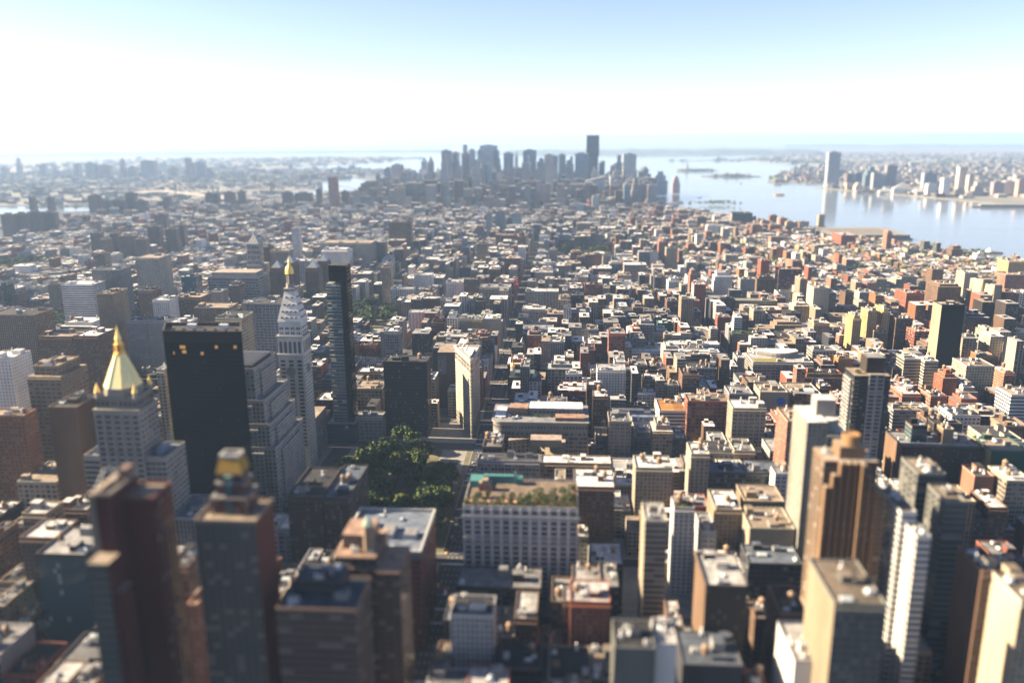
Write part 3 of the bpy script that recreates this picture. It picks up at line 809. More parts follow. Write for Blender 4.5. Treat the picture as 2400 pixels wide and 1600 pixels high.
def garden_block():
    H = 80; x0, y0 = P(1085, 1187, H); x1, _ = P(1355, 1190, H); y1 = y0+46
    t = thing('garden_office_block', 'broad white gridded office block with planted roof garden and turquoise pavilion', 'building')
    c = (.95, .95, .97)
    b = MB(); b.prism(rect(x0, x1, y0, y1), 0, H, wall_mat('blank'), c, ROOF, (.26, .20, .15), mats=[wall_mat('blank')]+[wall_mat('pair')]*3); b.build('wall', t)
    bw = (x1-x0)/12
    b = MB()
    for k in range(13):
        x = x0+k*bw; b.box(x-.65 if k else x, x+.65 if k < 12 else x, y0-.75, y0-.02, 8, H-.6, TRIM, (.95, .95, .97))
    b.build('pier', t)
    b = MB()
    for z in (10, H-26, H-22, H-7.5): b.box(x0-.5, x1+.5, y0-1.1, y0-.76, z, z+.9, TRIM, (.66, .66, .66))
    b.box(x0-1, x1+1, y0-1.3, y0-.77, H-6.8, H-5.6, TRIM, (.68, .68, .67))
    b.build('cornice', t)
    add_windows(t, (x0, y0), (1, 0), x1-x0, 12, H-1.5, 12, 18, bw*.62, 2.3, 2, frame=(.55, .55, .55), gl=(.02, .024, .032), limit=100)
    b = MB(); parapet(b, x0, x1, y0, y1, H, 1.2, (.62, .6, .57)); b.build('parapet', t)
    r = random.Random(4)
    for k in range(26):
        b = MB(); x = x0+1.6+k*(x1-x0-3.2)/25
        b.box(x-1, x+1, y0+1, y0+2.4, H, H+.9, WOOD, (.22, .12, .06)); pl = b.build('planter', t)
        b = MB(); leaf_cloud(b, x, y0+1.7, H+2.2, 1.4, 1.2, 1.5, 90, .45, r, GREENS+AUTUMN[:2]); b.build('shrub', pl)
    for k in range(10):
        b = MB(); y = y0+4+k*(y1-y0-10)/10; x = x1-1.8
        b.box(x-.7, x+.7, y-1, y+1, H, H+.9, WOOD, (.25, .12, .05)); pl = b.build('planter', t)
        b = MB(); leaf_cloud(b, x, y, H+1.9, .9, 1.2, 1.1, 40, .4, r, AUTUMN+GREENS[:1]); b.build('shrub', pl)
    for row in range(3):
        for k in range(13):
            if r.random() < .25: continue
            b = MB(); x = x0+2.5+k*(x1-x0-6)/12+r.uniform(-1, 1); y = y0+5.5+row*5+r.uniform(-1, 1); s = r.uniform(1.0, 1.9)
            b.box(x-.8, x+.8, y-.8, y+.8, H, H+.7, WOOD, (.22, .12, .06)); pl = b.build('planter', t)
            b = MB(); leaf_cloud(b, x, y, H+1.2+s*.7, s, s*.9, s, 70, .45, r, GREENS+(AUTUMN if r.random() < .3 else [])); b.build('shrub', pl)
    for fx, fy, s in ((.3, .12, 2.2), (.5, .1, 2.4), (.72, .12, 2.6), (.93, .2, 2.4), (.1, .14, 2.6), (.78, .42, 3.4), (.9, .35, 3), (.55, .2, 2.4), (.66, .45, 2.8), (.94, .6, 2.6), (.12, .3, 2.4), (.2, .36, 2.2), (.42, .28, 2.6), (.6, .32, 3.4), (.68, .3, 2.6), (.86, .5, 2.8), (.8, .24, 2)):
        x, y = x0+(x1-x0)*fx, y0+(y1-y0)*fy
        b = MB(); b.tube((x, y, H), (x, y, H+s), .25, .15, WOOD, (.1, .07, .05)); tr = b.build('roof_tree', t)
        b = MB(); leaf_cloud(b, x, y, H+s+.8, s, s, s*.9, 150, .5, r, GREENS); b.build('crown', tr)
    for k in range(6):
        b = MB(); x = x0+5+k*6; y = y0+5
        b.tube((x, y, H), (x, y, H+2.4), .08, .08, PAINT, (.4, .3, .2), 5); b.lathe(x, y, [(1.5, H+2.2), (.1, H+3.1)], 8, PAINT, (.62, .35, .22)); b.build('parasol', t)
    tq = (.10, .33, .33)
    b = MB(); X0 = x0+1
    b.box(X0, X0+9, y1-14, y1-2, H, H+5, TRIM, tq); b.box(X0+9.02, X0+33, y1-6, y1-2, H, H+5.6, TRIM, tq)
    b.box(X0+33.02, X0+37, y1-9, y1-2, H, H+5, TRIM, tq); b.box(X0+31, X0+32.2, y1-7.2, y1-6.02, H, H+9, TRIM, (.35, .45, .43)); b.build('pavilion', t)
    b = MB(); b.box(X0+7, X0+16, y1-20, y1-14.1, H, H+6, TRIM, (.46, .36, .26)); b.prism([(X0+9.5, y1-20), (X0+13.5, y1-20), (X0+13.5, y1-14.1), (X0+9.5, y1-14.1)], H+6, H+8, TRIM, (.46, .36, .26), TRIM)
    for k in range(2): b.box(X0+8+k*4, X0+10.4+k*4, y1-20.1, y1-20.01, H+.3, H+4, PAINT, (.22, .03, .03))
    b.build('gable_house', t)
    claim(x0, x1, y0, y1); lm('the roof garden block', (x0+x1)/2, y0, 60)
    return (x0, x1, y0, y1, H)
GARD = garden_block()

# brick tower with golden cap
def gold_cap_tower():
    H = 150; x0, y0 = P(455, 1222, H); x1, _ = P(600, 1224, H); y1 = y0+24
    t = thing('gold_cap_tower', 'tall brick tower with stepped crown under a yellow trapezoid cap', 'building')
    c, rd = (.27, .235, .20), (.26, .075, .05)
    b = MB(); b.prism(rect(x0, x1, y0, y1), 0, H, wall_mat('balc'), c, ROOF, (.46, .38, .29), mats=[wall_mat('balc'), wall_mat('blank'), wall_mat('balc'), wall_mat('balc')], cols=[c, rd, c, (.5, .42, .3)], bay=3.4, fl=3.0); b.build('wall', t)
    b = MB(); parapet(b, x0, x1, y0, y1, H, 1.3, (.44, .36, .27)); b.build('parapet', t)
    cx = (x0+x1)/2-.4; cy = y0+15
    _, za = PY(540, 1190, y0+8)
    w0 = 7.0
    steps = [(8.2, H, H+9), (6.6, H+9, H+15), (5.4, H+15, H+19.5)]
    for a, z0, z1 in steps:
        b = MB(); b.prism(rect(cx-a, cx+a, cy-a*.85, cy+a*.85), z0, z1, wall_mat('punch'), rd, ROOF, (.4, .37, .33), bay=3, fl=3.2, top=1); s = b.build('crown_tier', t)
        b = MB(); b.box(cx-a-.35, cx+a+.35, cy-a*.85-.35, cy+a*.85+.35, z1-.7, z1+.02, TRIM, (.36, .37, .38)); b.build('band', s)
    b = MB()
    for sx in (-1, 1): b.box(cx+sx*8.5-.4, cx+sx*8.5+.4, cy-8.6, cy-7.8, H, H+8, TRIM, (.3, .2, .16))
    b.box(cx-8.9, cx+8.9, cy-8.6, cy-7.8, H+8.02, H+8.8, TRIM, (.36, .30, .25)); b.build('pergola', t)
    b = MB(); b.box(cx-1.7, cx+1.7, cy-7.7, cy-4.7, H, H+19, wall_mat('glass'), (.22, .36, .34), bay=1.7, fl=3); b.build('glass_spine', t)
    b = MB(); b.frustum(rect(cx-6.1, cx+6.1, cy-5.2, cy+5.2), H+19.6, rect(cx-4.3, cx+4.3, cy-3.6, cy+3.6), H+26.5, TRIM, (.66, .40, .07)); cp = b.build('cap', t)
    b = MB(); parapet(b, cx-4.5, cx+4.5, cy-3.8, cy+3.8, H+26.5, 1.5, (.70, .69, .66), 1.0); b.build('cap_rim', cp)
    b = MB(); b.box(cx-3.2, cx+3.2, cy-2.5, cy+2.5, H+26.52, H+26.9, PAINT, (.05, .05, .05)); b.build('hatch', cp)
    claim(x0, x1, y0, y1); lm('the yellow-capped tower', cx, y0, 135)
gold_cap_tower()

# dark red twin slabs
def red_slabs():
    t = thing('red_slab_tower', 'dark red brick twin slab tower with blank end walls and glass lower front', 'building')
    dr = (.15, .035, .028)
    H = 175; x0, y0 = P(205, 1163, H); x1, _ = P(257, 1165, H); y1 = y0+23
    B = wall_mat('blank')
    b = MB(); b.prism(rect(x0+3, x1, y0, y1), 0, H, B, dr, ROOF, RC['t'], cols=[dr, dr, dr, dr]); b.build('brick_slab', t)
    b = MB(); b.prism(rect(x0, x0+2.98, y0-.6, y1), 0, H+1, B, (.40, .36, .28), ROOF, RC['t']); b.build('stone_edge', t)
    b = MB(); parapet(b, x0+3, x1, y0, y1, H, 1.5, (.36, .30, .25), .8); b.build('parapet', t)
    b = MB(); b.box(x1-4, x1-.6, y1-8, y1-1, H, H+6, TRIM, (.3, .2, .16)); b.build('bulkhead', t)
    b = MB()
    b.tube((x0+1, y0+3, H), (x0+1, y0+13, H+7), .3, .3, PAINT, (.6, .57, .5)); b.tube((x0+1, y0+13, H+7), (x0+4.5, y0+15, H+7), .3, .3, PAINT, (.6, .57, .5)); b.tube((x0+4.5, y0+15, H+7), (x0+4.5, y0+14, H), .3, .3, PAINT, (.6, .57, .5)); b.build('roof_frame', t)
    a, c = P(303, 1166, 171)[0], P(347, 1166, 171)[0]; ys = y0+9
    b = MB(); b.prism(rect(x1+.02, c+2, ys, ys+17), 0, 170, wall_mat('tiny'), dr, ROOF, RC['t'], mats=[wall_mat('blank'), wall_mat('punch'), B, B]); rs = b.build('brick_slab', t)
    b = MB(); parapet(b, x1+.02, c+2, ys, ys+17, 170, 1.2, (.26, .12, .10), .8); b.build('parapet', rs)
    H2 = 150; fx0, fy0 = P(203, 1320, H2); fx1, _ = P(262, 1320, H2)
    b = MB(); b.prism(rect(fx0, fx1-1.5, fy0, y0-.65), 0, H2, wall_mat('glass'), (.10, .13, .12), ROOF, RC['t'], mats=[wall_mat('band'), B, B, wall_mat('band')], cols=[(.14, .16, .13), dr, dr, (.14, .16, .13)]); b.build('glass_front', t)
    b = MB(); b.prism(rect(fx1-1.48, x1+5, fy0+2, y0-.05), 0, H2-14, B, dr, ROOF, RC['t']); b.build('brick_slab', t)
    claim(x0, c+2, fy0, ys+17); lm('the red slabs', x1, y0, 150)
red_slabs()

# terraced brown building with turret
def turret_building():
    H = 112; x0, y0 = P(782, 1300, H); x1, _ = P(905, 1300, H); x2, _ = P(940, 1300, H); y1 = y0+30
    t = thing('terraced_building', 'brown terraced building with balcony bands and a small copper topped turret', 'building')
    c = (.30, .175, .115)
    b = MB(); b.prism(rect(x0, x1-5, y0, y1), 0, H, wall_mat('balc'), c, ROOF, (.48, .32, .23), bay=4, fl=3.2); b.prism(rect(x1-4.98, x2, y0-2, y1-3), 0, H-8, wall_mat('balc'), (.33, .17, .09), ROOF, (.48, .32, .23), bay=4, fl=3.2); b.build('wall', t)
    b = MB()
    for k in range(7): b.box(x0-.5, x1-5, y0-1.1, y0-.02, H-1-k*6.4, H-.3-k*6.4, TRIM, (.48, .33, .26))
    b.build('balcony_band', t)
    b = MB(); b.box(x0+3, x1-9, y0+7, y1-4, H, H+8, wall_mat('punch'), (.44, .28, .19), ROOF, (.45, .30, .22)); b.build('penthouse', t)
    tx, ty = x1-9.5, y0+5
    b = MB(); b.prism(ring(tx, ty, 2.8, 6), H, H+15, TRIM, (.45, .34, .24)); tu = b.build('turret', t)
    b = MB(); b.lathe(tx, ty, [(3.1, H+15), (.15, H+20)], 6, PAINT, (.22, .30, .25)); b.build('turret_cap', tu)
    add_units(t, x0, x1-6, y0+1, y0+7, H, 4, rng)
    claim(x0, x2, y0-2, y1); lm('the turret building', (x0+x1)/2, y0, 100)
turret_building()

# blue-grey roof with white rim on red brick
def rimmed_roof_block():
    H = 70; x1, y0 = P(985, 1290, H); _, y1 = P(1018, 1192, H); x0 = x1-52
    t = thing('rimmed_roof_block', 'red brick block with sunken blue-grey roof inside a wide white rim', 'building')
    b = MB(); b.prism(rect(x0, x1, y0, y1), 0, H-6, wall_mat('punch'), (.24, .07, .05), bay=4, fl=3.7, top=.4); b.build('wall', t)
    b = MB(); b.box(x0-.6, x1+.6, y0-.6, y1+.6, H-6, H-2, TRIM, (.17, .20, .24), ROOF, RC['b']); b.build('attic', t)
    b = MB(); parapet(b, x0-.6, x1+.6, y0-.6, y1+.6, H-2, 2, (.62, .62, .60), 1.6); b.build('rim', t)
    for k in range(3):
        b = MB(); b.box(x0+8+k*15, x0+16+k*15, y0+18, y0+40-6*k, H-2, H+1.5, PAINT, (.24, .27, .32), ROOF, RC['g']); b.build('bulkhead', t)
    add_units(t, x0, x1, y0, y1, H-1.98, 7, rng)
    claim(x0, x1, y0, y1); lm('the white-rimmed roof', x1-10, y0+20, H)
rimmed_roof_block()

# orange corner-window tower with drum
def orange_tower():
    H = 145; xm, y0 = P(2003, 1090, H); x1, _ = P(2068, 1090, H)
    xl, _ = P(1893, 1062, H)
    t = thing('apartment_tower', 'orange brick apartment tower with sawtooth bays and round drum on top', 'building')
    c = (.43, .275, .155)
    y1 = y0+27
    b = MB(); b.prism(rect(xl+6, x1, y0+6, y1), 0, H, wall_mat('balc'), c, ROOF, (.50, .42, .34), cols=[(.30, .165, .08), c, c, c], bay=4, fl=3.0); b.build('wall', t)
    b = MB()
    n = 8
    for k in range(n):     # sawtooth bays on the sunny and street fronts
        x = xl+6+(k+.15)*(x1-xl-6)/n
        zt = H-(0 if 2 <= k <= 5 else (7 if k in (1, 6) else 14))
        yy = y0 if k > 4 else y0+2
        b.prism([(x, yy), (x+(x1-xl-6)/n*.62, yy), (x+(x1-xl-6)/n*.62, y0+5.98), (x, y0+5.98)], 0, zt, wall_mat('band'), c, ROOF, (.50, .42, .34), mats=[wall_mat('tiny'), wall_mat('balc'), wall_mat('blank'), wall_mat('blank')], cols=[(.40, .21, .09), c, c, c], bay=3, fl=3.0)
    b.build('bay', t)
    b = MB(); b.prism(rect(x1-9, x1+4, y0+1, y0+16), 0, H-17, wall_mat('balc'), (.40, .22, .09), ROOF, (.50, .42, .34), bay=4, fl=3.0); b.build('lower_wing', t)
    cx, cy = xl+22, y0+14
    b = MB(); b.box(cx-7, cx+7, cy-5, cy+8, H, H+7, wall_mat('blank'), c, ROOF, RC['t']); b.build('plinth', t)
    b = MB(); b.lathe(cx, cy, [(4.7, H+7), (4.7, H+12.5)], 20, TRIM, (.46, .27, .12)); b.lathe(cx, cy, [(4.85, H+12.5), (4.85, H+13.2), (4.1, H+13.2), (4.1, H+12.6)], 20, TRIM, (.55, .32, .14)); b.build('drum', t)
    add_units(t, xl+7, x1, y0+6, y1, H, 5, rng)
    claim(xl+4, x1+4, y0, y1); lm('the orange tower', cx, y0, 120)
orange_tower()

# white slender tower behind it
def white_tower():
    H = 140; xl, ya = P(1868, 950, H); xm, _ = P(1905, 985, H)
    x0, y0 = P(1908, 1000, H-6); x1, _ = P(1992, 1000, H-6)
    t = thing('slender_apartment_tower', 'slender pale stone apartment tower with curved blank crown and green glass corner', 'building')
    c = (.50, .49, .41)
    b = MB(); b.prism(rect(x0-4, x0+9, y0+1, y0+36), 0, H-3, wall_mat('tiny'), c, ROOF, RC['w'], bay=3.2, fl=3); b.build('wall', t)
    b = MB(); b.prism(rect(x0+9.02, x1, y0, y0+24), 0, H-12, wall_mat('glass'), (.30, .34, .30), ROOF, RC['w'], bay=3, fl=3); b.build('glass_corner', t)
    cx, cy = x0+12, y0+16
    b = MB()
    arc_ = [(cx+8.5*math.cos(a), cy+8.5*math.sin(a)) for a in [math.pi+math.pi*i/12 for i in range(13)]]
    b.prism(arc_+[(cx+8.5, cy+10), (cx-8.5, cy+10)], H-12, H-4, wall_mat('blank'), (.62, .59, .52), ROOF, RC['w']); b.build('curved_wall', t)
    b = MB(); b.box(cx-7, cx+6, cy-1, cy+11, H-4, H+8, wall_mat('blank'), (.60, .57, .50), ROOF, RC['w']); b.build('crown', t)
    r = random.Random(3); b = MB()
    for k in range(7): leaf_cloud(b, x0+10+k*2.4, y0+1.6, H-11, 1.3, .9, .9, 30, .45, r, GREENS+AUTUMN[:1])
    b.build('terrace_hedge', t)
    claim(x0-4, x1, y0, y0+36); lm('the pale slender tower', cx, y0, 120)
white_tower()

# dark tower with white window frames
def framed_tower():
    H = 131; x0, y0 = P(2003, 880, H); x1, _ = P(2087, 880, H); y1 = y0+24
    t = thing('framed_tower', 'near-black apartment tower with two white window frames and dark roof box', 'building')
    dk = (.028, .028, .034)
    b = MB(); b.prism(rect(x0, x1, y0, y1), 0, H, wall_mat('balc'), dk, ROOF, RC['t'], bay=3, fl=3); b.build('wall', t)
    for a, c, yy, D in ((.40, .82, y0-1.2, 1.18),):
        X0, X1 = x0+(x1-x0)*a, x0+(x1-x0)*c
        b = MB(); b.prism(rect(X0, X1, yy, y0-.02), 0, H+1.5, wall_mat('grid'), (.62, .58, .56), TRIM, (.6, .57, .55), bay=(X1-X0)/2, fl=3.3, top=.6); b.build('white_frame', t)
    b = MB(); b.prism(rect(x0-1.3, x0-.02, y0+5, y1-1), 0, H-5, wall_mat('grid'), (.68, .64, .60), TRIM, (.6, .57, .55), bay=4, fl=3.3, top=.6); b.build('white_frame', t)
    b = MB()
    for k in range(38): b.box(x0-1.1, x0+4, y0-1.1, y0-.02, 4+k*3.3, 4.35+k*3.3, TRIM, (.10, .09, .085))
    b.build('balcony', t)
    xa, _ = PY(2033, 840, y0+8); xb, zt = PY(2076, 838, y0+8)
    b = MB(); b.box(xa, xb, y0+8, y1-1, H, zt, wall_mat('blank'), (.085, .07, .055), ROOF, RC['g']); b.build('roof_box', t)
    r = random.Random(9); b = MB(); leaf_cloud(b, x0+5, y0+7, H+1.5, 3, 2.4, 1.6, 120, .5, r, GREENS); b.build('roof_shrub', t)
    claim(x0, x1, y0, y1); lm('the white-framed tower', (x0+x1)/2, y0, 90)
framed_tower()

# rounded-corner block beside the square, and the cream five-sided block in front of it
def rounded_block():
    H = 58; x0, y0 = P(1163, 990, H); x1, _ = P(1378, 992, H); x0 = -66; y1 = y0+52
    t = thing('rounded_corner_block', 'pale block with rounded corner and tan penthouses by triangular building', 'building')
    c = (.52, .47, .39); r_ = 9
    arc_ = [(x0+r_+r_*math.cos(a), y0+r_+r_*math.sin(a)) for a in [math.pi+math.pi/2*i/8 for i in range(9)]]
    poly = arc_+[(x1, y0), (x1, y1), (x0, y1)]
    b = MB(); b.prism(poly, 0, H-7, wall_mat('loft'), c, bay=4.4, fl=4); b.prism(poly, H-7, H, wall_mat('pair'), (.56, .51, .43), ROOF, RC['g'], bay=3, fl=4.5); b.build('wall', t)
    b = MB()
    cx, cy = (x0+x1)/2, (y0+y1)/2
    def off(k): return [(cx+(p[0]-cx)*k, cy+(p[1]-cy)*k) for p in poly]
    b.prism(off(1.025), H, H+1.2, TRIM, (.60, .56, .48), ROOF, RC['g']); b.build('cornice', t)
    X = x1-x0
    for a, c_, d, e, h, col in ((.16, .36, .35, .8, 5, (.40, .24, .16)), (.38, .95, .45, .85, 6, (.60, .58, .56)), (.02, .13, .2, .8, 1.2, (.55, .55, .55)), (.66, .97, .06, .3, 3.5, (.42, .27, .2))):
        b = MB(); b.box(x0+X*a, x0+X*c_, y0+52*d, y0+52*e, H+1.2, H+1.2+h, wall_mat('pair'), col, ROOF, (.44, .28, .2) if col[0] < .5 else RC['w']); b.build('penthouse', t)
    r = random.Random(2); b = MB()
    for k in range(12): leaf_cloud(b, x0+X*.42+k*2.6, y0+15, H+2.4, 1.3, .9, 1.2, 26, .5, r, AUTUMN[:1]+GREENS[3:4])
    b.build('terrace_hedge', t)
    add_units(t, x0+3, x0+X*.3, y0+4, y0+30, H+1.2, 6, rng)
    claim(x0-1, x1+1, y0, y1); lm('the rounded block', cx, y0, 50)
    # cream five-sided block
    H2 = 48; xb, yb = P(1241, 1027, H2); xc, _ = P(1325, 1026, H2); xa, ya = P(1200, 985, H2); xd = xc
    ya = min(ya, y0-14); xa = max(xa, -66)
    t = thing('five_sided_block', 'cream five-sided block with slanted sunny wall and plain front', 'building')
    poly = [(xb, yb), (xc, yb-15), (xd, ya), (xa, ya), (xa, ya-6)]
    c = (.95, .80, .56)
    b = MB(); b.prism(poly, 0, H2, wall_mat('blank'), c, ROOF, (.55, .46, .38), mats=[wall_mat('blank'), wall_mat('punch'), wall_mat('punch'), wall_mat('punch'), wall_mat('punch')]); b.build('wall', t)
    b = MB(); w_ = xc-xb
    b.box(xb+w_*.05, xc-w_*.1, ya-22, ya-8, H2, H2+7, wall_mat('blank'), (.42, .36, .27), ROOF, (.5, .4, .33)); b.build('penthouse', t)
    for k in range(2):
        b = MB()
        for j in range(4): b.box(xb+w_*(.22+.13*k), xb+w_*(.27+.13*k), yb-15*(.25+.13*k)-.8, yb-15*(.25+.13*k)+1, H2-7-j*7, H2-3-j*7, GLASS, (.03, .03, .035))
        b.build('window_strip', t)
    claim(xa, xc, yb, ya); lm('the five-sided block', (xb+xc)/2, yb, 40)
rounded_block()

# brown building with gold-domed cupola; two-domed white store; tent-roofed church
def gold_dome_block():
    H = 40; x0, y0 = P(1186, 884, H); x1, _ = P(1260, 884, H); x0 = max(x0, -64); y1 = y0+26
    t = thing('gold_dome_building', 'dark brown corner building with white cupola and small golden dome', 'building')
    c = (.11, .085, .065)
    b = MB(); b.prism(rect(x0, x1, y0, y1), 0, H, wall_mat('punch'), c, ROOF, RC['k'], bay=2.8, fl=3.6); b.build('wall', t)
    b = MB(); b.box(x0-.6, x1+.6, y0-.8, y0-.02, H-6, H-5, TRIM, c); b.frustum(rect(x0+.5, x1-.5, y0+.5, y1-.5), H, rect(x0+4, x1-4, y0+5, y1-5), H+4, TRIM, (.16, .24, .23)); b.build('mansard_roof', t)
    cx, cy = x0+4, y0+4
    b = MB(); b.box(cx-3, cx+3, cy-3, cy+3, H, H+8, TRIM, (.6, .6, .56)); b.lathe(cx, cy, [(2.6, H+8), (2.6, H+12), (2.9, H+12.4)], 8, TRIM, (.62, .62, .58)); cu = b.build('cupola', t)
    b = MB(); b.lathe(cx, cy, [(2.7, H+12.4), (2.9, H+13.5), (2.3, H+15.3), (1.1, H+16.6), (.2, H+17.3), (.1, H+24)], 12, GOLD, (.85, .55, .15)); b.build('dome', cu)
    claim(x0, x1, y0, y1); lm('the gold dome', cx, cy, H)
    H = 34; x0, y0 = P(1778, 918, H); x1, _ = P(1838, 915, H); y1 = y0+42
    t = thing('domed_store', 'white stone former store with two small gilded domes along its front', 'building')
    c = (.60, .57, .50)
    b = MB(); b.prism(rect(x0, x1, y0, y1), 0, H, wall_mat('pair'), c, ROOF, RC['b'], bay=4, fl=4); b.build('wall', t)
    b = MB(); b.frustum(rect(x0+.5, x1-.5, y0+3, y1-1), H, rect(x0+3, x1-3, y0+8, y1-4), H+3, TRIM, (.42, .43, .42)); b.build('mansard_roof', t)
    for cx, cy in ((x0+3, y0+2.5), (x0+3, y1-5)):
        b = MB(); b.lathe(cx, cy, [(2.8, H), (2.8, H+5), (3.1, H+5.3)], 10, TRIM, c); cu = b.build('cupola', t)
        b = MB(); b.lathe(cx, cy, [(2.8, H+5.3), (2.9, H+6.6), (2.2, H+8.6), (.8, H+10), (.1, H+12)], 12, GOLD, (.75, .52, .2)); b.build('dome', cu)
    claim(x0, x1, y0, y1); lm('the twin-domed store', (x0+x1)/2, y0, H)
    H = 28; x0, y0 = P(1204, 821, H); x1, _ = P(1232, 821, H); x0 = max(x0, -64); y1 = y0+26
    t = thing('gabled_hall', 'grey stone hall with a tall bright triangular gable roof', 'building')
    b = MB(); b.prism(rect(x0, x1, y0, y1), 0, H, wall_mat('pair'), (.33, .30, .26)); b.build('wall', t)
    b = MB(); mx = (x0+x1)/2; z = H+14
    b.face([(x0, y0, H), (x1, y0, H), (mx, y0, z)], TRIM, (.66, .64, .60)); b.face([(x1, y1, H), (x0, y1, H), (mx, y1, z)], TRIM, (.6, .6, .6))
    b.face([(x0, y1, H), (x0, y0, H), (mx, y0, z), (mx, y1, z)], ROOF, (.62, .61, .58)); b.face([(x1, y0, H), (x1, y1, H), (mx, y1, z), (mx, y0, z)], ROOF, (.4, .4, .4)); b.build('gable_roof', t)
    claim(x0, x1, y0, y1)
gold_dome_block()

# white tower block of the utility company with its lantern tower, and four pyramid-capped towers
def lantern_tower():
    Y = 1560.0
    x0, z1 = PY(487, 650, Y); x1, _ = PY(604, 650, Y)
    t = thing('utility_building', 'large white gridded office block with many tall bays in rear rows', 'building')
    c = (.58, .57, .54)
    b = MB(); b.prism(rect(x0, x1, Y, Y+55), 0, z1, wall_mat('loft'), c, ROOF, RC['t'], bay=5, fl=5.6); b.build('wall', t)
    b = MB(); b.box(x0+6, x1-6, Y+5, Y+50, z1, z1+9, wall_mat('blank'), (.56, .55, .52), ROOF, (.5, .42, .36)); b.build('attic', t)
    b = MB(); parapet(b, x0, x1, Y, Y+55, z1, 1.5, (.6, .58, .54)); b.build('parapet', t)
    claim(x0, x1, Y, Y+55); lm('the white gridded block', (x0+x1)/2, Y, z1)
    Y2 = Y+58
    a, zt = PY(580, 598, Y2); c_, _ = PY(608, 598, Y2); zs = PY(594, 572, Y2)[1]; zp = PY(594, 545, Y2)[1]
    cx, cy, h = (a+c_)/2, Y2+(c_-a)/2, (c_-a)/2
    t = thing('lantern_tower', 'pale stone tower with clock stage and stepped pyramid top in the haze', 'building')
    b = MB(); b.prism(rect(cx-h-3, cx+h+3, cy-h-2, cy+h+20), 0, zt-20, wall_mat('punch'), (.55, .53, .5), ROOF, RC['g']); b.prism(rect(cx-h, cx+h, cy-h, cy+h), zt-20, zs, wall_mat('pair'), (.56, .55, .52), ROOF, RC['g'], bay=5, fl=9); b.build('shaft', t)
    b = MB(); b.frustum(rect(cx-h, cx+h, cy-h, cy+h), zs, rect(cx-3, cx+3, cy-3, cy+3), zp-7, TRIM, (.50, .52, .5)); b.lathe(cx, cy, [(2.4, zp-7), (2.2, zp-2), (.2, zp+3)], 8, TRIM, (.45, .47, .45)); b.build('pyramid_roof', t)
    b = MB(); zk = PY(590, 606, Y2)[1]; b.tube((cx, cy-h-.02, zk), (cx, cy-h-.3, zk), 4, 4, TRIM, (.3, .3, .3), 20); b.build('clock_face', t)
    claim(cx-h-3, cx+h+3, cy-h-2, cy+h+20); lm('the lantern tower', cx, cy, zs)
    for (px0, px1, py, Y3, lab) in ((630, 660, 628, 1475, 'nearest the cupola on its near side'), (714, 746, 628, 1475, 'beside the slender glass tower'), (660, 690, 616, 1530, 'second row, nearer the clock tower'), (742, 768, 612, 1530, 'second row, close to the glass tower')):
        a, z = PY(px0, py, Y3); c_, _ = PY(px1, py, Y3)
        t = thing('capped_tower', 'brown brick tower with glass pyramid cap, '+lab, 'building', group='brown towers with pyramid caps')
        b = MB(); b.prism(rect(a, c_, Y3, Y3+26), 0, z-6, wall_mat('tiny'), (.17, .10, .07), ROOF, RC['k'], bay=3, fl=3); b.build('wall', t)
        b = MB(); b.prism(rect(a+1.5, c_-1.5, Y3+1.5, Y3+24.5), z-6, z, wall_mat('blank'), (.30, .12, .07), ROOF, RC['k']); b.build('crown', t)
        b = MB(); mx, my = (a+c_)/2, Y3+13; b.frustum(rect(a+3, c_-3, Y3+3, Y3+23), z, rect(mx-.2, mx+.2, my-.2, my+.2), z+12, GLASS, (.14, .16, .18)); b.build('pyramid_cap', t)
        claim(a, c_, Y3, Y3+26)
    lm('the pyramid-capped towers', a, Y3, z)
lantern_tower()

# twin pale towers with sloping shoulders
def sloped_twins():
    for (px0, px1, py, Y, lab) in ((2305, 2326, 655, 1430, 'left'), (2332, 2350, 668, 1400, 'right')):
        a, z = PY(px0, py, Y); c_, _ = PY(px1, py, Y)
        t = thing('sloped_tower', 'cream apartment tower with sloping shoulder, %s one of a close pair' % lab, 'building', group='cream sloping towers')
        c = (.60, .52, .36)
        b = MB(); d = 46; z0 = 0
        s = [(Y, z), (Y+14, z), (Y+d, z-22)]
        b.prism(rect(a, c_, Y, Y+16), 0, z, wall_mat('tiny'), c, ROOF, RC['t']); b.prism(rect(a, c_, Y+16.02, Y+32), 0, z-10, wall_mat('tiny'), c, ROOF, RC['t']); b.prism(rect(a-3, c_, Y+32.02, Y+48), 0, z-24, wall_mat('tiny'), c, ROOF, RC['t']); b.build('wall', t)
        b = MB(); q0, q1 = (a, z-.5), (a-7, 8)
        b.face([(a-.02, Y+30, z-2), (a-.02, Y+2, z-2), (a-6, Y+2, 10), (a-6, Y+30, 10)], TRIM, c); b.face([(a-.02, Y+2, z-2), (a-.02, Y+2, 10), (a-6, Y+2, 10)], TRIM, c); b.build('shoulder', t)
        claim(a-6, c_, Y, Y+48)
    lm('the cream twin towers', a, Y, z)
sloped_twins()

FOOT.append((-232, -58, 824, 860)); FOOT.append((-118, -66, 855, 925)); FOOT.append((-200, -118, 855, 880))
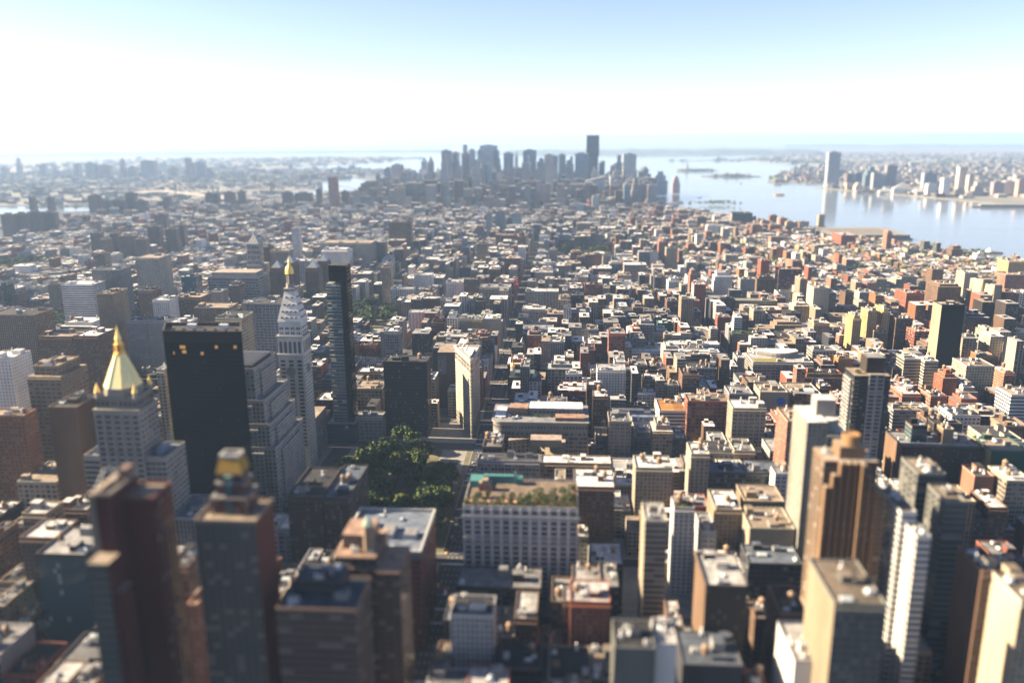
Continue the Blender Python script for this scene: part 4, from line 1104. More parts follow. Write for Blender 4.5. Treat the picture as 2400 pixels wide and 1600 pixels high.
# ------------------------------------------------------------------ the other buildings one can pick out, by roofline corners, height and depth
# name | label | left px | right px | roofline py | height (or minus Y) | depth | colour | style | roof | side style | setback storeys
TABLE = '''
office_building|white gridded office block with sandy side wall below golden pyramid|38|132|1131|60|42|cr|grid|t||0
warehouse|windowless pale beige shed roof block at the left edge|-60|34|1122|52|30|bg|blank|t||0
office_building|tan square-windowed office block with white roof beside pyramid tower|100|180|1044|62|36|tn|grid|w||0
apartment_house|brown brick block with bright white roof before dark red slabs|45|130|1262|72|26|br|punch|w||0
office_building|blue glass front block with pale roof boxes left of red slabs|82|200|1302|74|36|db|glass|s||0
loft_building|tan block with a white roof box far left, below white grid block|50|108|1206|70|20|tn|loft|w||0
loft_building|brown loft with long skylit white roof left of red slabs|130|205|1196|58|24|br|loft|w||0
apartment_house|narrow pinkish block squeezed left of the yellow capped tower|438|462|1418|86|24|pk|punch|t||0
apartment_house|dim brown slab between red slabs and yellow capped tower|392|440|1330|95|22|br|punch|k||0
office_building|brown banded office block with bright blue roof terrace|645|835|1432|108|30|br|band|b||0
office_building|blue roof penthouse block rising behind the blue roof terrace|690|800|1362|116|16|db|band|b||0
office_building|dark brown office block with black roof tanks before the square|672|756|1165|76|52|db|punch|k||0
office_building|dark office block with blue and white stepped roofs before the square|757|817|1168|75|60|db|pair|b||0
office_building|flat grey block with pale stone side between pyramid tower and brick tower|392|470|1215|60|40|gy|pier|b||0
loft_building|grey paired-window block with dark roof box behind the roof garden|1118|1264|1081|64|15|gy|loft|k||0
loft_building|low block with long bright white roof strip behind the roof garden|1266|1432|1087|44|18|tn|loft|w||0
loft_building|brown arcaded loft with snow white roof right of the roof garden|1345|1440|1142|66|34|br|punch|w||0
loft_building|pale stone sliver with green edged roof beside the roof garden block|1300|1325|1136|62|30|cr|blank|t||0
loft_building|dark low block with cluttered roof at the foot of the roof garden block|1068|1268|1378|40|26|db|loft|g||0
office_building|small white finned block in the dark street below the roof garden|1055|1156|1442|66|20|wh|pier|k||0
tenement|red brick row with white roof patches below the roof garden|1336|1430|1412|62|24|rd|punch|w||0
loft_building|grey green block with dark pool like roof at lower middle|1440|1535|1520|84|24|gg|blank|k||0
loft_building|white rendered block with bright parapet beside the grey green block|1537|1586|1512|82|22|wh|blank|w||0
loft_building|narrow beige ribbed tower with pale lit edge right of the roof garden|1512|1564|1222|94|26|bg|band|s|blank|0
loft_building|small white block with an autumn coloured roof garden|1580|1628|1192|66|18|wh|punch|t||0
loft_building|beige block with two deep dark light wells and white roof|1490|1576|1098|62|26|bg|punch|w|blank|0
loft_building|narrow beige loft with deep dark court and sunlit side|1620|1663|1066|68|26|bg|punch|w|blank|0
loft_building|wide dark loft with blue grey roof and green cornice|1663|1748|1108|52|22|dg|loft|b||0
loft_building|dark green trimmed loft with white patched roof|1750|1832|1108|51|24|gg|loft|b||0
loft_building|tan loft with rounded sunlit corner and pale roof|1677|1738|1196|60|34|tn|punch|w|blank|0
loft_building|tan loft with broad pale roof and wooden tanks in front of pink tower|1745|1838|1176|58|30|tn|punch|t||0
loft_building|beige windowless loft with sunlit orange side wall|1758|1862|1240|58|34|bg|blank|t||0
office_building|dark brown block with large white roof and sunlit orange edge|1654|1752|1375|84|36|db|tiny|w|blank|0
loft_building|low dark loft with blue roof right of the light well blocks|1755|1880|1322|46|26|dg|grid|b||0
loft_building|dark blue shaded roof block at the bottom beside grey green block|1600|1740|1560|56|30|dg|blank|b||0
apartment_house|dim brown brick block in shadow left of the cream slab|1830|1890|1440|66|30|br|punch|k||0
office_building|tall cream slab with blank sunlit side at lower right|1957|2078|1418|110|42|gg|pair|t|blank|0
garage|low white garage with bright roof ramp at the bottom right|1862|1935|1552|64|36|wh|blank|w||0
apartment_tower|pinkish brick apartment tower with brown roof box|1846|1892|990|92|36|pk|punch|t||0
hotel|ornate tan hotel tower with tall arched top storeys|1718|1796|958|72|26|bg|pair|w||0
loft_building|wide red brown block with dark grid front and stepped roof|1612|1712|942|60|24|rd|grid|t||0
loft_building|white walled block with flat bright orange roof|1546|1609|964|46|38|wh|band|o||0
store|long low white arcaded store with blue roof|1440|1543|990|30|44|wh|pair|b||0
office_building|beige block with dark front and painted blue disc|1782|1846|920|62|30|bg|blank|t||0
office_building|broad pale flat roof hall with barrel skylight behind blue disc block|1850|1925|925|44|44|cr|blank|t||0
office_building|long grey store with curved white penthouse and olive lawn roof|1766|1906|850|50|46|ls|loft|s||0
loft_building|grey loft with round-arched top windows left of wide avenue|1612|1680|864|46|26|gy|pair|k||0
loft_building|tall white loft with dark square windows and white roof|1400|1467|869|56|28|wh|punch|s||0
loft_building|red brown block with L-shaped white roof wall|1312|1394|918|44|36|rd|blank|w||0
loft_building|slim ornate brown block with carved top in front of white loft|1390|1425|930|58|22|br|pair|w||0
loft_building|dark gridded loft with green terrace and set back top|1284|1342|857|56|24|gy|grid|s||1
loft_building|yellowish brown loft with blank wall left of white loft block|1508|1556|892|42|26|tn|punch|w||0
loft_building|small cream loft with steep white side wall|1560|1592|905|40|20|cr|punch|g||0
loft_building|pale loft with arched windows below long white roofs|1440|1466|850|50|22|wh|loft|s||0
loft_building|grey arched loft with two roof tanks right of the deep avenue|1231|1309|684|58|30|ls|pair|w||0
loft_building|grey columned loft with white cornice right of the deep avenue|1224|1278|725|46|28|ls|loft|w||0
loft_building|broad pale loft with two rows of windows beside the deep avenue|1217|1297|772|44|28|wh|loft|g||0
loft_building|white arcaded store with long even windows left of the deep avenue|957|1032|733|44|22|wh|pair|s||0
loft_building|very narrow grey tower rising from the arcaded white store|1032|1043|700|60|12|gy|punch|s||0
loft_building|buff loft with white mansard, first in the coloured row|1077|1105|748|46|30|bg|punch|s||0
loft_building|orange buff loft in the middle of the coloured row|1106|1130|750|45|30|yl|punch|s||0
loft_building|cream blank loft with white roof closing the coloured row|1131|1172|748|46|34|cr|tiny|w||0
loft_building|tan corner loft with sunlit tower bay beside the mural|1022|1094|790|50|24|tn|pair|s||0
loft_building|white bay-fronted store building between park and avenue|1045|1122|662|54|34|wh|punch|s||0
loft_building|pale stone block with recessed top floor beside deep avenue|1124|1196|674|56|36|ls|loft|g||0
loft_building|clean white loft with square windows above the tree square|970|1012|645|54|28|wh|punch|w||0
apartment_tower|slim tan tower rising alone above the tree square|893|916|622|78|22|tn|punch|t||1
loft_building|wide white low store at the edge of the tree square|915|968|678|36|30|wh|grid|s||0
loft_building|dark brown blank wall block right of the tree square|968|1030|700|40|20|br|blank|w||0
apartment_tower|big hazy dark brown slab tower behind the tree square|910|963|521|96|30|br|punch|k||0
apartment_tower|dark red brick tower beside the deep avenue with white roof|1182|1220|606|62|26|rd|punch|w||0
apartment_tower|tan hazy tower with tall windows before small distant park|1116|1142|568|84|26|tn|punch|t||1
apartment_tower|dim brown spired apartment tower at the head of the deep avenue|1213|1232|548|80|22|br|punch|t||2
library|long dark red library block beside the small distant park|1166|1213|552|44|40|rd|pier|t||0
apartment_tower|grey tower with red roof line right of deep avenue|1288|1306|585|48|20|bg|punch|t||0
apartment_house|red brown banded apartment block right of the arched loft|1370|1412|668|62|24|rd|band|k||0
apartment_house|long brown apartment block behind the arched loft|1308|1366|672|44|24|br|band|g||0
office_building|tan block with strong vertical dark stripes at left edge|-30|78|738|-980|42|tn|pier|k||0
apartment_tower|tall thin tan slab with tiny windows above the left park|226|262|690|-1010|40|tn|tiny|t||0
apartment_house|white stepped apartment block with balconies below left park|140|218|758|-1060|44|wh|band|w||1
apartment_house|dark brick slab with tiny windows left of tall tan slab|90|168|790|-960|34|br|punch|t||0
apartment_house|second dark brick block with bright roof edge below tan slab|175|228|788|-900|40|br|punch|w||0
apartment_house|white apartment block with punched windows left of black slab|357|396|704|-1180|30|wh|punch|w||0
apartment_house|brown apartment block behind the white punched block|322|360|682|-1260|26|br|punch|k||0
apartment_house|brown school like block with many windows left of grid block|412|470|698|-1230|40|br|punch|t||0
apartment_house|long grey twin block just above the pyramid lantern|296|344|752|-1010|24|gy|punch|k||0
apartment_house|second grey twin block just above the black slab corner|345|390|752|-1010|24|gy|punch|k||0
apartment_house|white balcony block directly over the black slab roof|392|440|757|-1000|30|wh|band|w||0
office_building|tall tan building behind the black slab with dark roof plant|505|565|748|-830|34|bg|pair|k||0
office_building|grey block with green tall windows behind the clock tower|576|668|712|-1010|40|gy|pair|k||0
office_building|tan low wide block with red roof clutter above black slab|455|535|722|-1060|34|tn|punch|t||0
office_building|stepped tan office tower with arcaded upper storey far left|60|138|862|-640|40|tn|pair|t||2
apartment_house|orange brown brick tower cut by the left edge|-40|56|975|-600|16|ob|punch|t||0
apartment_house|brown blank walled block with dark roof left of pyramid tower|112|178|955|-560|30|br|blank|k||0
apartment_house|white tiny-windowed tower cut by the left edge|-40|24|842|-700|30|wh|tiny|w||0
loft_building|beige ribbed block with lit side between pyramid tower and black slab|366|384|868|-690|40|cr|punch|w||0
loft_building|tan gridded block with tan roof right of glass tower|828|895|912|-905|34|tn|grid|t||0
loft_building|brown loft with white roof patch behind the tan gridded block|838|895|872|-985|26|br|loft|w||0
loft_building|dark arched loft on the corner with tall middle bays|902|934|778|-1090|24|gy|loft|w||0
apartment_tower|tall dark stone tower with vertical bays facing the square|898|1000|848|-862|26|db|pier|k||0
loft_building|small white houses in a row at the edge of the square|820|895|978|-850|18|ls|pair|g||0
loft_building|brown and dark lofts with small court right of the glass tower|838|893|800|-1130|26|db|loft|w||0
office_building|wide near-black office block with sunlit end at the right|2115|2300|1048|66|36|db|tiny|g|blank|0
office_building|black glass box standing on the near-black office roof|2138|2174|1000|80|14|bk|glass|k||0
garage|tan box standing behind the near-black office block|2211|2236|1008|78|12|tn|blank|t||0
apartment_house|block wrapped in green netting with yellow sunlit side|2325|2410|1058|66|34|gn|blank|t|blank|0
apartment_tower|grey green tower with open roof frame at right|2216|2266|1178|116|24|gg|band|t|punch|0
apartment_tower|taller grey green slab joined behind the roof frame tower|2152|2216|1112|120|26|gg|band|t|punch|0
apartment_tower|white balcony tower with blank white head at right|2112|2148|1202|120|40|wh|band|t|balc|0
apartment_tower|lower white tower with small blue pool roof|2149|2182|1260|113|26|wh|band|t|balc|0
apartment_house|brown tower with pink sunlit edge at far right|2302|2358|1342|95|28|br|punch|k|blank|0
apartment_house|cream tower wall lit by sun at bottom right edge|2394|2470|1412|95|38|cr|punch|t|blank|0
tenement|low dark red block with pale roof below grey green tower|2160|2240|1428|42|22|rd|blank|w||0
loft_building|low white roofed loft at the bottom right corner|2240|2330|1480|40|30|bg|loft|w||0
apartment_house|cream block with rows of small windows at right|2266|2331|859|60|36|cr|punch|t||0
office_building|white and black striped office slab cut by right edge|2371|2440|927|60|30|wh|band|t|band|0
telephone_building|tall black fronted tower with cream blank side wall|2208|2262|716|112|26|bk|blank|t|blank|0
telephone_building|lower tan windowed stage at the foot of black tower|2214|2256|762|-1080|20|tn|pair|k||0
apartment_tower|yellow stepped apartment tower, leftmost of the sunny right-hand row|2000|2020|742|72|30|yl|punch|t||1
apartment_tower|yellow apartment tower with roof terrace, second of sunny right-hand row|2035|2056|730|72|30|yl|punch|t||0
apartment_tower|yellow striped apartment tower, third of the sunny right-hand row|2070|2087|726|74|40|yl|punch|t||1
apartment_house|dark brick block with sunlit edge right of the yellow row|2101|2140|748|62|26|br|punch|t||0
apartment_house|big brown brick cross-shaped block with many windows|2200|2254|668|70|50|br|tiny|t||1
apartment_house|red brick block with sunlit corner left of big brown block|2125|2162|688|58|26|rd|punch|t||0
apartment_tower|brown tower pair with pale side near the river|2186|2212|632|58|30|br|tiny|t||0
apartment_tower|cream side tower left of brown river pair|2262|2292|640|60|36|cr|tiny|t||0
warehouse|large yellow warehouse block beside the river|2365|2420|614|44|50|yl|punch|t||0
apartment_house|long pink brick apartment slab at right edge|2358|2440|645|60|30|pk|punch|t||0
warehouse|white gridded warehouse behind the cream twin towers|2375|2420|688|48|40|wh|grid|t||0
apartment_tower|tan brick tower with stepped crown in middle right|1618|1632|635|62|26|pk|punch|t||2
apartment_house|white stepped apartment block in middle right|1676|1716|640|56|30|wh|punch|w||2
apartment_tower|white tower with broad brown front in middle right|1627|1655|668|72|30|rd|blank|w|blank|0
apartment_tower|red brick tower with two rounded heads in middle right|1784|1804|612|74|30|rd|blank|t||0
apartment_house|very wide dark red brick block in middle right|1826|1880|632|58|30|dr|band|t||0
apartment_house|dark brown brick block with stepped roof before wide red block|1775|1818|650|58|30|br|tiny|k||1
apartment_house|grey slab with cream side left of stepped brown block|1736|1770|655|60|24|gy|tiny|t||0
apartment_tower|tan ribbed tower with tiny windows beside cream tower|1876|1892|655|66|36|tn|tiny|t||0
apartment_tower|cream tower with blank sunlit side in middle right|1908|1945|676|74|40|cr|tiny|t|blank|0
apartment_house|long tan block with low roof gardens in middle right|1722|1822|705|36|22|yl|band|g||0
apartment_house|lower orange tan block in front of long tan block|1726|1820|728|32|18|og|band|t||0
loft_building|slim red brick loft with fire stairs in middle right|1618|1640|706|52|20|rd|blank|w||0
apartment_tower|pale slab tower with green roof edge by wide avenue|1562|1588|582|64|28|bg|tiny|n||0
apartment_tower|grey tower with sunlit edge left of pale slab tower|1544|1562|568|66|28|pk|tiny|t||0
loft_building|green netted scaffold loft in middle right|1542|1580|758|44|20|gn|blank|w|punch|0
loft_building|red sided loft with brown back wall by wide avenue|1682|1712|745|40|22|rd|blank|g|punch|0
loft_building|black loft with roof garden right of the wide avenue|1716|1785|784|44|24|dg|pair|n||0
loft_building|pale blue grey low store right of the wide avenue|1728|1745|840|32|30|gy|blank|b||0
loft_building|long white store with white roof wall left of wide avenue|1570|1686|808|36|22|wh|loft|w||0
loft_building|second long white store nearer along wide avenue|1480|1686|826|38|18|wh|loft|w||0
loft_building|pale office loft with tall grid windows beside the curved penthouse|1905|1960|822|58|26|ls|grid|g||0
tenement|red brick stepped building with orange terrace plants|1885|1985|880|46|30|rd|punch|k||1
apartment_house|orange brick block with yellow sunlit side at right|1965|2000|842|52|26|og|blank|t||0
loft_building|grey blank box with white roof at right|2030|2075|834|52|30|tn|blank|w||0
apartment_house|dark balcony block with cream sunlit end at right|2120|2160|842|58|24|bg|band|w||0
apartment_house|cream balcony block with white roof frames at right|2168|2200|848|58|26|cr|band|w||0
apartment_house|bright red brick tower with stepped top at right|2212|2245|880|56|24|rd|tiny|t||1
loft_building|red brick gridded loft with white windows at right|2145|2182|778|54|30|rd|grid|t||0
loft_building|pale loft with columns and arched top at right|2115|2158|925|40|34|pk|pair|w||0
loft_building|pink brick loft with arched windows and tanks at right|2182|2220|930|42|34|pk|pair|k||0
office_building|concrete and glass block with planted roof at right|2095|2185|962|46|26|gy|band|t||0
loft_building|white loft with broad windows and curved white head at right|2232|2298|975|48|30|wh|grid|k||0
loft_building|dark red gabled loft before white headed loft|2172|2215|985|44|26|br|punch|k||0
loft_building|cream sunlit loft with chimney like tanks at right edge|2312|2395|1030|58|34|cr|punch|k||0
loft_building|tan low loft with peaked sunlit side wall at right|2285|2330|1118|56|24|pk|blank|k|blank|0
loft_building|white cluttered roof loft above grey green tower|2360|2420|1128|58|30|bg|loft|w||0
warehouse|huge red brick warehouse block near the river bend|1972|2006|552|-2480|90|rd|tiny|s|tiny|0
warehouse|red brick warehouse left of huge red block|1826|1850|542|-2720|50|rd|punch|t|pier|0
warehouse|cream warehouse with sunlit side left of red warehouse|1778|1792|536|-2760|50|cr|punch|t|pier|0
warehouse|white low warehouse right of the red warehouse|1868|1890|556|-2600|50|wh|blank|w||0
apartment_tower|cream tower block in front of white warehouse|1872|1882|578|-2330|40|yl|punch|t||0
warehouse|tan warehouse with sunlit side above middle rooftops|1648|1678|528|-2860|50|tn|punch|t|punch|0
warehouse|dark blue shaded block with pale side above middle rooftops|1716|1764|500|-3050|60|dg|blank|k|blank|0
apartment_tower|pink brick stepped tower before the long pier|2080|2092|542|-2380|30|pk|punch|t||1
apartment_tower|pale green glass tower by the river, left of a pair|2166|2180|566|-2330|24|gg|band|w||0
apartment_tower|green grey glass tower by the river, right of a pair|2196|2206|570|-2290|24|gg|band|w||0
apartment_tower|dark brick stepped tower beside the river towers|2232|2258|578|-2200|30|br|punch|t||2
apartment_house|terracotta school block before the river towers|2100|2124|602|-2180|40|rd|blank|t||0
apartment_house|white stepped block at the water's edge|2288|2312|596|-2150|30|wh|blank|w||2
apartment_tower|red brick tall slab at the far river end|768|788|416|-3624|34|pk|tiny|t|tiny|0
apartment_tower|small pale cylinder like tower before hazy housing slabs|682|700|535|-2050|22|wh|band|w||0
office_building|hazy pale block with long grid front behind brown pyramid towers|750|870|570|-1900|60|ls|punch|t||0
apartment_house|white stepped hotel block in front of hazy grid block|752|815|585|-1820|40|wh|punch|w||1
office_building|domed tan corner block right of hazy grid block|870|902|568|-1950|30|tn|pier|s||0
office_building|white gridded store between brown pyramid towers|684|726|612|-1700|30|wh|grid|w||0
apartment_tower|brown slab immediately right of stone lantern tower|612|632|580|-1700|26|br|tiny|k||0
apartment_house|tan wide block with tall windows right of lantern tower|632|676|588|-1650|34|bg|punch|t||0
apartment_house|grey concrete block with heavy cornice at left|214|278|633|-1330|40|gy|pier|k||0
office_building|grey hospital like block with many windows at left|316|372|605|-1500|50|ls|punch|t||0
hospital|pale long hospital block beside left park|142|216|668|-1290|40|wh|band|w||0
apartment_tower|slim tan balcony tower at upper left|220|245|595|-1620|22|tn|band|t||0
apartment_house|dark green glass block left of white gridded block|424|458|650|-1420|26|tl|glass|k||0
'''
for row in TABLE.strip().split('\n'):
    nm, lab, xl, xr, py, H, D, c, st, rc, sst, sb = row.split('|')
    xl, xr, py, H, D, sb = float(xl), float(xr), float(py), float(H), float(D), int(sb)
    if H > 0:
        x0, y0 = P(xl, py, H); x1, _ = P(xr, py, H); z0 = 0.0
        y0 = (y0+P(xr, py, H)[1])/2; x0 = P(xl, py, H)[0]
    else:
        y0 = -H; x0, zt = PY(xl, py, y0); x1, _ = PY(xr, py, y0); z0 = gz(x0, y0); H = zt-z0
    if H < 8: print('LOW', lab, H); H = 8
    col = C[c]; scol = None
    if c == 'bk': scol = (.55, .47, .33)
    if c == 'gn' and D > 30: scol = (.62, .48, .2)  # sunlight on this side put into its yellow colour
    if lab.startswith('dark brown block with large white roof') or 'near-black office block' in lab: scol = (.42, .27, .17)  # sunlit sides painted warm and lighter than the fronts
    if lab.startswith('tall cream slab'): scol = (.60, .50, .34)  # sunlit side painted cream, shaded front left greyer
    if lab.startswith('brown tower with pink'): scol = (.5, .3, .2)  # sunlight on the edge put into its pinkish colour
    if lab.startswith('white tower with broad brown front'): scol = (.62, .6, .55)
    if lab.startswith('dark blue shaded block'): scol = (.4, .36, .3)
    kf = .58 if y0 < 440 else .8 if y0 < 560 else 1.0  # near roofs and sides darkened in colour to imitate a vignette
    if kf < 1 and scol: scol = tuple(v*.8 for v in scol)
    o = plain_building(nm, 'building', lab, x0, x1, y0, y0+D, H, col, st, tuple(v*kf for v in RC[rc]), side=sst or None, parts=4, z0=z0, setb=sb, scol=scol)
    if 'blue disc' in lab:
        b = MB(); b.tube((x1-6.5, y0-.02, H-9), (x1-6.5, y0-.25, H-9), 4.2, 4.2, PAINT, (.02, .08, .35), 24); b.build('painted_disc', o)
    if 'pool' in lab and 'blue' in lab:
        b = MB(); b.box(x0+3, x1-3, y0+4, y0+12, H+.05, H+.4, GLASS, (.03, .35, .5)); b.build('pool', o)
    if 'olive lawn' in lab:
        b = MB(); b.box(x0+3, x0+40, y0+2, y0+18, H+.1, H+.5, LEAF, (.17, .15, .04)); b.build('roof_lawn', o)
        b = MB(); cx, cy = x0+38, y0+34
        b.prism([(cx+24, cy-2), (cx+24, cy+10), (cx-26, cy+10)]+[(cx-26+50*(i/10), cy-2-13*math.sin(math.pi*i/10)) for i in range(0, 10)], H, H+7, wall_mat('band'), (.6, .58, .54), ROOF, RC['w'], bay=4, fl=5); b.build('curved_penthouse', o)
    if 'barrel skylight' in lab:
        b = MB(); X0, X1, yy = x0+8, x1-6, y0+12
        for i in range(8):
            a0, a1 = math.pi*i/8, math.pi*(i+1)/8
            b.face([(X0, yy-7*math.cos(a0), H+4*math.sin(a0)), (X1, yy-7*math.cos(a0), H+4*math.sin(a0)), (X1, yy-7*math.cos(a1), H+4*math.sin(a1)), (X0, yy-7*math.cos(a1), H+4*math.sin(a1))], GLASS, (.3, .34, .36))
        b.build('barrel_skylight', o)
    if 'roof garden' in lab and 'autumn' in lab or 'black loft with roof garden' in lab or 'terrace plants' in lab or 'planted roof' in lab:
        r = random.Random(int(x0*7)); b = MB()
        for k in range(16): leaf_cloud(b, r.uniform(x0+2, x1-2), r.uniform(y0+1.5, y0+8), H+1.2, 1.6, 1.4, 1.2, 26, .5, r, GREENS+AUTUMN)
        b.build('roof_plants', o)
    if 'beside the mural' in lab or 'mural' in lab:
        b = MB(); b.box(x0-5, x0-.05, y0+1, y0+20, 0, H-3, wall_mat('pair'), C['cr'], ROOF, RC['t']); b.build('tower_bay', o)
    LMK_SKIP = True

# block with a painted advertisement wall, behind the wedge
def mural_block():
    Y = 960.0
    x0, z = PY(1025, 825, Y); x1, _ = PY(1068, 825, Y)
    t = thing('mural_block', 'cream block with large grey painted wall picture left of triangular building', 'building')
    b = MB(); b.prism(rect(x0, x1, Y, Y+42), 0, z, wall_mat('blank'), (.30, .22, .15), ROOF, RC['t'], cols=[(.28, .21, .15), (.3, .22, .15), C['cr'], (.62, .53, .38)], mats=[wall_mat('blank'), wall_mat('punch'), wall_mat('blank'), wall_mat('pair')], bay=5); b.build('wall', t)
    b = MB(); xa, xb = x0+.6, x0+(x1-x0)*.46; za, zb = z-27, z-5
    b.box(xa, xb, Y-.12, Y-.02, za, zb, TRIM, (.36, .35, .36)); mu = b.build('painted_panel', t)
    b = MB(); b.face([(xa+3.2, Y-.15, za+18), (xa+4.4, Y-.15, za+18), (xa+3.0, Y-.15, za+9), (xa+2.1, Y-.15, za+9)], TRIM, (.45, .13, .05)); b.face([(xa+1.5, Y-.15, za+5.5), (xa+4.8, Y-.15, za+3), (xa+5.2, Y-.15, za+4.2), (xa+2, Y-.15, za+7.5)], TRIM, (.68, .68, .68))
    for k in range(3): b.face([(xa+.6, Y-.15, zb-1.4-k*1.1), (xb-.8-k*.7, Y-.15, zb-1.4-k*1.1), (xb-.8-k*.7, Y-.15, zb-.8-k*1.1), (xa+.6, Y-.15, zb-.8-k*1.1)], TRIM, (.2, .12, .14))
    b.build('painted_shapes', mu)
    claim(x0, x1, Y, Y+42)
    x0, z = PY(1049, 916, 925); x1, _ = PY(1078, 916, 925)
    plain_building('loft_building', 'building', 'small tan corner block with pale roof tucked against the wedge', x0, min(x1, -112), 925, 945, max(z, 15), C['bg'], 'pair', RC['w'], parts=2)
mural_block()

# red tower crane in the deep avenue
def crane():
    x, y = -93, 1640
    t = thing('tower_crane', 'tall bright red construction crane standing in the deep avenue', 'crane')
    b = MB(); rd = (.55, .06, .03); zt = PY(1211, 648, y)[1]
    def lat(p, q, w_):
        p, q = Vector(p), Vector(q); n = max(2, int((q-p).length/6)); u = (q-p).normalized(); e = u.orthogonal().normalized()*w_; f = u.cross(e)
        for s in (e, -e, f, -f): b.tube(p+s, q+s, .35, .35, PAINT, rd, 4)
        for i in range(n): b.tube(p+(q-p)*i/n+(e if i % 2 else -e), p+(q-p)*(i+1)/n+(-e if i % 2 else e), .22, .22, PAINT, rd, 4)
    lat((x, y, 0), (x, y, 30), 1.2); b.build('mast', t)
    b = MB(); b.box(x-3, x+3, y-3, y+4, 30, 35, PAINT, rd); b.build('cab', t)
    b = MB(); lat((x, y, 34), (x-3, y-4, zt), .9); b.build('boom', t)
    b = MB(); b.tube((x, y+4, 34), (x+1, y+7, 48), .4, .4, PAINT, rd); b.tube((x+1, y+7, 48), (x-3, y-4, zt), .12, .12, PAINT, (.1, .1, .1), 4); b.build('counter_stay', t)
crane()

# ------------------------------------------------------------------ far skylines: px left, px right, top py, distance Y, colour, style, roof form
def far_tower(nm, lab, xl, xr, py, Y, D, col, st, form='flat', group=None, side=None, scol=None):
    x0, zt = PY(xl, py, Y); x1, _ = PY(xr, py, Y); g0 = gz((x0+x1)/2, Y)
    if zt < g0+10: print('LOWFAR', lab, zt); zt = g0+10
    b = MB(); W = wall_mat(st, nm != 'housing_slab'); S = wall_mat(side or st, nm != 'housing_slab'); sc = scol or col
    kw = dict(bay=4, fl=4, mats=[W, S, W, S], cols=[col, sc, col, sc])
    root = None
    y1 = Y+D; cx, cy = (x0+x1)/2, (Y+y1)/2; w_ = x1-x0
    if form == 'flat':
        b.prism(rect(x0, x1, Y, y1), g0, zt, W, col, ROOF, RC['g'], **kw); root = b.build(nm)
        q = MB(); q.box(x0+w_*.25, x0+w_*.7, Y+D*.25, Y+D*.7, zt, zt+5, wall_mat('blank'), col, ROOF, RC['g']); q.build('roof_plant', root)
    elif form == 'step':
        h = zt-g0
        b.prism(rect(x0, x1, Y, y1), g0, g0+h*.62, W, col, ROOF, RC['g'], **kw); root = b.build(nm)
        q = MB(); q.prism(rect(x0+w_*.14, x1-w_*.14, Y+4, y1-4), g0+h*.62, g0+h*.84, W, col, ROOF, RC['g'], **kw); q.build('setback', root)
        q = MB(); q.prism(rect(x0+w_*.3, x1-w_*.3, Y+8, y1-8), g0+h*.84, zt, W, col, ROOF, RC['g'], **kw); q.build('setback', root)
    elif form == 'spire':
        h = zt-g0
        b.prism(rect(x0, x1, Y, y1), g0, g0+h*.66, W, col, ROOF, RC['g'], **kw); root = b.build(nm)
        q = MB(); q.prism(rect(x0+w_*.2, x1-w_*.2, Y+5, y1-5), g0+h*.66, g0+h*.86, W, col, ROOF, RC['g'], **kw); q.build('setback', root)
        q = MB(); q.frustum(rect(x0+w_*.22, x1-w_*.22, Y+6, y1-6), g0+h*.86, rect(cx-.5, cx+.5, cy-.5, cy+.5), zt, TRIM, tuple(v*.8 for v in col)); q.build('spire', root)
    elif form == 'dome':
        b.prism(rect(x0, x1, Y, y1), g0, zt-w_*.45, W, col, **kw); root = b.build(nm)
        q = MB(); q.lathe(cx, cy, [(w_*.62*math.cos(a), zt-w_*.45+w_*.45*math.sin(a)) for a in [math.pi/2*i/6 for i in range(7)]], 16, TRIM, (.25, .32, .33)); q.build('dome', root)
    elif form == 'wedge':
        b.prism(rect(x0, x1, Y, y1), g0, zt-22, W, col, **kw); root = b.build(nm)
        q = MB(); z = zt-22
        q.face([(x0, Y, z), (x1, Y, z), (x1, Y, zt)], wall_mat('blank'), col); q.face([(x1, y1, z), (x0, y1, z), (x1, y1, zt)], wall_mat('blank'), col)
        q.face([(x0, y1, z), (x0, Y, z), (x1, Y, zt), (x1, y1, zt)], TRIM, (.7, .69, .66)); q.face([(x1, Y, z), (x1, y1, z), (x1, y1, zt), (x1, Y, zt)], wall_mat('blank'), col); q.build('sloped_roof', root)
    elif form == 'curve':
        n = 10
        pts = [(x0+w_*i/n, g0+(zt-g0)*(.55+.45*math.cos(math.pi/2*(i/n)**1.5))) for i in range(n+1)]
        for i in range(n):
            (a, z), (c_, z2) = pts[i], pts[i+1]
            b.face([(a, Y, g0), (c_, Y, g0), (c_, Y, z2), (a, Y, z)], W, col, [(i, 0), (i+1, 0), (i+1, (z2-g0)/4), (i, (z-g0)/4)])
            b.face([(a, Y, z), (c_, Y, z2), (c_, y1, z2), (a, y1, z)], TRIM, col); b.face([(c_, y1, g0), (a, y1, g0), (a, y1, z), (c_, y1, z2)], W, col)
        b.face([(x0, y1, g0), (x0, Y, g0), (x0, Y, pts[0][1]), (x0, y1, pts[0][1])], TRIM, (.5, .52, .5)); root = b.build(nm)
    elif form == 'gable':
        h = zt-g0; z = g0+h*.45
        b.prism(rect(x0, x1, Y, y1), g0, z, W, col, **kw); root = b.build(nm)
        q = MB(); q.frustum(rect(x0, x1, Y, y1), z, rect(cx-.8, cx+.8, cy-.8, cy+.8), zt, TRIM, (.72, .71, .69)); q.build('peaked_roof', root)
    tag(root, lab, 'building', group)
    claim(x0, x1, Y, y1)
    return root, (x0, x1, Y, y1, zt)
BL, PL, GY = (.10, .15, .21), (.48, .50, .50), (.26, .28, .30)
CRM, BRN, TEA = (.56, .47, .36), (.22, .15, .13), (.09, .20, .23)
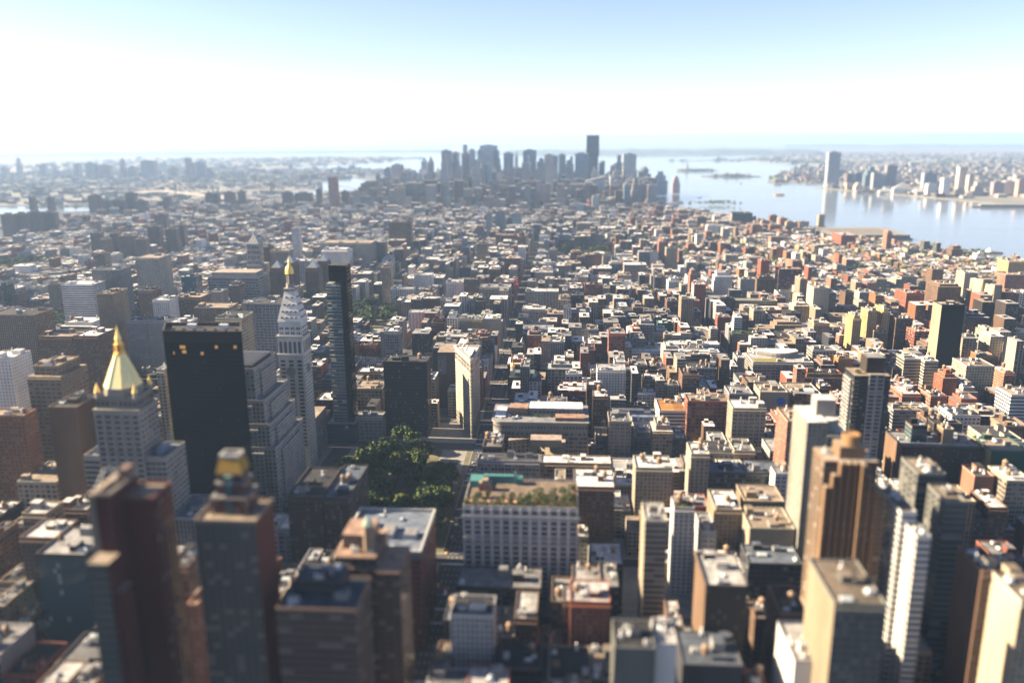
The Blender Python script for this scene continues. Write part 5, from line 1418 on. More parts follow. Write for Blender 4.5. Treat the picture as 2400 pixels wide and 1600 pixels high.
DT = [
 ('brown grey tower standing alone at the left end of the downtown skyline', 918, 943, 386, 4290, (.34, .29, .28), 'pier', 'flat'),
 ('broad blue grey block right of lone left tower', 949, 977, 405, 4350, (.25, .31, .37), 'band', 'flat'),
 ('dark pointed tower, second peak of downtown from left', 981, 1005, 368, 4900, (.22, .27, .32), 'punch', 'spire'),
 ('slim white lit tower in front of the dark pointed tower', 988, 997, 399, 4600, (.66, .64, .6), 'blank', 'flat'),
 ('tan pointed municipal style tower at downtown left', 1017, 1032, 391, 4150, CRM, 'punch', 'spire'),
 ('dark tower with tapered top behind tan pointed tower', 1030, 1053, 369, 4950, (.25, .26, .30), 'band', 'step'),
 ('cream sunlit slab in front of silver rippled tower', 1042, 1054, 412, 4050, (.64, .58, .46), 'blank', 'flat'),
 ('grey slab joined to cream sunlit slab downtown', 1054, 1073, 413, 4060, GY, 'pier', 'flat'),
 ('beige tower left of the silver rippled tower', 1058, 1076, 357, 4850, (.42, .36, .34), 'pier', 'flat'),
 ('tall silver rippled tower, highest on downtown left', 1077, 1101, 339, 4474, (.42, .43, .45), 'pier', 'step'),
 ('dark tower tucked right of silver rippled tower', 1099, 1113, 351, 4800, (.2, .24, .3), 'band', 'flat'),
 ('wide pale flat-topped slab right of silver rippled tower', 1124, 1165, 341, 4883, (.36, .37, .42), 'pier', 'flat'),
 ('dark blue office tower before the wide pale slab', 1113, 1143, 386, 4200, (.12, .16, .21), 'pier', 'flat'),
 ('pink brown slim block right of dark blue tower', 1165, 1173, 408, 4300, (.5, .32, .26), 'blank', 'flat'),
 ('dark blue flat tower right of wide pale slab', 1180, 1203, 359, 4900, BL, 'band', 'flat'),
 ('slim ornate spire tower between two dark blue towers', 1204, 1216, 352, 4500, (.42, .42, .38), 'punch', 'spire'),
 ('tall near-black flat tower at the middle of downtown', 1227, 1257, 352, 4750, (.08, .11, .15), 'band', 'flat'),
 ('pale slim tower overlapping the near-black middle tower', 1230, 1246, 365, 4400, (.34, .37, .40), 'pier', 'step'),
 ('brown flat tower below the ornate spire tower', 1207, 1230, 395, 4250, (.25, .19, .20), 'pier', 'flat'),
 ('massive brown windowless tower in front of downtown', 1242, 1281, 424, 3800, (.20, .15, .15), 'blank', 'step'),
 ('dark blue unfinished tower with flat banded top', 1278, 1308, 365, 4650, BL, 'band', 'flat'),
 ('light blue glass tower right of unfinished banded tower', 1311, 1325, 368, 4750, (.17, .25, .33), 'glass', 'flat'),
 ('blue glass office tower left of the tallest tower', 1348, 1380, 360, 4350, (.16, .22, .30), 'glass', 'flat'),
 ('rounded blue tower immediately right of the tallest tower', 1404, 1418, 376, 4700, (.18, .24, .3), 'glass', 'dome'),
 ('red brown stepped art deco tower below blue glass tower', 1322, 1364, 424, 4050, (.23, .14, .14), 'pier', 'step'),
 ('white block with slanted bright roof below tallest tower', 1372, 1418, 413, 3950, (.52, .53, .53), 'band', 'wedge'),
 ('blue tower with cream edge, left of pale green pair', 1440, 1463, 364, 4450, (.17, .22, .27), 'glass', 'step'),
 ('pale green slim tower of the riverside pair', 1461, 1492, 361, 4350, (.40, .45, .42), 'pier', 'flat'),
 ('domed grey tower of the riverside group', 1497, 1520, 392, 4550, (.24, .25, .28), 'punch', 'dome'),
 ('broad grey tower with cut off top by the river', 1530, 1566, 402, 4700, (.25, .27, .30), 'punch', 'step'),
 ('reddish tower at the right end of downtown', 1577, 1595, 413, 4850, (.30, .18, .16), 'punch', 'step'),
 ('cream lit slab at foot of blue cream edged tower', 1430, 1442, 413, 4000, (.62, .55, .42), 'blank', 'flat'),
 ('brown slab right of the cream lit slab', 1442, 1456, 424, 3950, (.22, .16, .15), 'punch', 'flat'),
 ('slim pale green glass tower in front of riverside pair', 1463, 1479, 431, 3700, (.34, .42, .42), 'glass', 'flat'),
 ('brown apartment slab with pale end by the river', 1494, 1520, 433, 4000, (.26, .18, .17), 'punch', 'flat'),
 ('pink stepped block below the broad grey tower', 1512, 1534, 463, 3900, (.45, .28, .24), 'blank', 'step'),
 ('slim red lit block among downtown low roofs', 1377, 1384, 470, 3500, (.5, .12, .12), 'blank', 'flat'),
 ('grey residential tower with tan edge before white slanted block', 1388, 1404, 460, 3550, (.3, .3, .28), 'punch', 'flat'),
 ('pale bluish gothic looking block at downtown left foot', 1031, 1056, 456, 3800, (.36, .40, .45), 'pier', 'step'),
 ('grey shaded wide block left of the red lit block', 1335, 1368, 478, 3400, GY, 'band', 'flat'),
 ('first of the three dark slab towers in mid distance', 1139, 1152, 497, 2700, (.12, .15, .15), 'grid', 'flat'),
 ('second of the three dark slab towers in mid distance', 1161, 1184, 494, 2740, (.12, .15, .15), 'grid', 'flat'),
 ('third of the three dark slab towers in mid distance', 1200, 1222, 499, 2680, (.12, .15, .15), 'grid', 'flat'),
 ('brown orange tower before dark blue downtown tower', 1143, 1160, 444, 3700, (.36, .24, .2), 'punch', 'step'),
 ('white bright slab building at right of downtown foot', 1532, 1552, 502, 3300, (.7, .69, .64), 'blank', 'step'),
 ('cream loft group with lit sides at downtown foot', 1492, 1505, 503, 3350, (.62, .54, .4), 'blank', 'flat'),
 ('tan lit block with dark arch like shade at downtown foot', 1600, 1620, 508, 3250, (.52, .43, .3), 'blank', 'flat'),
 ('pink lit tower block left of cream loft group', 1430, 1450, 497, 3300, (.52, .34, .25), 'blank', 'step'),
]
for lab, xl, xr, py, Y, c, st, fm in DT:
    c = tuple(min(.7, v*1.6+.06) for v in c)  # downtown colours lifted toward pale to stand for haze
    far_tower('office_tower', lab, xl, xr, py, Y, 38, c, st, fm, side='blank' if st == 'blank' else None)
dr_ = random.Random(15)
DRAND = []
for _ in range(400):
    if len(DRAND) >= 70: break
    x, y = dr_.uniform(-900, 420), dr_.uniform(3850, 4950); w_ = dr_.uniform(26, 46)
    if taken(x, x+w_, y, y+34) or not inside(x, y, MANH) or not inside(x+w_, y+34, MANH): continue
    h = dr_.uniform(130, 255) if abs(x+330) < 380 else dr_.uniform(90, 170)
    p0, p1 = proj(x, y, h), proj(x+w_, y, h)
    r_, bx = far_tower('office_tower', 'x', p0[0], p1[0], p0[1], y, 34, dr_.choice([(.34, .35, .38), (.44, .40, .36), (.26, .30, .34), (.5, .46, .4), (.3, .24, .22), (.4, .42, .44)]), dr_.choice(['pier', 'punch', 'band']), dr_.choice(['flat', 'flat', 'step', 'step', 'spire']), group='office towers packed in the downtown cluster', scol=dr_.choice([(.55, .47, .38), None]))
    r_['fab'] = 'downtown tower'; DRAND.append(r_)
# the tallest tower, half finished
def tallest_tower():
    Y = 4611
    x0, zt = PY(1375, 317, Y); x1, _ = PY(1405, 317, Y); zm = PY(1390, 366, Y)[1]; g0 = gz(x0, Y)
    t = thing('unfinished_tower', 'tallest downtown tower, dark bare steel above and pale glass below', 'building')
    b = MB(); b.frustum(rect(x0, x1, Y, Y+x1-x0), g0, [(x0+4, Y+4), (x1-4, Y+4), (x1-4, Y+x1-x0-4), (x0+4, Y+x1-x0-4)], zm, wall_mat('blank'), (.18, .23, .30)); b.build('glass_shaft', t)
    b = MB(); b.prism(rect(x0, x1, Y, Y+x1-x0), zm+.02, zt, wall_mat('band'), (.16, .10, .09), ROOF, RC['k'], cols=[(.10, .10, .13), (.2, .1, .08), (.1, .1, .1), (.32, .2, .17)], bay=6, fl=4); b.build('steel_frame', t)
    for s in (.3, .7):
        b = MB(); cx = x0+(x1-x0)*s; b.tube((cx, Y+20, zt), (cx, Y+20, zt+14), .8, .6, PAINT, (.4, .2, .12)); b.tube((cx, Y+20, zt+12), (cx+16, Y+14, zt+24), .7, .4, PAINT, (.4, .2, .12)); b.build('roof_crane', t)
    claim(x0, x1, Y, Y+60); p = proj((x0+x1)/2, Y, zt-60); LMK.append(('the tallest tower', p[0], p[1]))
for ph, lx_, ly_ in (('the silver rippled tower', 1089, 350), ('the white slanted block', 1395, 425), ('the three dark slabs', 1180, 500), ('the lone left tower', 930, 400), ('the red warehouse', 1970, 560), ('the striped left-edge block', 30, 760), ('the tall tan slab', 244, 700), ('the black tower', 2235, 740), ('the arcaded white store', 995, 740), ('the red crane', 1211, 690), ('the white stepped block', 1696, 645), ('the arched loft', 1270, 690)): LMK.append((ph, lx_, ly_))
tallest_tower()
JC = [
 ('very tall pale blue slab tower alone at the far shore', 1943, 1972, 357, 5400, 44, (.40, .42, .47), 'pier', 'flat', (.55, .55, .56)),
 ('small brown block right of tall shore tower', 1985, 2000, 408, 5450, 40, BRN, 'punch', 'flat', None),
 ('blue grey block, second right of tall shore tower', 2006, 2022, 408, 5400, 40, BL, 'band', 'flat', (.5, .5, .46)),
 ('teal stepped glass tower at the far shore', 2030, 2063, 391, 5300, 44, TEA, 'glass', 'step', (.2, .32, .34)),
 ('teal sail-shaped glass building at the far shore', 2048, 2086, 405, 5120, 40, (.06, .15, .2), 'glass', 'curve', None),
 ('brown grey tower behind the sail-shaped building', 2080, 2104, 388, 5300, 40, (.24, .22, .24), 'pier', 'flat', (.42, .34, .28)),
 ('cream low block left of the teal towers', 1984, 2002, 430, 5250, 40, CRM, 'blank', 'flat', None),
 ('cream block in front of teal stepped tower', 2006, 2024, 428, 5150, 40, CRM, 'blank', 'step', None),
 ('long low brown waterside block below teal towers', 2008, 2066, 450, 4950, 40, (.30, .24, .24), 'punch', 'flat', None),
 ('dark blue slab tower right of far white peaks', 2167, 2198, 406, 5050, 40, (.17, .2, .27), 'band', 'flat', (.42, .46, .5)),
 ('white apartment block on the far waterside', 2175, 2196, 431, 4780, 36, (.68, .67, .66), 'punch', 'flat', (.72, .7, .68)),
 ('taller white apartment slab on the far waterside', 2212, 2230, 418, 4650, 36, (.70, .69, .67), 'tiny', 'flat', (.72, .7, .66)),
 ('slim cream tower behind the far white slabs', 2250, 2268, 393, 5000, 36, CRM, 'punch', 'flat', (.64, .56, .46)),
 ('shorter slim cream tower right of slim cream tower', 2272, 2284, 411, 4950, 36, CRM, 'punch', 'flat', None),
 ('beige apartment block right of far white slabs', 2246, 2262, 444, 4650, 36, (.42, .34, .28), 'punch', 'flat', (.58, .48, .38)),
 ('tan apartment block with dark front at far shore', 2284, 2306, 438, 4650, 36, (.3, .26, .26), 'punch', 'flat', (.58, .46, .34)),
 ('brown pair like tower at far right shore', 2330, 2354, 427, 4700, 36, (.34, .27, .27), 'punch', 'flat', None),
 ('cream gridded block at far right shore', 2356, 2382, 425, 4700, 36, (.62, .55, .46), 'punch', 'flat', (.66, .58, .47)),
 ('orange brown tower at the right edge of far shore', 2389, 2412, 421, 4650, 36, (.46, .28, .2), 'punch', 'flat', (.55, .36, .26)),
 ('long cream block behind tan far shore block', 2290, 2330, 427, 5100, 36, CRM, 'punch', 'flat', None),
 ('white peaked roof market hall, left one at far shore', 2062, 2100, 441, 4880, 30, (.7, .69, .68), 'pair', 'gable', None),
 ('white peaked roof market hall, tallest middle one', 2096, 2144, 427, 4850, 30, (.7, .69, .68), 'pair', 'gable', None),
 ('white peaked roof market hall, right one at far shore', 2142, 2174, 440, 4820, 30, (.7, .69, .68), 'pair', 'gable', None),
]
for lab, xl, xr, py, Y, D, c, st, fm, sc in JC:
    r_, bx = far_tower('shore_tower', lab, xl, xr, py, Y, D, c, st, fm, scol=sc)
    LMK.append(('the far shore towers', (xl+xr)/2, py+20)) if 'tall pale' in lab or 'teal stepped' in lab else None
BK = [
 ('thin hazy needle tower at far left skyline', 34, 42, 368, 6900), ('faint squat hazy tower right of far left needle', 92, 104, 385, 7000), ('slim hazy tower in the far left haze', 172, 184, 384, 6800),
 ('broad hazy tower, left half of a far pair', 198, 221, 382, 6600), ('hazy stepped tower right of far broad tower', 227, 256, 388, 6600), ('thin tall hazy tower left of far blue block', 278, 287, 369, 6700),
 ('wide hazy block behind thin tall hazy tower', 295, 317, 388, 6700), ('large hazy blue tower cluster in the far left', 328, 363, 377, 6500), ('hazy domed tower right of large blue cluster', 394, 412, 388, 6700),
 ('tall hazy bank like tower far left of the bay', 432, 444, 371, 6600), ('hazy pale lit tower beside far bank like tower', 446, 454, 382, 6500), ('hazy dark tower right of pale lit tower', 455, 478, 380, 6600), ('low hazy tower closing far left skyline', 483, 500, 396, 6700),
 ('faint low hazy tower near the left frame edge', 0, 14, 393, 6900), ('faint hazy tower pair left of slim haze tower', 120, 140, 400, 6900),
]
for i, (lab, xl, xr, py, Y) in enumerate(BK):
    far_tower('skyline_tower', lab, xl, xr, py, Y, 45, rng.choice([(.25, .22, .24), (.28, .27, .28), (.3, .22, .2)]), 'punch', rng.choice(['flat', 'step']) if 'thin' not in lab else 'spire', scol=(.5, .42, .34))
# brick housing slabs at left
HS = [(205, 232, 458, 3250), (232, 258, 470, 3300), (258, 290, 468, 3320), (292, 315, 452, 3350), (315, 342, 470, 3300), (380, 398, 462, 3500), (66, 78, 463, 3350), (108, 120, 462, 3350), (0, 30, 502, 2700), (32, 60, 500, 2720), (62, 95, 496, 2750), (98, 128, 497, 2780),
 (210, 232, 545, 2150), (234, 252, 560, 2120), (256, 275, 546, 2180), (278, 312, 552, 2140), (316, 340, 560, 2100), (344, 372, 530, 2250), (386, 412, 536, 2220), (360, 388, 502, 2600), (412, 430, 528, 2320), (480, 494, 452, 3600), (496, 512, 455, 3620), (524, 548, 450, 3560), (556, 572, 448, 3700), (660, 684, 450, 3600), (690, 730, 452, 3640), (740, 752, 444, 3700), (800, 815, 448, 3700), (842, 852, 440, 3800), (865, 880, 442, 3750), (905, 914, 440, 3700)]
for i, (xl, xr, py, Y) in enumerate(HS):
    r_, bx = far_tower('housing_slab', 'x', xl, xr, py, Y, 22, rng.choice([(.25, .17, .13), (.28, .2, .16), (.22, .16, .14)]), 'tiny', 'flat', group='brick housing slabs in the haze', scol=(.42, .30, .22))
    r_['fab'] = 'brick housing slab'
# small red roofed hall, statue and low hall on the islands
def statue():
    x, y = ll(40.6892, -74.0445); g0 = gz(x, y)
    t = thing('statue', 'tiny green statue on a pale pedestal on the hazy island', 'statue')
    b = MB(); b.frustum(ring(x, y, 45, 11), g0, ring(x, y, 42, 11), g0+18, TRIM, (.45, .42, .38)); b.frustum(rect(x-10, x+10, y-10, y+10), g0+18, rect(x-7, x+7, y-7, y+7), g0+47, TRIM, (.45, .42, .38)); b.build('pedestal', t)
    b = MB(); b.lathe(x, y, [(5.5, g0+47), (4.2, g0+62), (4.4, g0+74), (2.2, g0+79), (1.6, g0+80.5), (2, g0+82), (2.1, g0+84), (1, g0+86)], 10, TRIM, (.2, .33, .28)); b.tube((x-3, y, g0+76), (x-5, y, g0+92), 1.3, .9, TRIM, (.2, .33, .28)); b.build('figure', t)
    b = MB(); b.lathe(x-5, y, [(1.4, g0+92), (.8, g0+94), (.1, g0+96)], 8, GOLD, (.8, .55, .2)); b.build('torch', t)
    x, y = ll(40.6993, -74.0397); g0 = gz(x, y)
    t = thing('island_hall', 'long red brick hall with corner turrets on the low island', 'building')
    b = MB(); b.box(x-60, x+60, y-20, y+20, g0, g0+18, wall_mat('pair'), (.4, .2, .15), ROOF, (.4, .25, .2)); b.build('wall', t)
    for sx in (-1, 1):
        b = MB(); b.lathe(x+sx*40, y-14, [(6, g0+18), (6, g0+32), (4, g0+36), (.4, g0+42)], 8, TRIM, (.4, .3, .25)); b.build('turret', t)
statue()
# pier sheds and river structures
def piers():
    x, y = ll(40.7293, -74.0122)
    t = thing('pier_shed', 'huge low square pier shed with grey roof jutting into the river', 'building')
    X0, Y0 = PY(2000, 560, 2760)[0], 2740
    x0, y0 = P(1985, 576, 5); x1, y1 = P(2122, 552, 5); Y0, Y1 = y1-60, y1+170
    b = MB(); b.box(x0, x1, Y0, Y1, -4, 2, TRIM, (.16, .15, .14)); b.build('deck', t)
    b = MB(); b.box(x0+4, x1-8, Y0+3, Y1-4, 2, 13, wall_mat('band'), (.24, .27, .30), ROOF, (.40, .36, .31)); b.build('shed', t)
    b = MB(); b.box(x0+40, x1-45, Y0+40, Y1-40, 13.02, 13.4, ROOF, (.30, .27, .22)); b.build('parking_roof', t)  # raised parking roof patch on the shed
    claim(x0, x1, Y0, Y1)
    xc, yc = P(1927, 534, -3)
    t = thing('vent_tower', 'lone cream brick ventilation tower standing in the river', 'building')
    xa, zt = PY(1920, 503, yc); xb, _ = PY(1934, 503, yc)
    b = MB(); b.prism(rect(xa, xb, yc, yc+24), -4, zt, wall_mat('blank'), (.62, .52, .36), ROOF, RC['g']); b.build('shaft', t)
    b = MB(); b.box(xa-4, xb+4, yc-4, yc+28, -4, 3, TRIM, (.3, .27, .24)); b.build('footing', t)
    b = MB(); b.box(xa-95, xa-4.1, yc+4, yc+9, -2, 1, TRIM, (.22, .2, .18)); b.build('causeway', t)
    for i, (px, py, L, D, lab) in enumerate(((2255, 592, 150, 26, 'narrow green planted pier with a small white tent'), (2300, 484, 330, 40, 'long pale pier at the far shore'), (2200, 604, 70, 20, 'short low pier below the river towers'))):
        xc, yc = P(px, py, 0)
        t = thing('pier', lab, 'pier'); b = MB()
        b.box(xc-40, xc+L-40, yc, yc+D, -4, 1.2, TRIM, (.3, .28, .25)); b.build('deck', t)
        b = MB()
        if i == 0:
            r = random.Random(5)
            for k in range(14): leaf_cloud(b, xc+r.uniform(-10, 60), yc+D/2+r.uniform(-8, 8), 6, 6, 5, 4, 30, 1.4, r, GREENS)
            b.build('trees', t); b = MB(); b.lathe(xc+78, yc+D/2, [(9, 1.2), (8, 4), (.4, 12)], 10, PAINT, (.75, .74, .72)); b.build('tent', t)
        elif i == 1:
            b.box(xc, xc+L-50, yc+6, yc+D-6, 1.2, 9, wall_mat('band'), (.66, .62, .56), ROOF, (.66, .63, .58)); b.build('shed', t)
piers()
def boats():
    for i, (px, py, L, c, lab) in enumerate(((1826, 457, 60, (.70, .42, .08), 'orange yellow ferry on the open river'), (1735, 430, 30, (.6, .6, .6), 'small white boat nearer the islands'), (1640, 463, 26, (.6, .58, .5), 'small pale boat right of the downtown point'), (2130, 470, 24, (.65, .63, .6), 'small white boat by the far shore'))):
        x, y = P(px, py, -3); g = gz(x, y)-3
        t = thing('boat', lab, 'boat'); b = MB(); w_ = L*.13
        h0 = [(-L/2, 0), (-L/2+L*.12, -w_), (L/2, -w_), (L/2, w_), (-L/2+L*.12, w_)]
        b.frustum([(x+p*.94, y+q*.8) for p, q in h0], g, [(x+p, y+q) for p, q in h0], g+L*.07, PAINT, c); b.build('hull', t)
        b = MB(); b.box(x-L*.28, x+L*.4, y-w_*.75, y+w_*.75, g+L*.07+.02, g+L*.15, wall_mat('band'), c, PAINT, c); b.build('cabin', t)
boats()
# bridges over the left river
def bridge(lab, A, B, H, deck, col, th):
    (xa, ya), (xb, yb) = ll(*A), ll(*B)
    t = thing('bridge', lab, 'bridge'); n = 24
    d = Vector((xb-xa, yb-ya)); L = d.length; d.normalize(); q = Vector((-d.y, d.x))
    def pt(s, o, z): x, y = xa+d.x*s+q.x*o, ya+d.y*s+q.y*o; return (x, y, z+gz(x, y))
    def dz(s): return deck*min(1, (s+650)/650, (L+650-s)/650)
    b = MB()
    S = [-600+(L+1200)*i/40 for i in range(41)]
    for s0, s1 in zip(S, S[1:]):
        for (o0, o1, e0, e1) in ((-14, 14, 0, 0), (14, 14, 0, -7), (-14, -14, -7, 0)):
            b.face([pt(s0, o0, dz(s0)+e0), pt(s1, o0, dz(s1)+e0), pt(s1, o1, dz(s1)+e1), pt(s0, o1, dz(s0)+e1)], TRIM, (.55, .5, .42))
    b.build('deck', t)
    tw = (L*.22, L*.78)
    for s in tw:
        b = MB()
        for o in (-13, 13): b.tube(pt(s, o, -4), pt(s, o, H), th, th*.8, TRIM, col, 4)
        b.tube(pt(s, -13, H-6), pt(s, 13, H-6), th*.7, th*.7, TRIM, col, 4); b.tube(pt(s, -13, H*.62), pt(s, 13, H*.62), th*.7, th*.7, TRIM, col, 4); b.build('tower', t)
    for o in (-13, 13):
        b = MB(); pts = []
        for i in range(21):
            s = tw[0]+(tw[1]-tw[0])*i/20; k = (2*i/20-1)**2; pts.append(pt(s, o, deck+4+(H-deck-4)*k))
        pts = [pt(-250, o, deck*.75)]+pts+[pt(L+250, o, deck*.75)]
        for p0, p1 in zip(pts, pts[1:]): b.tube(p0, p1, 1.6, 1.6, TRIM, (.5, .5, .48), 5)
        b.build('cable', t)
    for i, s in enumerate([-520+80*k for k in range(6)]+[L+120+80*k for k in range(6)]):
        b = MB(); b.tube(pt(s, 0, -4), pt(s, 0, dz(s)-7), 7, 7, TRIM, (.5, .45, .36), 4); b.build('pier', t)
bridge('pale blue suspension bridge crossing the left river beyond housing slabs', (40.7103, -73.9920), (40.7030, -73.9890), 98, 40, (.42, .46, .5), 5)
bridge('grey steel suspension bridge farther left over the river', (40.7143, -73.9760), (40.7112, -73.9672), 94, 40, (.4, .4, .42), 5)
bridge('stone towered suspension bridge nearest the left downtown end', (40.7077, -73.9990), (40.7040, -73.9945), 84, 38, (.40, .34, .28), 8)

# unseen towers added beyond the left edge to throw shade on the near blocks
for i, (x, y, w_, D, H, cn) in enumerate(((-345, 128, 40, 40, 120, 'tn'), (-330, 205, 30, 36, 95, 'gy'), (-400, 250, 44, 36, 130, 'br'), (-470, 330, 40, 44, 125, 'ls'), (-520, 410, 44, 30, 110, 'gy'), (-590, 470, 40, 40, 120, 'tn'), (-300, 60, 40, 40, 140, 'gy'), (-640, 560, 40, 40, 110, 'br'))):
    if not taken(x, x+w_, y, y+D): plain_building('office_tower', 'building', 'unseen %s tower added for shade, number %s in row east of red slabs' % ({'tn': 'tan', 'gy': 'grey', 'br': 'brown', 'ls': 'limestone'}[cn], ['one', 'two', 'three', 'four', 'five', 'six', 'seven', 'eight'][i]), x, x+w_, y, y+D, H, C[cn], 'grid', RC['g'], parts=2)

# ------------------------------------------------------------------ parks and trees
def tree_proto(seed, h, cr, pal, leaves=900, sz=.85):
    r = random.Random(seed)
    e = bpy.data.objects.new('park_tree', None); COL.objects.link(e)
    b = MB(); b.tube((0, 0, -.3), (0, 0, h*.5), .38, .24, WOOD, (.085, .065, .05))
    for i in range(5):
        a = r.uniform(0, 6.28); b.tube((0, 0, h*(.3+.05*i)), (math.cos(a)*cr*.6, math.sin(a)*cr*.6, h*(.55+.06*i)), .16, .06, WOOD, (.085, .065, .05), 5)
    b.build('trunk', e)
    b = MB()
    for i in range(9):
        a = r.uniform(0, 6.28); d = r.uniform(0, cr*.62); z = h*r.uniform(.45, .82)
        s = cr*r.uniform(.38, .58)*(1-.25*abs(z/h-.6)); k = r.uniform(.75, 1.25)
        leaf_cloud(b, math.cos(a)*d, math.sin(a)*d, z, s, s, s*.72, leaves//9, sz, r, [tuple(v*k for v in c) for c in pal])
    b.build('crown', e)
    return e
PROTO = [tree_proto(1, 17, 6.5, GREENS), tree_proto(2, 20, 7.5, GREENS[:3]), tree_proto(3, 14, 5.5, GREENS[1:4]), tree_proto(4, 16, 6, [(.10, .12, .02), (.08, .105, .02), (.12, .12, .025)])]
PUSED = set()
def plant(x, y, lab, group, s=1.0, k=None, z=0.0):
    k = rng.choice((0, 0, 1, 1, 2, 3)) if k is None else k
    if k not in PUSED: o = PROTO[k]; PUSED.add(k)
    else: o = copy_tree(PROTO[k], (x, y, z))
    o.location = (x, y, z); o.rotation_euler[2] = rng.uniform(0, 6.28); s *= rng.uniform(.7, 1.25); o.scale = (s, s, s*rng.uniform(.9, 1.1))
    tag(o, lab, 'tree', group)
def park(name, x0, x1, y0, y1, n, lab, group, z=.16, s=1.0, hole=None):
    b = MB(); zz = gz((x0+x1)/2, y0)+z
    b.box(x0, x1, y0, y1, zz-.16, zz, PARKM, (.1, .1, .05)); o = b.build(name); o['kind'] = 'structure'
    claim(x0-2, x1+2, y0-2, y1+2)
    pts = []
    for _ in range(n*30):
        if len(pts) >= n: break
        x, y = rng.uniform(x0+4, x1-4), rng.uniform(y0+4, y1-4)
        if hole and hole(x, y): continue
        if all((x-a)**2+(y-c)**2 > 24*s*s for a, c in pts): pts.append((x, y))
    for x, y in pts: plant(x, y, lab, group, s, z=zz)
# the wooded square: between the avenue x=-97 and x=-217, south of the roof-garden row
park('park_lawn', -212, -94, 600, 826, 84, 'leafy tree among the dense dark trees of the nearest square', 'trees of the nearest square', s=1.5,
     hole=lambda x, y: (x > -122 and y > 735) or (x < -195 and 770 < y < 800))
park('park_lawn', -405, -292, 1388, 1548, 62, 'round green tree in the square behind glass tower', 'trees of the square behind glass tower', s=1.35)
park('park_lawn', -985, -800, 1322, 1470, 64, 'green tree of the left park above stepped tan tower', 'trees of the left park', s=1.1)
park('park_lawn', -15, 130, 2232, 2380, 44, 'hazy green tree before the small distant arch square', 'trees of the distant square', s=1.1)
park('park_lawn', -232, -150, 2372, 2422, 14, 'hazy green tree beside the long dark red library', 'trees beside the red library', s=1.1)
park('park_lawn', -1480, -1330, 1950, 2100, 36, 'hazy green tree in the park at left edge', 'trees of the left edge park', s=1.3)

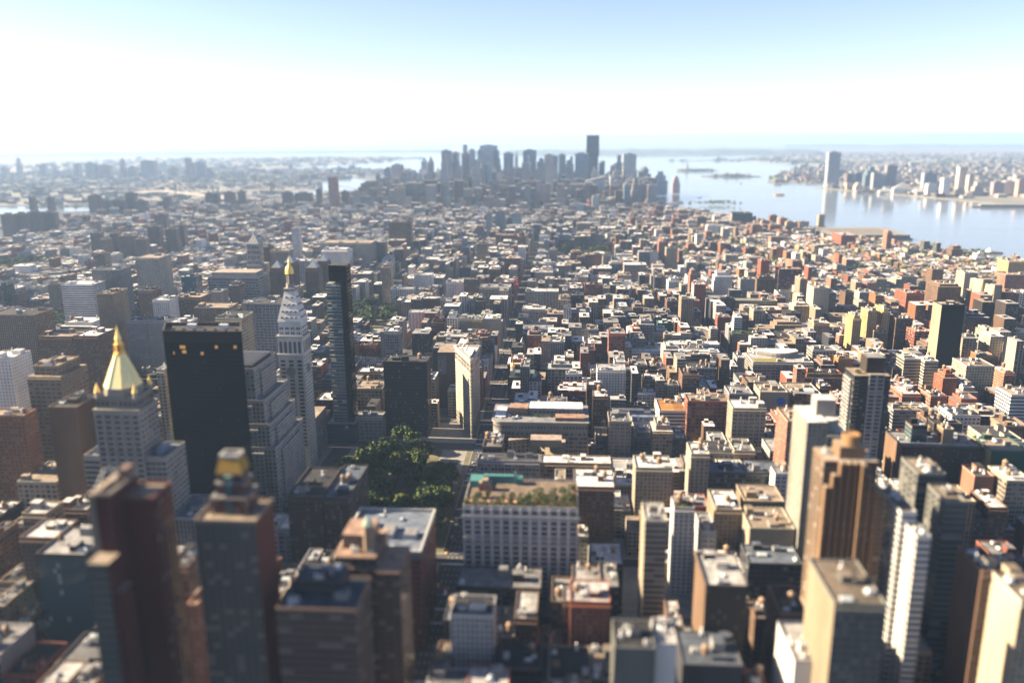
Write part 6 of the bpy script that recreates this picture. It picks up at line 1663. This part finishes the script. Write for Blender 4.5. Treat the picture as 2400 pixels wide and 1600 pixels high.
# ------------------------------------------------------------------ street grid of ordinary buildings
PAL = [('tan', C['tn']), ('buff', C['bg']), ('limestone', C['ls']), ('white', C['wh']), ('brown', C['br']), ('red brick', C['rd']), ('dark brown', C['db']), ('grey', C['gy']), ('orange brick', C['ob']), ('cream', C['cr']), ('charcoal', C['dg']), ('pink brick', C['pk'])]
PAL = dict(PAL)
RPAL = [('white', 'w'), ('silver', 's'), ('grey', 'g'), ('black', 'k'), ('tan', 't')]
def zone(x, y, r):
    """height, colour weights, kind, lot width, depth fraction"""
    u = r.random()
    if y < 1560:
        if -560 < x < 520:
            core = math.exp(-((x-40)/330)**2)
            h = r.uniform(20, 44)+core*r.uniform(0, 24)
            if u < .22: h = r.uniform(13, 22)
            if u > .95: h += r.uniform(8, 22)
            if y < 560 and x > -60: h = min(h, r.uniform(22, 58))
            if y < 420: h = min(h, 46)
            pal = ['tan', 'buff', 'limestone', 'white', 'brown', 'grey', 'red brick', 'dark brown', 'charcoal', 'brown', 'grey', 'limestone']
            if y < 480: pal = ['brown', 'dark brown', 'red brick', 'charcoal', 'tan', 'brown', 'grey']
            if x > 120: pal = pal+['red brick', 'tan', 'brown', 'pink brick', 'buff']
            kd = 'loft_building' if u < .7 else 'office_building'
            lot = (8, 25)
        elif x >= 520:
            h = r.uniform(14, 26) if u < .62 else r.uniform(26, 46)
            if u > .92: h = r.uniform(46, 74)
            pal = ['red brick', 'brown', 'cream', 'tan', 'white', 'pink brick', 'orange brick', 'limestone', 'dark brown', 'buff']
            kd = 'row_house' if h < 20 else 'apartment_house' if u < .8 else 'loft_building'
            lot = (7, 22)
        else:
            h = r.uniform(13, 24) if u < .6 else r.uniform(24, 48)
            if u > .94: h = r.uniform(48, 66)
            pal = ['brown', 'red brick', 'tan', 'grey', 'white', 'buff', 'dark brown', 'brown', 'limestone']
            kd = 'tenement' if h < 22 else 'apartment_house'
            lot = (8, 24)
    elif y < 2700:
        if -480 < x < 240:
            h = r.uniform(18, 42) if u < .8 else r.uniform(40, 58)
            pal = ['tan', 'grey', 'limestone', 'brown', 'white', 'red brick', 'buff', 'charcoal']; kd = 'loft_building' if u < .6 else 'apartment_house'; lot = (10, 28)
        elif x >= 240:
            h = r.uniform(11, 19) if u < .85 else r.uniform(20, 40)
            if u > .97: h = r.uniform(28, 48)
            if x > 700: h = min(h, r.uniform(12, 24))
            pal = ['red brick', 'pink brick', 'cream', 'brown', 'white', 'orange brick', 'tan', 'limestone']; kd = 'row_house' if h < 20 else 'apartment_house'; lot = (7, 20)
        else:
            h = r.uniform(14, 21) if u < .88 else r.uniform(22, 42)
            pal = ['brown', 'grey', 'tan', 'red brick', 'limestone', 'white']; kd = 'tenement'; lot = (9, 22)
    else:
        if x > 250 and y < 3900:
            h = r.uniform(12, 26) if u < .86 else r.uniform(28, 46); pal = ['cream', 'tan', 'red brick', 'white', 'pink brick', 'limestone', 'orange brick']; kd = 'warehouse'; lot = (18, 40)
        elif y < 3600:
            h = r.uniform(15, 30) if u < .85 else r.uniform(30, 50); pal = ['grey', 'tan', 'limestone', 'brown', 'white', 'red brick']; kd = 'loft_building' if x > -500 else 'tenement'; lot = (14, 34)
        else:
            h = r.uniform(25, 70) if u < .7 else r.uniform(70, 130)
            if x < -950: h = r.uniform(15, 45)
            pal = ['grey', 'limestone', 'tan', 'brown', 'buff']; kd = 'office_building' if x > -950 else 'tenement'; lot = (24, 46)
    if -66 < x < 90 and 585 < y < 735: h = min(h, r.uniform(20, 28))
    if -1010 < x < -770 and 1130 < y < 1330: h = min(h, r.uniform(12, 18))
    if -60 < x < 170 and 2040 < y < 2232: h = min(h, r.uniform(11, 16))
    if -420 < x < -270 and 1180 < y < 1390: h = min(h, r.uniform(18, 28))
    return h, pal, kd, lot, u
def in_view(x, y, z=20, mx=160):
    p = proj(x, y, z)
    return p is not None and -mx < p[0] < 2400+mx and p[1] < 1760
REC = []
fr = random.Random(77)
PAVB = MB()
def broadway_hit(x0, x1, y0, y1):
    for y in (y0, (y0+y1)/2, y1):
        b_ = bway(y)
        if x0-13 < b_ < x1+13 and y > 200: return True
    return False
def fill_row(bx0, bx1, y0, y1, far):
    x = bx0
    while x < bx1-5:
        h, pal, kd, lot, u = zone(x, y0, fr)
        w_ = fr.uniform(*lot)
        if fr.random() < .12: w_ *= 1.8
        w_ = min(w_, bx1-x)
        if bx1-(x+w_) < 6: w_ = bx1-x
        X0, X1 = x, x+w_; x += w_
        d = y1-y0
        dd = d*(fr.uniform(.78, 1.0) if h < 24 else 1.0)
        if y0 < (y0+y1)/2 and fr.random() < .5: Y0, Y1 = y0, y0+dd
        else: Y0, Y1 = y1-dd, y1
        # shrink a lot that collides with a landmark, or drop it
        if taken(X0, X1, Y0, Y1) or broadway_hit(X0, X1, Y0, Y1): 
            ok = False
            for q in ((X0, (X0+X1)/2, Y0, Y1), ((X0+X1)/2, X1, Y0, Y1), (X0, X1, Y0, (Y0+Y1)/2), (X0, X1, (Y0+Y1)/2, Y1)):
                if q[1]-q[0] > 6 and not taken(*q) and not broadway_hit(*q): X0, X1, Y0, Y1 = q; ok = True; break
            if not ok: continue
        if not inside((X0+X1)/2, (Y0+Y1)/2, MANH) or not inside(X1+6, Y1, MANH) or not inside(X0-6, Y0, MANH): continue
        if not in_view((X0+X1)/2, Y0, h): continue
        cn = fr.choice(pal); kc = fr.uniform(.72, 1.12); c = tuple(v*kc for v in PAL[cn])
        rn, rk = fr.choices(RPAL, (30, 20, 22, 13, 15))[0]; kr = fr.uniform(.8, 1.1); kr *= .55 if Y0 < 480 else 1.0; rc = tuple(v*kr for v in RC[rk])  # nearest roofs also darkened in colour, as vignette shade
        p = proj((X0+X1)/2, Y0, gz(X0, Y0)+h)
        REC.append(dict(x0=X0, x1=X1, y0=Y0, y1=Y1, h=h, cn=cn, c=c, rn=rn, rc=rc, kd=kd, px=p[0], py=p[1], d=Y0, size=(X1-X0)*(h+d*.5)/max(Y0, 100)**2))
xs = AX
for i in range(len(xs)-1):
    a, b_ = xs[i]+14, xs[i+1]-14
    for n in range(33, -1, -1):
        ya, yb = street_y(n)+9, street_y(n-1)-9
        if ya < 150: continue
        if n in (23, 14): ya += 5
        if n in (24, 15): yb -= 5
        xm = [a+(b_-a)*k/4 for k in range(5)]
        if not any(in_view(q, (ya+yb)/2, 10, 260) for q in xm): continue
        if not (inside(a, ya, MANH) or inside(b_, ya, MANH)): continue
        if ya < 2000: PAVB.box(a-4, b_+4, ya-3, yb+3, gz(a, ya)-.3, gz(a, ya)+.15, PAVE, (.3, .3, .3))
        ym = (ya+yb)/2
        fill_row(a, b_, ya, ym, ya > 1560); fill_row(a, b_, ym+.3, yb, ya > 1560)
# the tangle south of the numbered streets
yy = street_y(-1)+14
k = 0
while yy < 5250:
    bd = 46 if yy < 3600 else 56
    x = -1900
    while x < 1250:
        bw = fr.uniform(90, 150)
        if inside(x, yy, MANH) or inside(x+bw, yy+bd, MANH): fill_row(x, x+bw, yy, yy+bd/2-.2, True); fill_row(x, x+bw, yy+bd/2+.2, yy+bd, True)
        x += bw+fr.uniform(11, 16)
    yy += bd+12
o = PAVB.build('pavement'); o['kind'] = 'structure'
LIMIT = {'loft_building': 228, 'office_building': 205, 'apartment_house': 212, 'tenement': 270, 'row_house': 290, 'warehouse': 240}
KW = {'loft_building': 'loft building', 'office_building': 'office building', 'apartment_house': 'apartment house', 'tenement': 'tenement', 'row_house': 'row house', 'warehouse': 'warehouse'}
STY = {'loft_building': ['loft', 'loft', 'pair', 'grid', 'punch', 'pier'], 'office_building': ['grid', 'band', 'pair', 'pier', 'punch'], 'apartment_house': ['punch', 'punch', 'tiny', 'balc'], 'tenement': ['punch', 'tiny'], 'row_house': ['punch', 'tiny'], 'warehouse': ['grid', 'punch', 'loft']}
LABELME = []
by = {}
for q in REC: by.setdefault(q['kd'], []).append(q)
print('FABRIC', {k: len(v) for k, v in by.items()})
for kd, v in by.items():
    v.sort(key=lambda q: -q['size'])
    for q in v[:LIMIT[kd]]:
        st = fr.choice(STY[kd]); near = (q['x1']-q['x0'])*F/q['d'] > 22 and q['d'] < 1700
        side = 'blank' if fr.random() < .5 else fr.choice(('tiny', 'punch'))
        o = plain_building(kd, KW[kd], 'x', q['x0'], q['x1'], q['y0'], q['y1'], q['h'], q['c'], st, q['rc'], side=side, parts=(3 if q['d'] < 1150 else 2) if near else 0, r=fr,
                           setb=1 if q['h'] > 32 and q['x1']-q['x0'] > 13 and fr.random() < .42 else 0, group=KW[kd]+'s of the street grid', scol=PAL[fr.choice(['brown', 'red brick', 'tan', 'buff'])] if side == 'blank' and fr.random() < .5 else None)
        LABELME.append((o, q, KW[kd]))
    rest = v[LIMIT[kd]:]
    if rest:
        b = MB()
        for q in rest:
            st = wall_mat(fr.choice(STY[kd])) if q['d'] < 3200 else wall_mat('punch'); g0 = gz(q['x0'], q['y0']); zt = g0+q['h']
            sd_ = wall_mat('blank')
            b.prism(rect(q['x0'], q['x1'], q['y0'], q['y1']), g0, zt, st, q['c'], ROOF, q['rc'], bay=4, fl=3.6, top=.7, mats=[st, sd_, st, sd_])
            X, Y = q['x1']-q['x0'], q['y1']-q['y0']
            bx, byy = q['x0']+X*fr.uniform(.1, .6), q['y0']+Y*fr.uniform(.1, .6); bw = min(5.5, X*.35)
            b.box(bx, bx+bw, byy, byy+bw, zt, zt+fr.uniform(2, 4), sd_, q['c'], ROOF, RC['w'] if fr.random() < .5 else q['rc'])
        o = b.build('distant_'+kd+'_mass', kind='stuff'); o['label'] = 'far mass of small %s roofs fading into haze' % KW[kd]

# leafy patches between the far houses: nobody could count them
b = MB(); r = random.Random(21)
def patch(x, y, rx, ry, n):
    for _ in range(n):
        X, Y = x+r.uniform(-rx, rx), y+r.uniform(-ry, ry)
        z = gz(X, Y); s = r.uniform(4.5, 8.5)
        leaf_cloud(b, X, Y, z+s*1.6, s, s, s*1.1, 26, 2.2, r, GREENS+AUTUMN[:1])
for n in range(20, 0, -1):
    y = street_y(n)
    for _ in range(60):
        x = r.uniform(-1500, 1500)
        if y > 1500 and (x > 240 or x < -480) and inside(x, y, MANH) and in_view(x, y) and not taken(x-7, x+7, y-7, y+7): patch(x, y+r.choice((0, 40.2)), 30, 2, 4)
    for _ in range(10):
        x = r.uniform(560, 1300)
        if y <= 1500 and in_view(x, y) and not taken(x-7, x+7, y-7, y+7): patch(x, y+40.2, 14, 2, 2)
for (px, py, a, c_) in ((600, 520, 20, 170), (640, 505, 20, 150), (700, 485, 25, 250), (500, 535, 30, 120), (1540, 560, 40, 60), (1500, 575, 60, 40), (1550, 550, 20, 80), (1660, 480, 160, 60), (1690, 478, 60, 40), (100, 480, 150, 60), (160, 490, 200, 60), (350, 560, 120, 40)):
    x, y = P(px, py, 0); patch(x, y, a, c_, 26)
for isl in ISL.values():
    mx, my = sum(p[0] for p in isl)/len(isl), sum(p[1] for p in isl)/len(isl); rx = max(p[0] for p in isl)-mx; ry = max(p[1] for p in isl)-my
    patch(mx, my, rx*.7, ry*.6, 50)
o = b.build('foliage', kind='stuff'); o['label'] = 'far clumps of street and yard trees between the low houses'
# far shores: low houses and sheds, far beyond counting
b = MB(); r = random.Random(31); cnt = 0
def far_houses(poly, x0, x1, y0, y1, n, hmax):
    global cnt
    for _ in range(n):
        x, y = r.uniform(x0, x1), r.uniform(y0, y1)
        if not inside(x, y, poly) or not in_view(x, y, 10, 100): continue
        w_, d = r.uniform(14, 60), r.uniform(14, 50); h = r.uniform(7, hmax)*(1.0 if r.random() < .93 else 2.2); g0 = gz(x, y)-.5
        k = r.choice(((.3, .2, .15), (.4, .34, .28), (.5, .48, .45), (.25, .22, .2), (.6, .58, .54), (.33, .3, .27)))
        b.prism(rect(x, x+w_, y, y+d), g0, g0+h, wall_mat('blank'), k, ROOF, r.choice((RC['w'], RC['g'], RC['t'], RC['s'], RC['k']))); cnt += 1
far_houses(BKLN, -5200, 600, 2500, 9000, 4600, 22)
far_houses(BKLN, -7000, 2000, 8500, 13500, 1500, 20)
far_houses(NJ, 1400, 5200, 4500, 9000, 2600, 26)
far_houses(NJ, 2000, 9000, 8500, 16000, 1500, 20)
far_houses(STAT, -2000, 4000, 11000, 18000, 700, 15)
for isl in ISL.values():
    for _ in range(24):
        p = r.choice(isl); c0 = (sum(q[0] for q in isl)/len(isl), sum(q[1] for q in isl)/len(isl)); f_ = r.uniform(0, .75)
        x, y = c0[0]+(p[0]-c0[0])*f_, c0[1]+(p[1]-c0[1])*f_; g0 = gz(x, y)
        b.prism(rect(x, x+30, y, y+16), g0, g0+r.uniform(8, 16), wall_mat('blank'), (.35, .2, .15), ROOF, RC['t'])
for _ in range(500):     # woods on the far flats
    x, y = r.uniform(-5000, 8000), r.uniform(5500, 14000)
    if (inside(x, y, NJ) or inside(x, y, BKLN)) and in_view(x, y, 5, 50): leaf_cloud(b, x, y, gz(x, y)+4, r.uniform(30, 90), r.uniform(20, 60), 9, 24, 16, r, GREENS)
o = b.build('distant_houses_mass', kind='stuff'); o['label'] = 'far shore houses and sheds dissolving in blue haze'

# ------------------------------------------------------------------ rooftop water tanks
def tank_proto():
    e = bpy.data.objects.new('water_tank', None); COL.objects.link(e)
    b = MB()
    for sx in (-1.2, 1.2):
        for sy in (-1.2, 1.2): b.tube((sx, sy, 0), (sx, sy, 3.2), .14, .14, PAINT, (.12, .11, .1), 4)
    b.box(-1.7, 1.7, -1.7, 1.7, 3.0, 3.25, PAINT, (.14, .13, .12)); b.build('stand', e)
    b = MB(); b.lathe(0, 0, [(2.0, 3.25), (1.9, 7.2)], 12, WOOD, (.17, .115, .08)); b.build('barrel', e)
    b = MB(); b.lathe(0, 0, [(2.25, 7.2), (.15, 9.0)], 12, WOOD, (.26, .19, .13)); b.build('lid', e)
    return e
TP = tank_proto(); tank_first = True
TANKS = []
cand = []
for (a, c_, d, e, z) in ROOFS:
    if c_-a > 9 and e-d > 9 and 14 < z < 85 and d > 300: cand.append((a, c_, d, e, z))
rng.shuffle(cand)
cand.sort(key=lambda q: q[2] > 1250)
for (a, c_, d, e, z) in cand:
    if len(TANKS) >= 290: break
    if rng.random() < .3: continue
    for _ in range(1 if rng.random() < .72 else 2):
        x, y = rng.uniform(a+3, c_-3), rng.uniform(d+3, e-3)
        if tank_first: o = TP; tank_first = False
        else: o = copy_tree(TP, (x, y, z))
        o.location = (x, y, z); s = rng.uniform(.8, 1.15); o.scale = (s, s, s); o.rotation_euler[2] = rng.uniform(0, 1.5)
        p = proj(x, y, z+6); TANKS.append((o, dict(px=p[0], py=p[1])))

# ------------------------------------------------------------------ traffic and road paint
def car_proto(name, c, L=4.7, van=False):
    b = MB(); h = 2.2 if van else 1.45
    b.box(-.92, .92, -L/2, L/2, .35, .95 if not van else 1.1, PAINT, c)
    b.frustum(rect(-.85, .85, -L*.3, L*.33), .96 if not van else 1.1, rect(-.7, .7, -L*.2, L*.25), h, GLASS if not van else PAINT, (.03, .035, .04) if not van else c)
    b.box(-.68, .68, -L*.19, L*.24, h+.005, h+.05, PAINT, c)
    o = b.build(name)
    for sx in (-.93, .93):
        for sy in (-L*.3, L*.3):
            q = MB(); q.tube((sx-.1, sy, .34), (sx+.1, sy, .34), .34, .34, PAINT, (.02, .02, .02), 8); q.build('wheel', o)
    return o
CARS = {'taxi': car_proto('taxi', (.75, .42, .02)), 'white_van': car_proto('van', (.7, .7, .7), 6, True), 'dark': car_proto('car', (.03, .03, .04)), 'silver': car_proto('car', (.45, .46, .48)), 'red': car_proto('car', (.4, .03, .03))}
cused = set()
def car(k, x, y, rz, where):
    if k not in cused: o = CARS[k]; cused.add(k)
    else: o = copy_tree(CARS[k], (x, y, .02))
    o.location = (x, y, .02); o.rotation_euler[2] = rz
    nm = {'taxi': 'yellow taxi', 'white_van': 'white delivery van', 'dark': 'dark car', 'silver': 'silver car', 'red': 'red car'}[k]
    tag(o, '%s driving along %s' % (nm, where), {'taxi': 'taxi', 'white_van': 'van'}.get(k, 'car'), '%ss on %s' % (nm, where))
cr = random.Random(6)
for x0, w_, y0, y1, n, where in ((-83, 8, 420, 1750, 74, 'the deep straight avenue'), (234, 8, 900, 1700, 44, 'the avenue right of the long white stores')):
    for _ in range(n):
        car(cr.choices(list(CARS), (40, 12, 25, 18, 5))[0], x0+cr.choice((-7, -3.5, 0, 3.5, 7))+cr.uniform(-.3, .3), cr.uniform(y0, y1), 0, where)
for _ in range(36):
    y = cr.uniform(640, 1240); car(cr.choices(list(CARS), (40, 12, 25, 18, 5))[0], bway(y)+cr.uniform(-5, 5), y, math.atan(.47), 'the slanting avenue beside the square')
for n in (22, 23, 21, 20):
    for _ in range(8): car(cr.choices(list(CARS), (50, 10, 20, 15, 5))[0], cr.uniform(-200, -66), street_y(n)+cr.choice((-3, 3)), math.pi/2, 'the sunlit cross streets')
b = MB(); WH = (.62, .62, .6)
z = .014
for x0 in (-83, 234):
    for off in (-5.2, -1.75, 1.75, 5.2):
        y = 420
        while y < 1700: b.face([(x0+off-.1, y, z), (x0+off+.1, y, z), (x0+off+.1, y+3, z), (x0+off-.1, y+3, z)], PAINT, WH); y += 9
    for n in range(28, 14, -1):
        ys = street_y(n)
        for e in (-8.5, 8.5):
            for k in range(12): b.face([(x0-9+k*1.6, ys+e-1.5, z), (x0-8.2+k*1.6, ys+e-1.5, z), (x0-8.2+k*1.6, ys+e+1.5, z), (x0-9+k*1.6, ys+e+1.5, z)], PAINT, WH)
y = 620
while y < 1250:
    for off in (-1.7, 1.7):
        x = bway(y)+off; x2 = bway(y+3)+off; b.face([(x-.1, y, z), (x+.1, y, z), (x2+.1, y+3, z), (x2-.1, y+3, z)], PAINT, WH)
    y += 8
o = b.build('road_markings'); o['kind'] = 'structure'
# paved plaza where the two avenues cross
b = MB(); b.prism([(-125, 735), (-99, 735), (-99, 822), (-125, 822)], -.2, .17, PAVE, (.3, .3, .3), PAVE, (.3, .3, .3)); o = b.build('plaza_pavement'); o['kind'] = 'structure'

# ------------------------------------------------------------------ labels that single out each ordinary building
ORD = ['first', 'second', 'third', 'fourth', 'fifth', 'sixth', 'seventh', 'eighth', 'ninth', 'tenth', 'eleventh', 'twelfth', 'thirteenth', 'fourteenth', 'fifteenth', 'sixteenth']
def relation(px, py):
    best = min(LMK, key=lambda m_: math.hypot(m_[1]-px, (m_[2]-py)*1.6))
    dx, dy = px-best[1], py-best[2]
    d = math.hypot(dx, dy)
    if abs(dx) > abs(dy)*1.3: w_ = 'left of' if dx < 0 else 'right of'
    else: w_ = 'behind' if dy < 0 else 'in front of'
    pre = 'just ' if d < 70 else 'far ' if d > 210 and w_ in ('left of', 'right of', 'behind') else ''
    return pre+w_+' '+best[0]
def size_word(q):
    h = q['h']
    return 'tiny' if h < 14 else 'low' if h < 22 else 'mid-rise' if h < 36 else 'tall' if h < 52 else 'towering'
groups = {}
for o, q, kw in LABELME:
    rel = relation(q['px'], q['py'])
    wide = 'narrow ' if q['x1']-q['x0'] < 10 else 'wide ' if q['x1']-q['x0'] > 26 else ''
    groups.setdefault((wide+size_word(q)+' '+q['cn'].replace(' ', '-'), kw, q['rn'], rel), []).append((q['px'], o))
for o in [o for o in COL.objects if 'fab' in o]:
    p = proj(*(Vector(o.bound_box[6])))
    groups.setdefault(('hazy', o['fab'], 'flat', relation(*p)), []).append((p[0], o)); del o['fab']
for (look, kw, rn, rel), v in groups.items():
    v.sort(key=lambda e: e[0])
    for i, (px, o) in enumerate(v):
        pre = '' if len(v) == 1 else (ORD[i] if i < len(ORD) else 'another')+' from left, '
        o['label'] = '%s%s-roofed %s %s %s' % (pre, rn, look, kw, rel)
groups = {}
for o, q in TANKS: groups.setdefault(relation(q['px'], q['py']), []).append((q['px'], o))
for rel, v in groups.items():
    v.sort(key=lambda e: e[0])
    for i, (px, o) in enumerate(v):
        pre = '' if len(v) == 1 else (ORD[i] if i < len(ORD) else 'another')+' from left, '
        tag(o, '%sround wooden roof tank %s' % (pre, rel), 'water tank', 'wooden water tanks on the roofs')

# ------------------------------------------------------------------ haze
hm = bpy.data.materials.new('haze_air'); hm.use_nodes = True
n = hm.node_tree.nodes; n.clear()
out = n.new('ShaderNodeOutputMaterial'); pv = n.new('ShaderNodeVolumePrincipled')
pv.inputs['Color'].default_value = (.42, .645, 1.0, 1); pv.inputs['Absorption Color'].default_value = (0, 0, 0, 1); pv.inputs['Density'].default_value = 4.5e-5; pv.inputs['Anisotropy'].default_value = .15
hm.node_tree.links.new(pv.outputs[0], out.inputs['Volume'])
hv = 71000
bm_v = [(x, y, z) for z in (-420, 352) for y in (-hv, hv) for x in (-hv, hv)]
me = bpy.data.meshes.new('haze'); me.from_pydata(bm_v, [], [(0, 2, 3, 1), (4, 5, 7, 6), (0, 1, 5, 4), (2, 6, 7, 3), (0, 4, 6, 2), (1, 3, 7, 5)]); me.materials.append(hm)
o = bpy.data.objects.new('haze', me); COL.objects.link(o); o['kind'] = 'stuff'; o['label'] = 'pale blue haze over the whole city'
print('OBJECTS', len(COL.objects), 'cars', len(cused), 'tanks', len(TANKS))
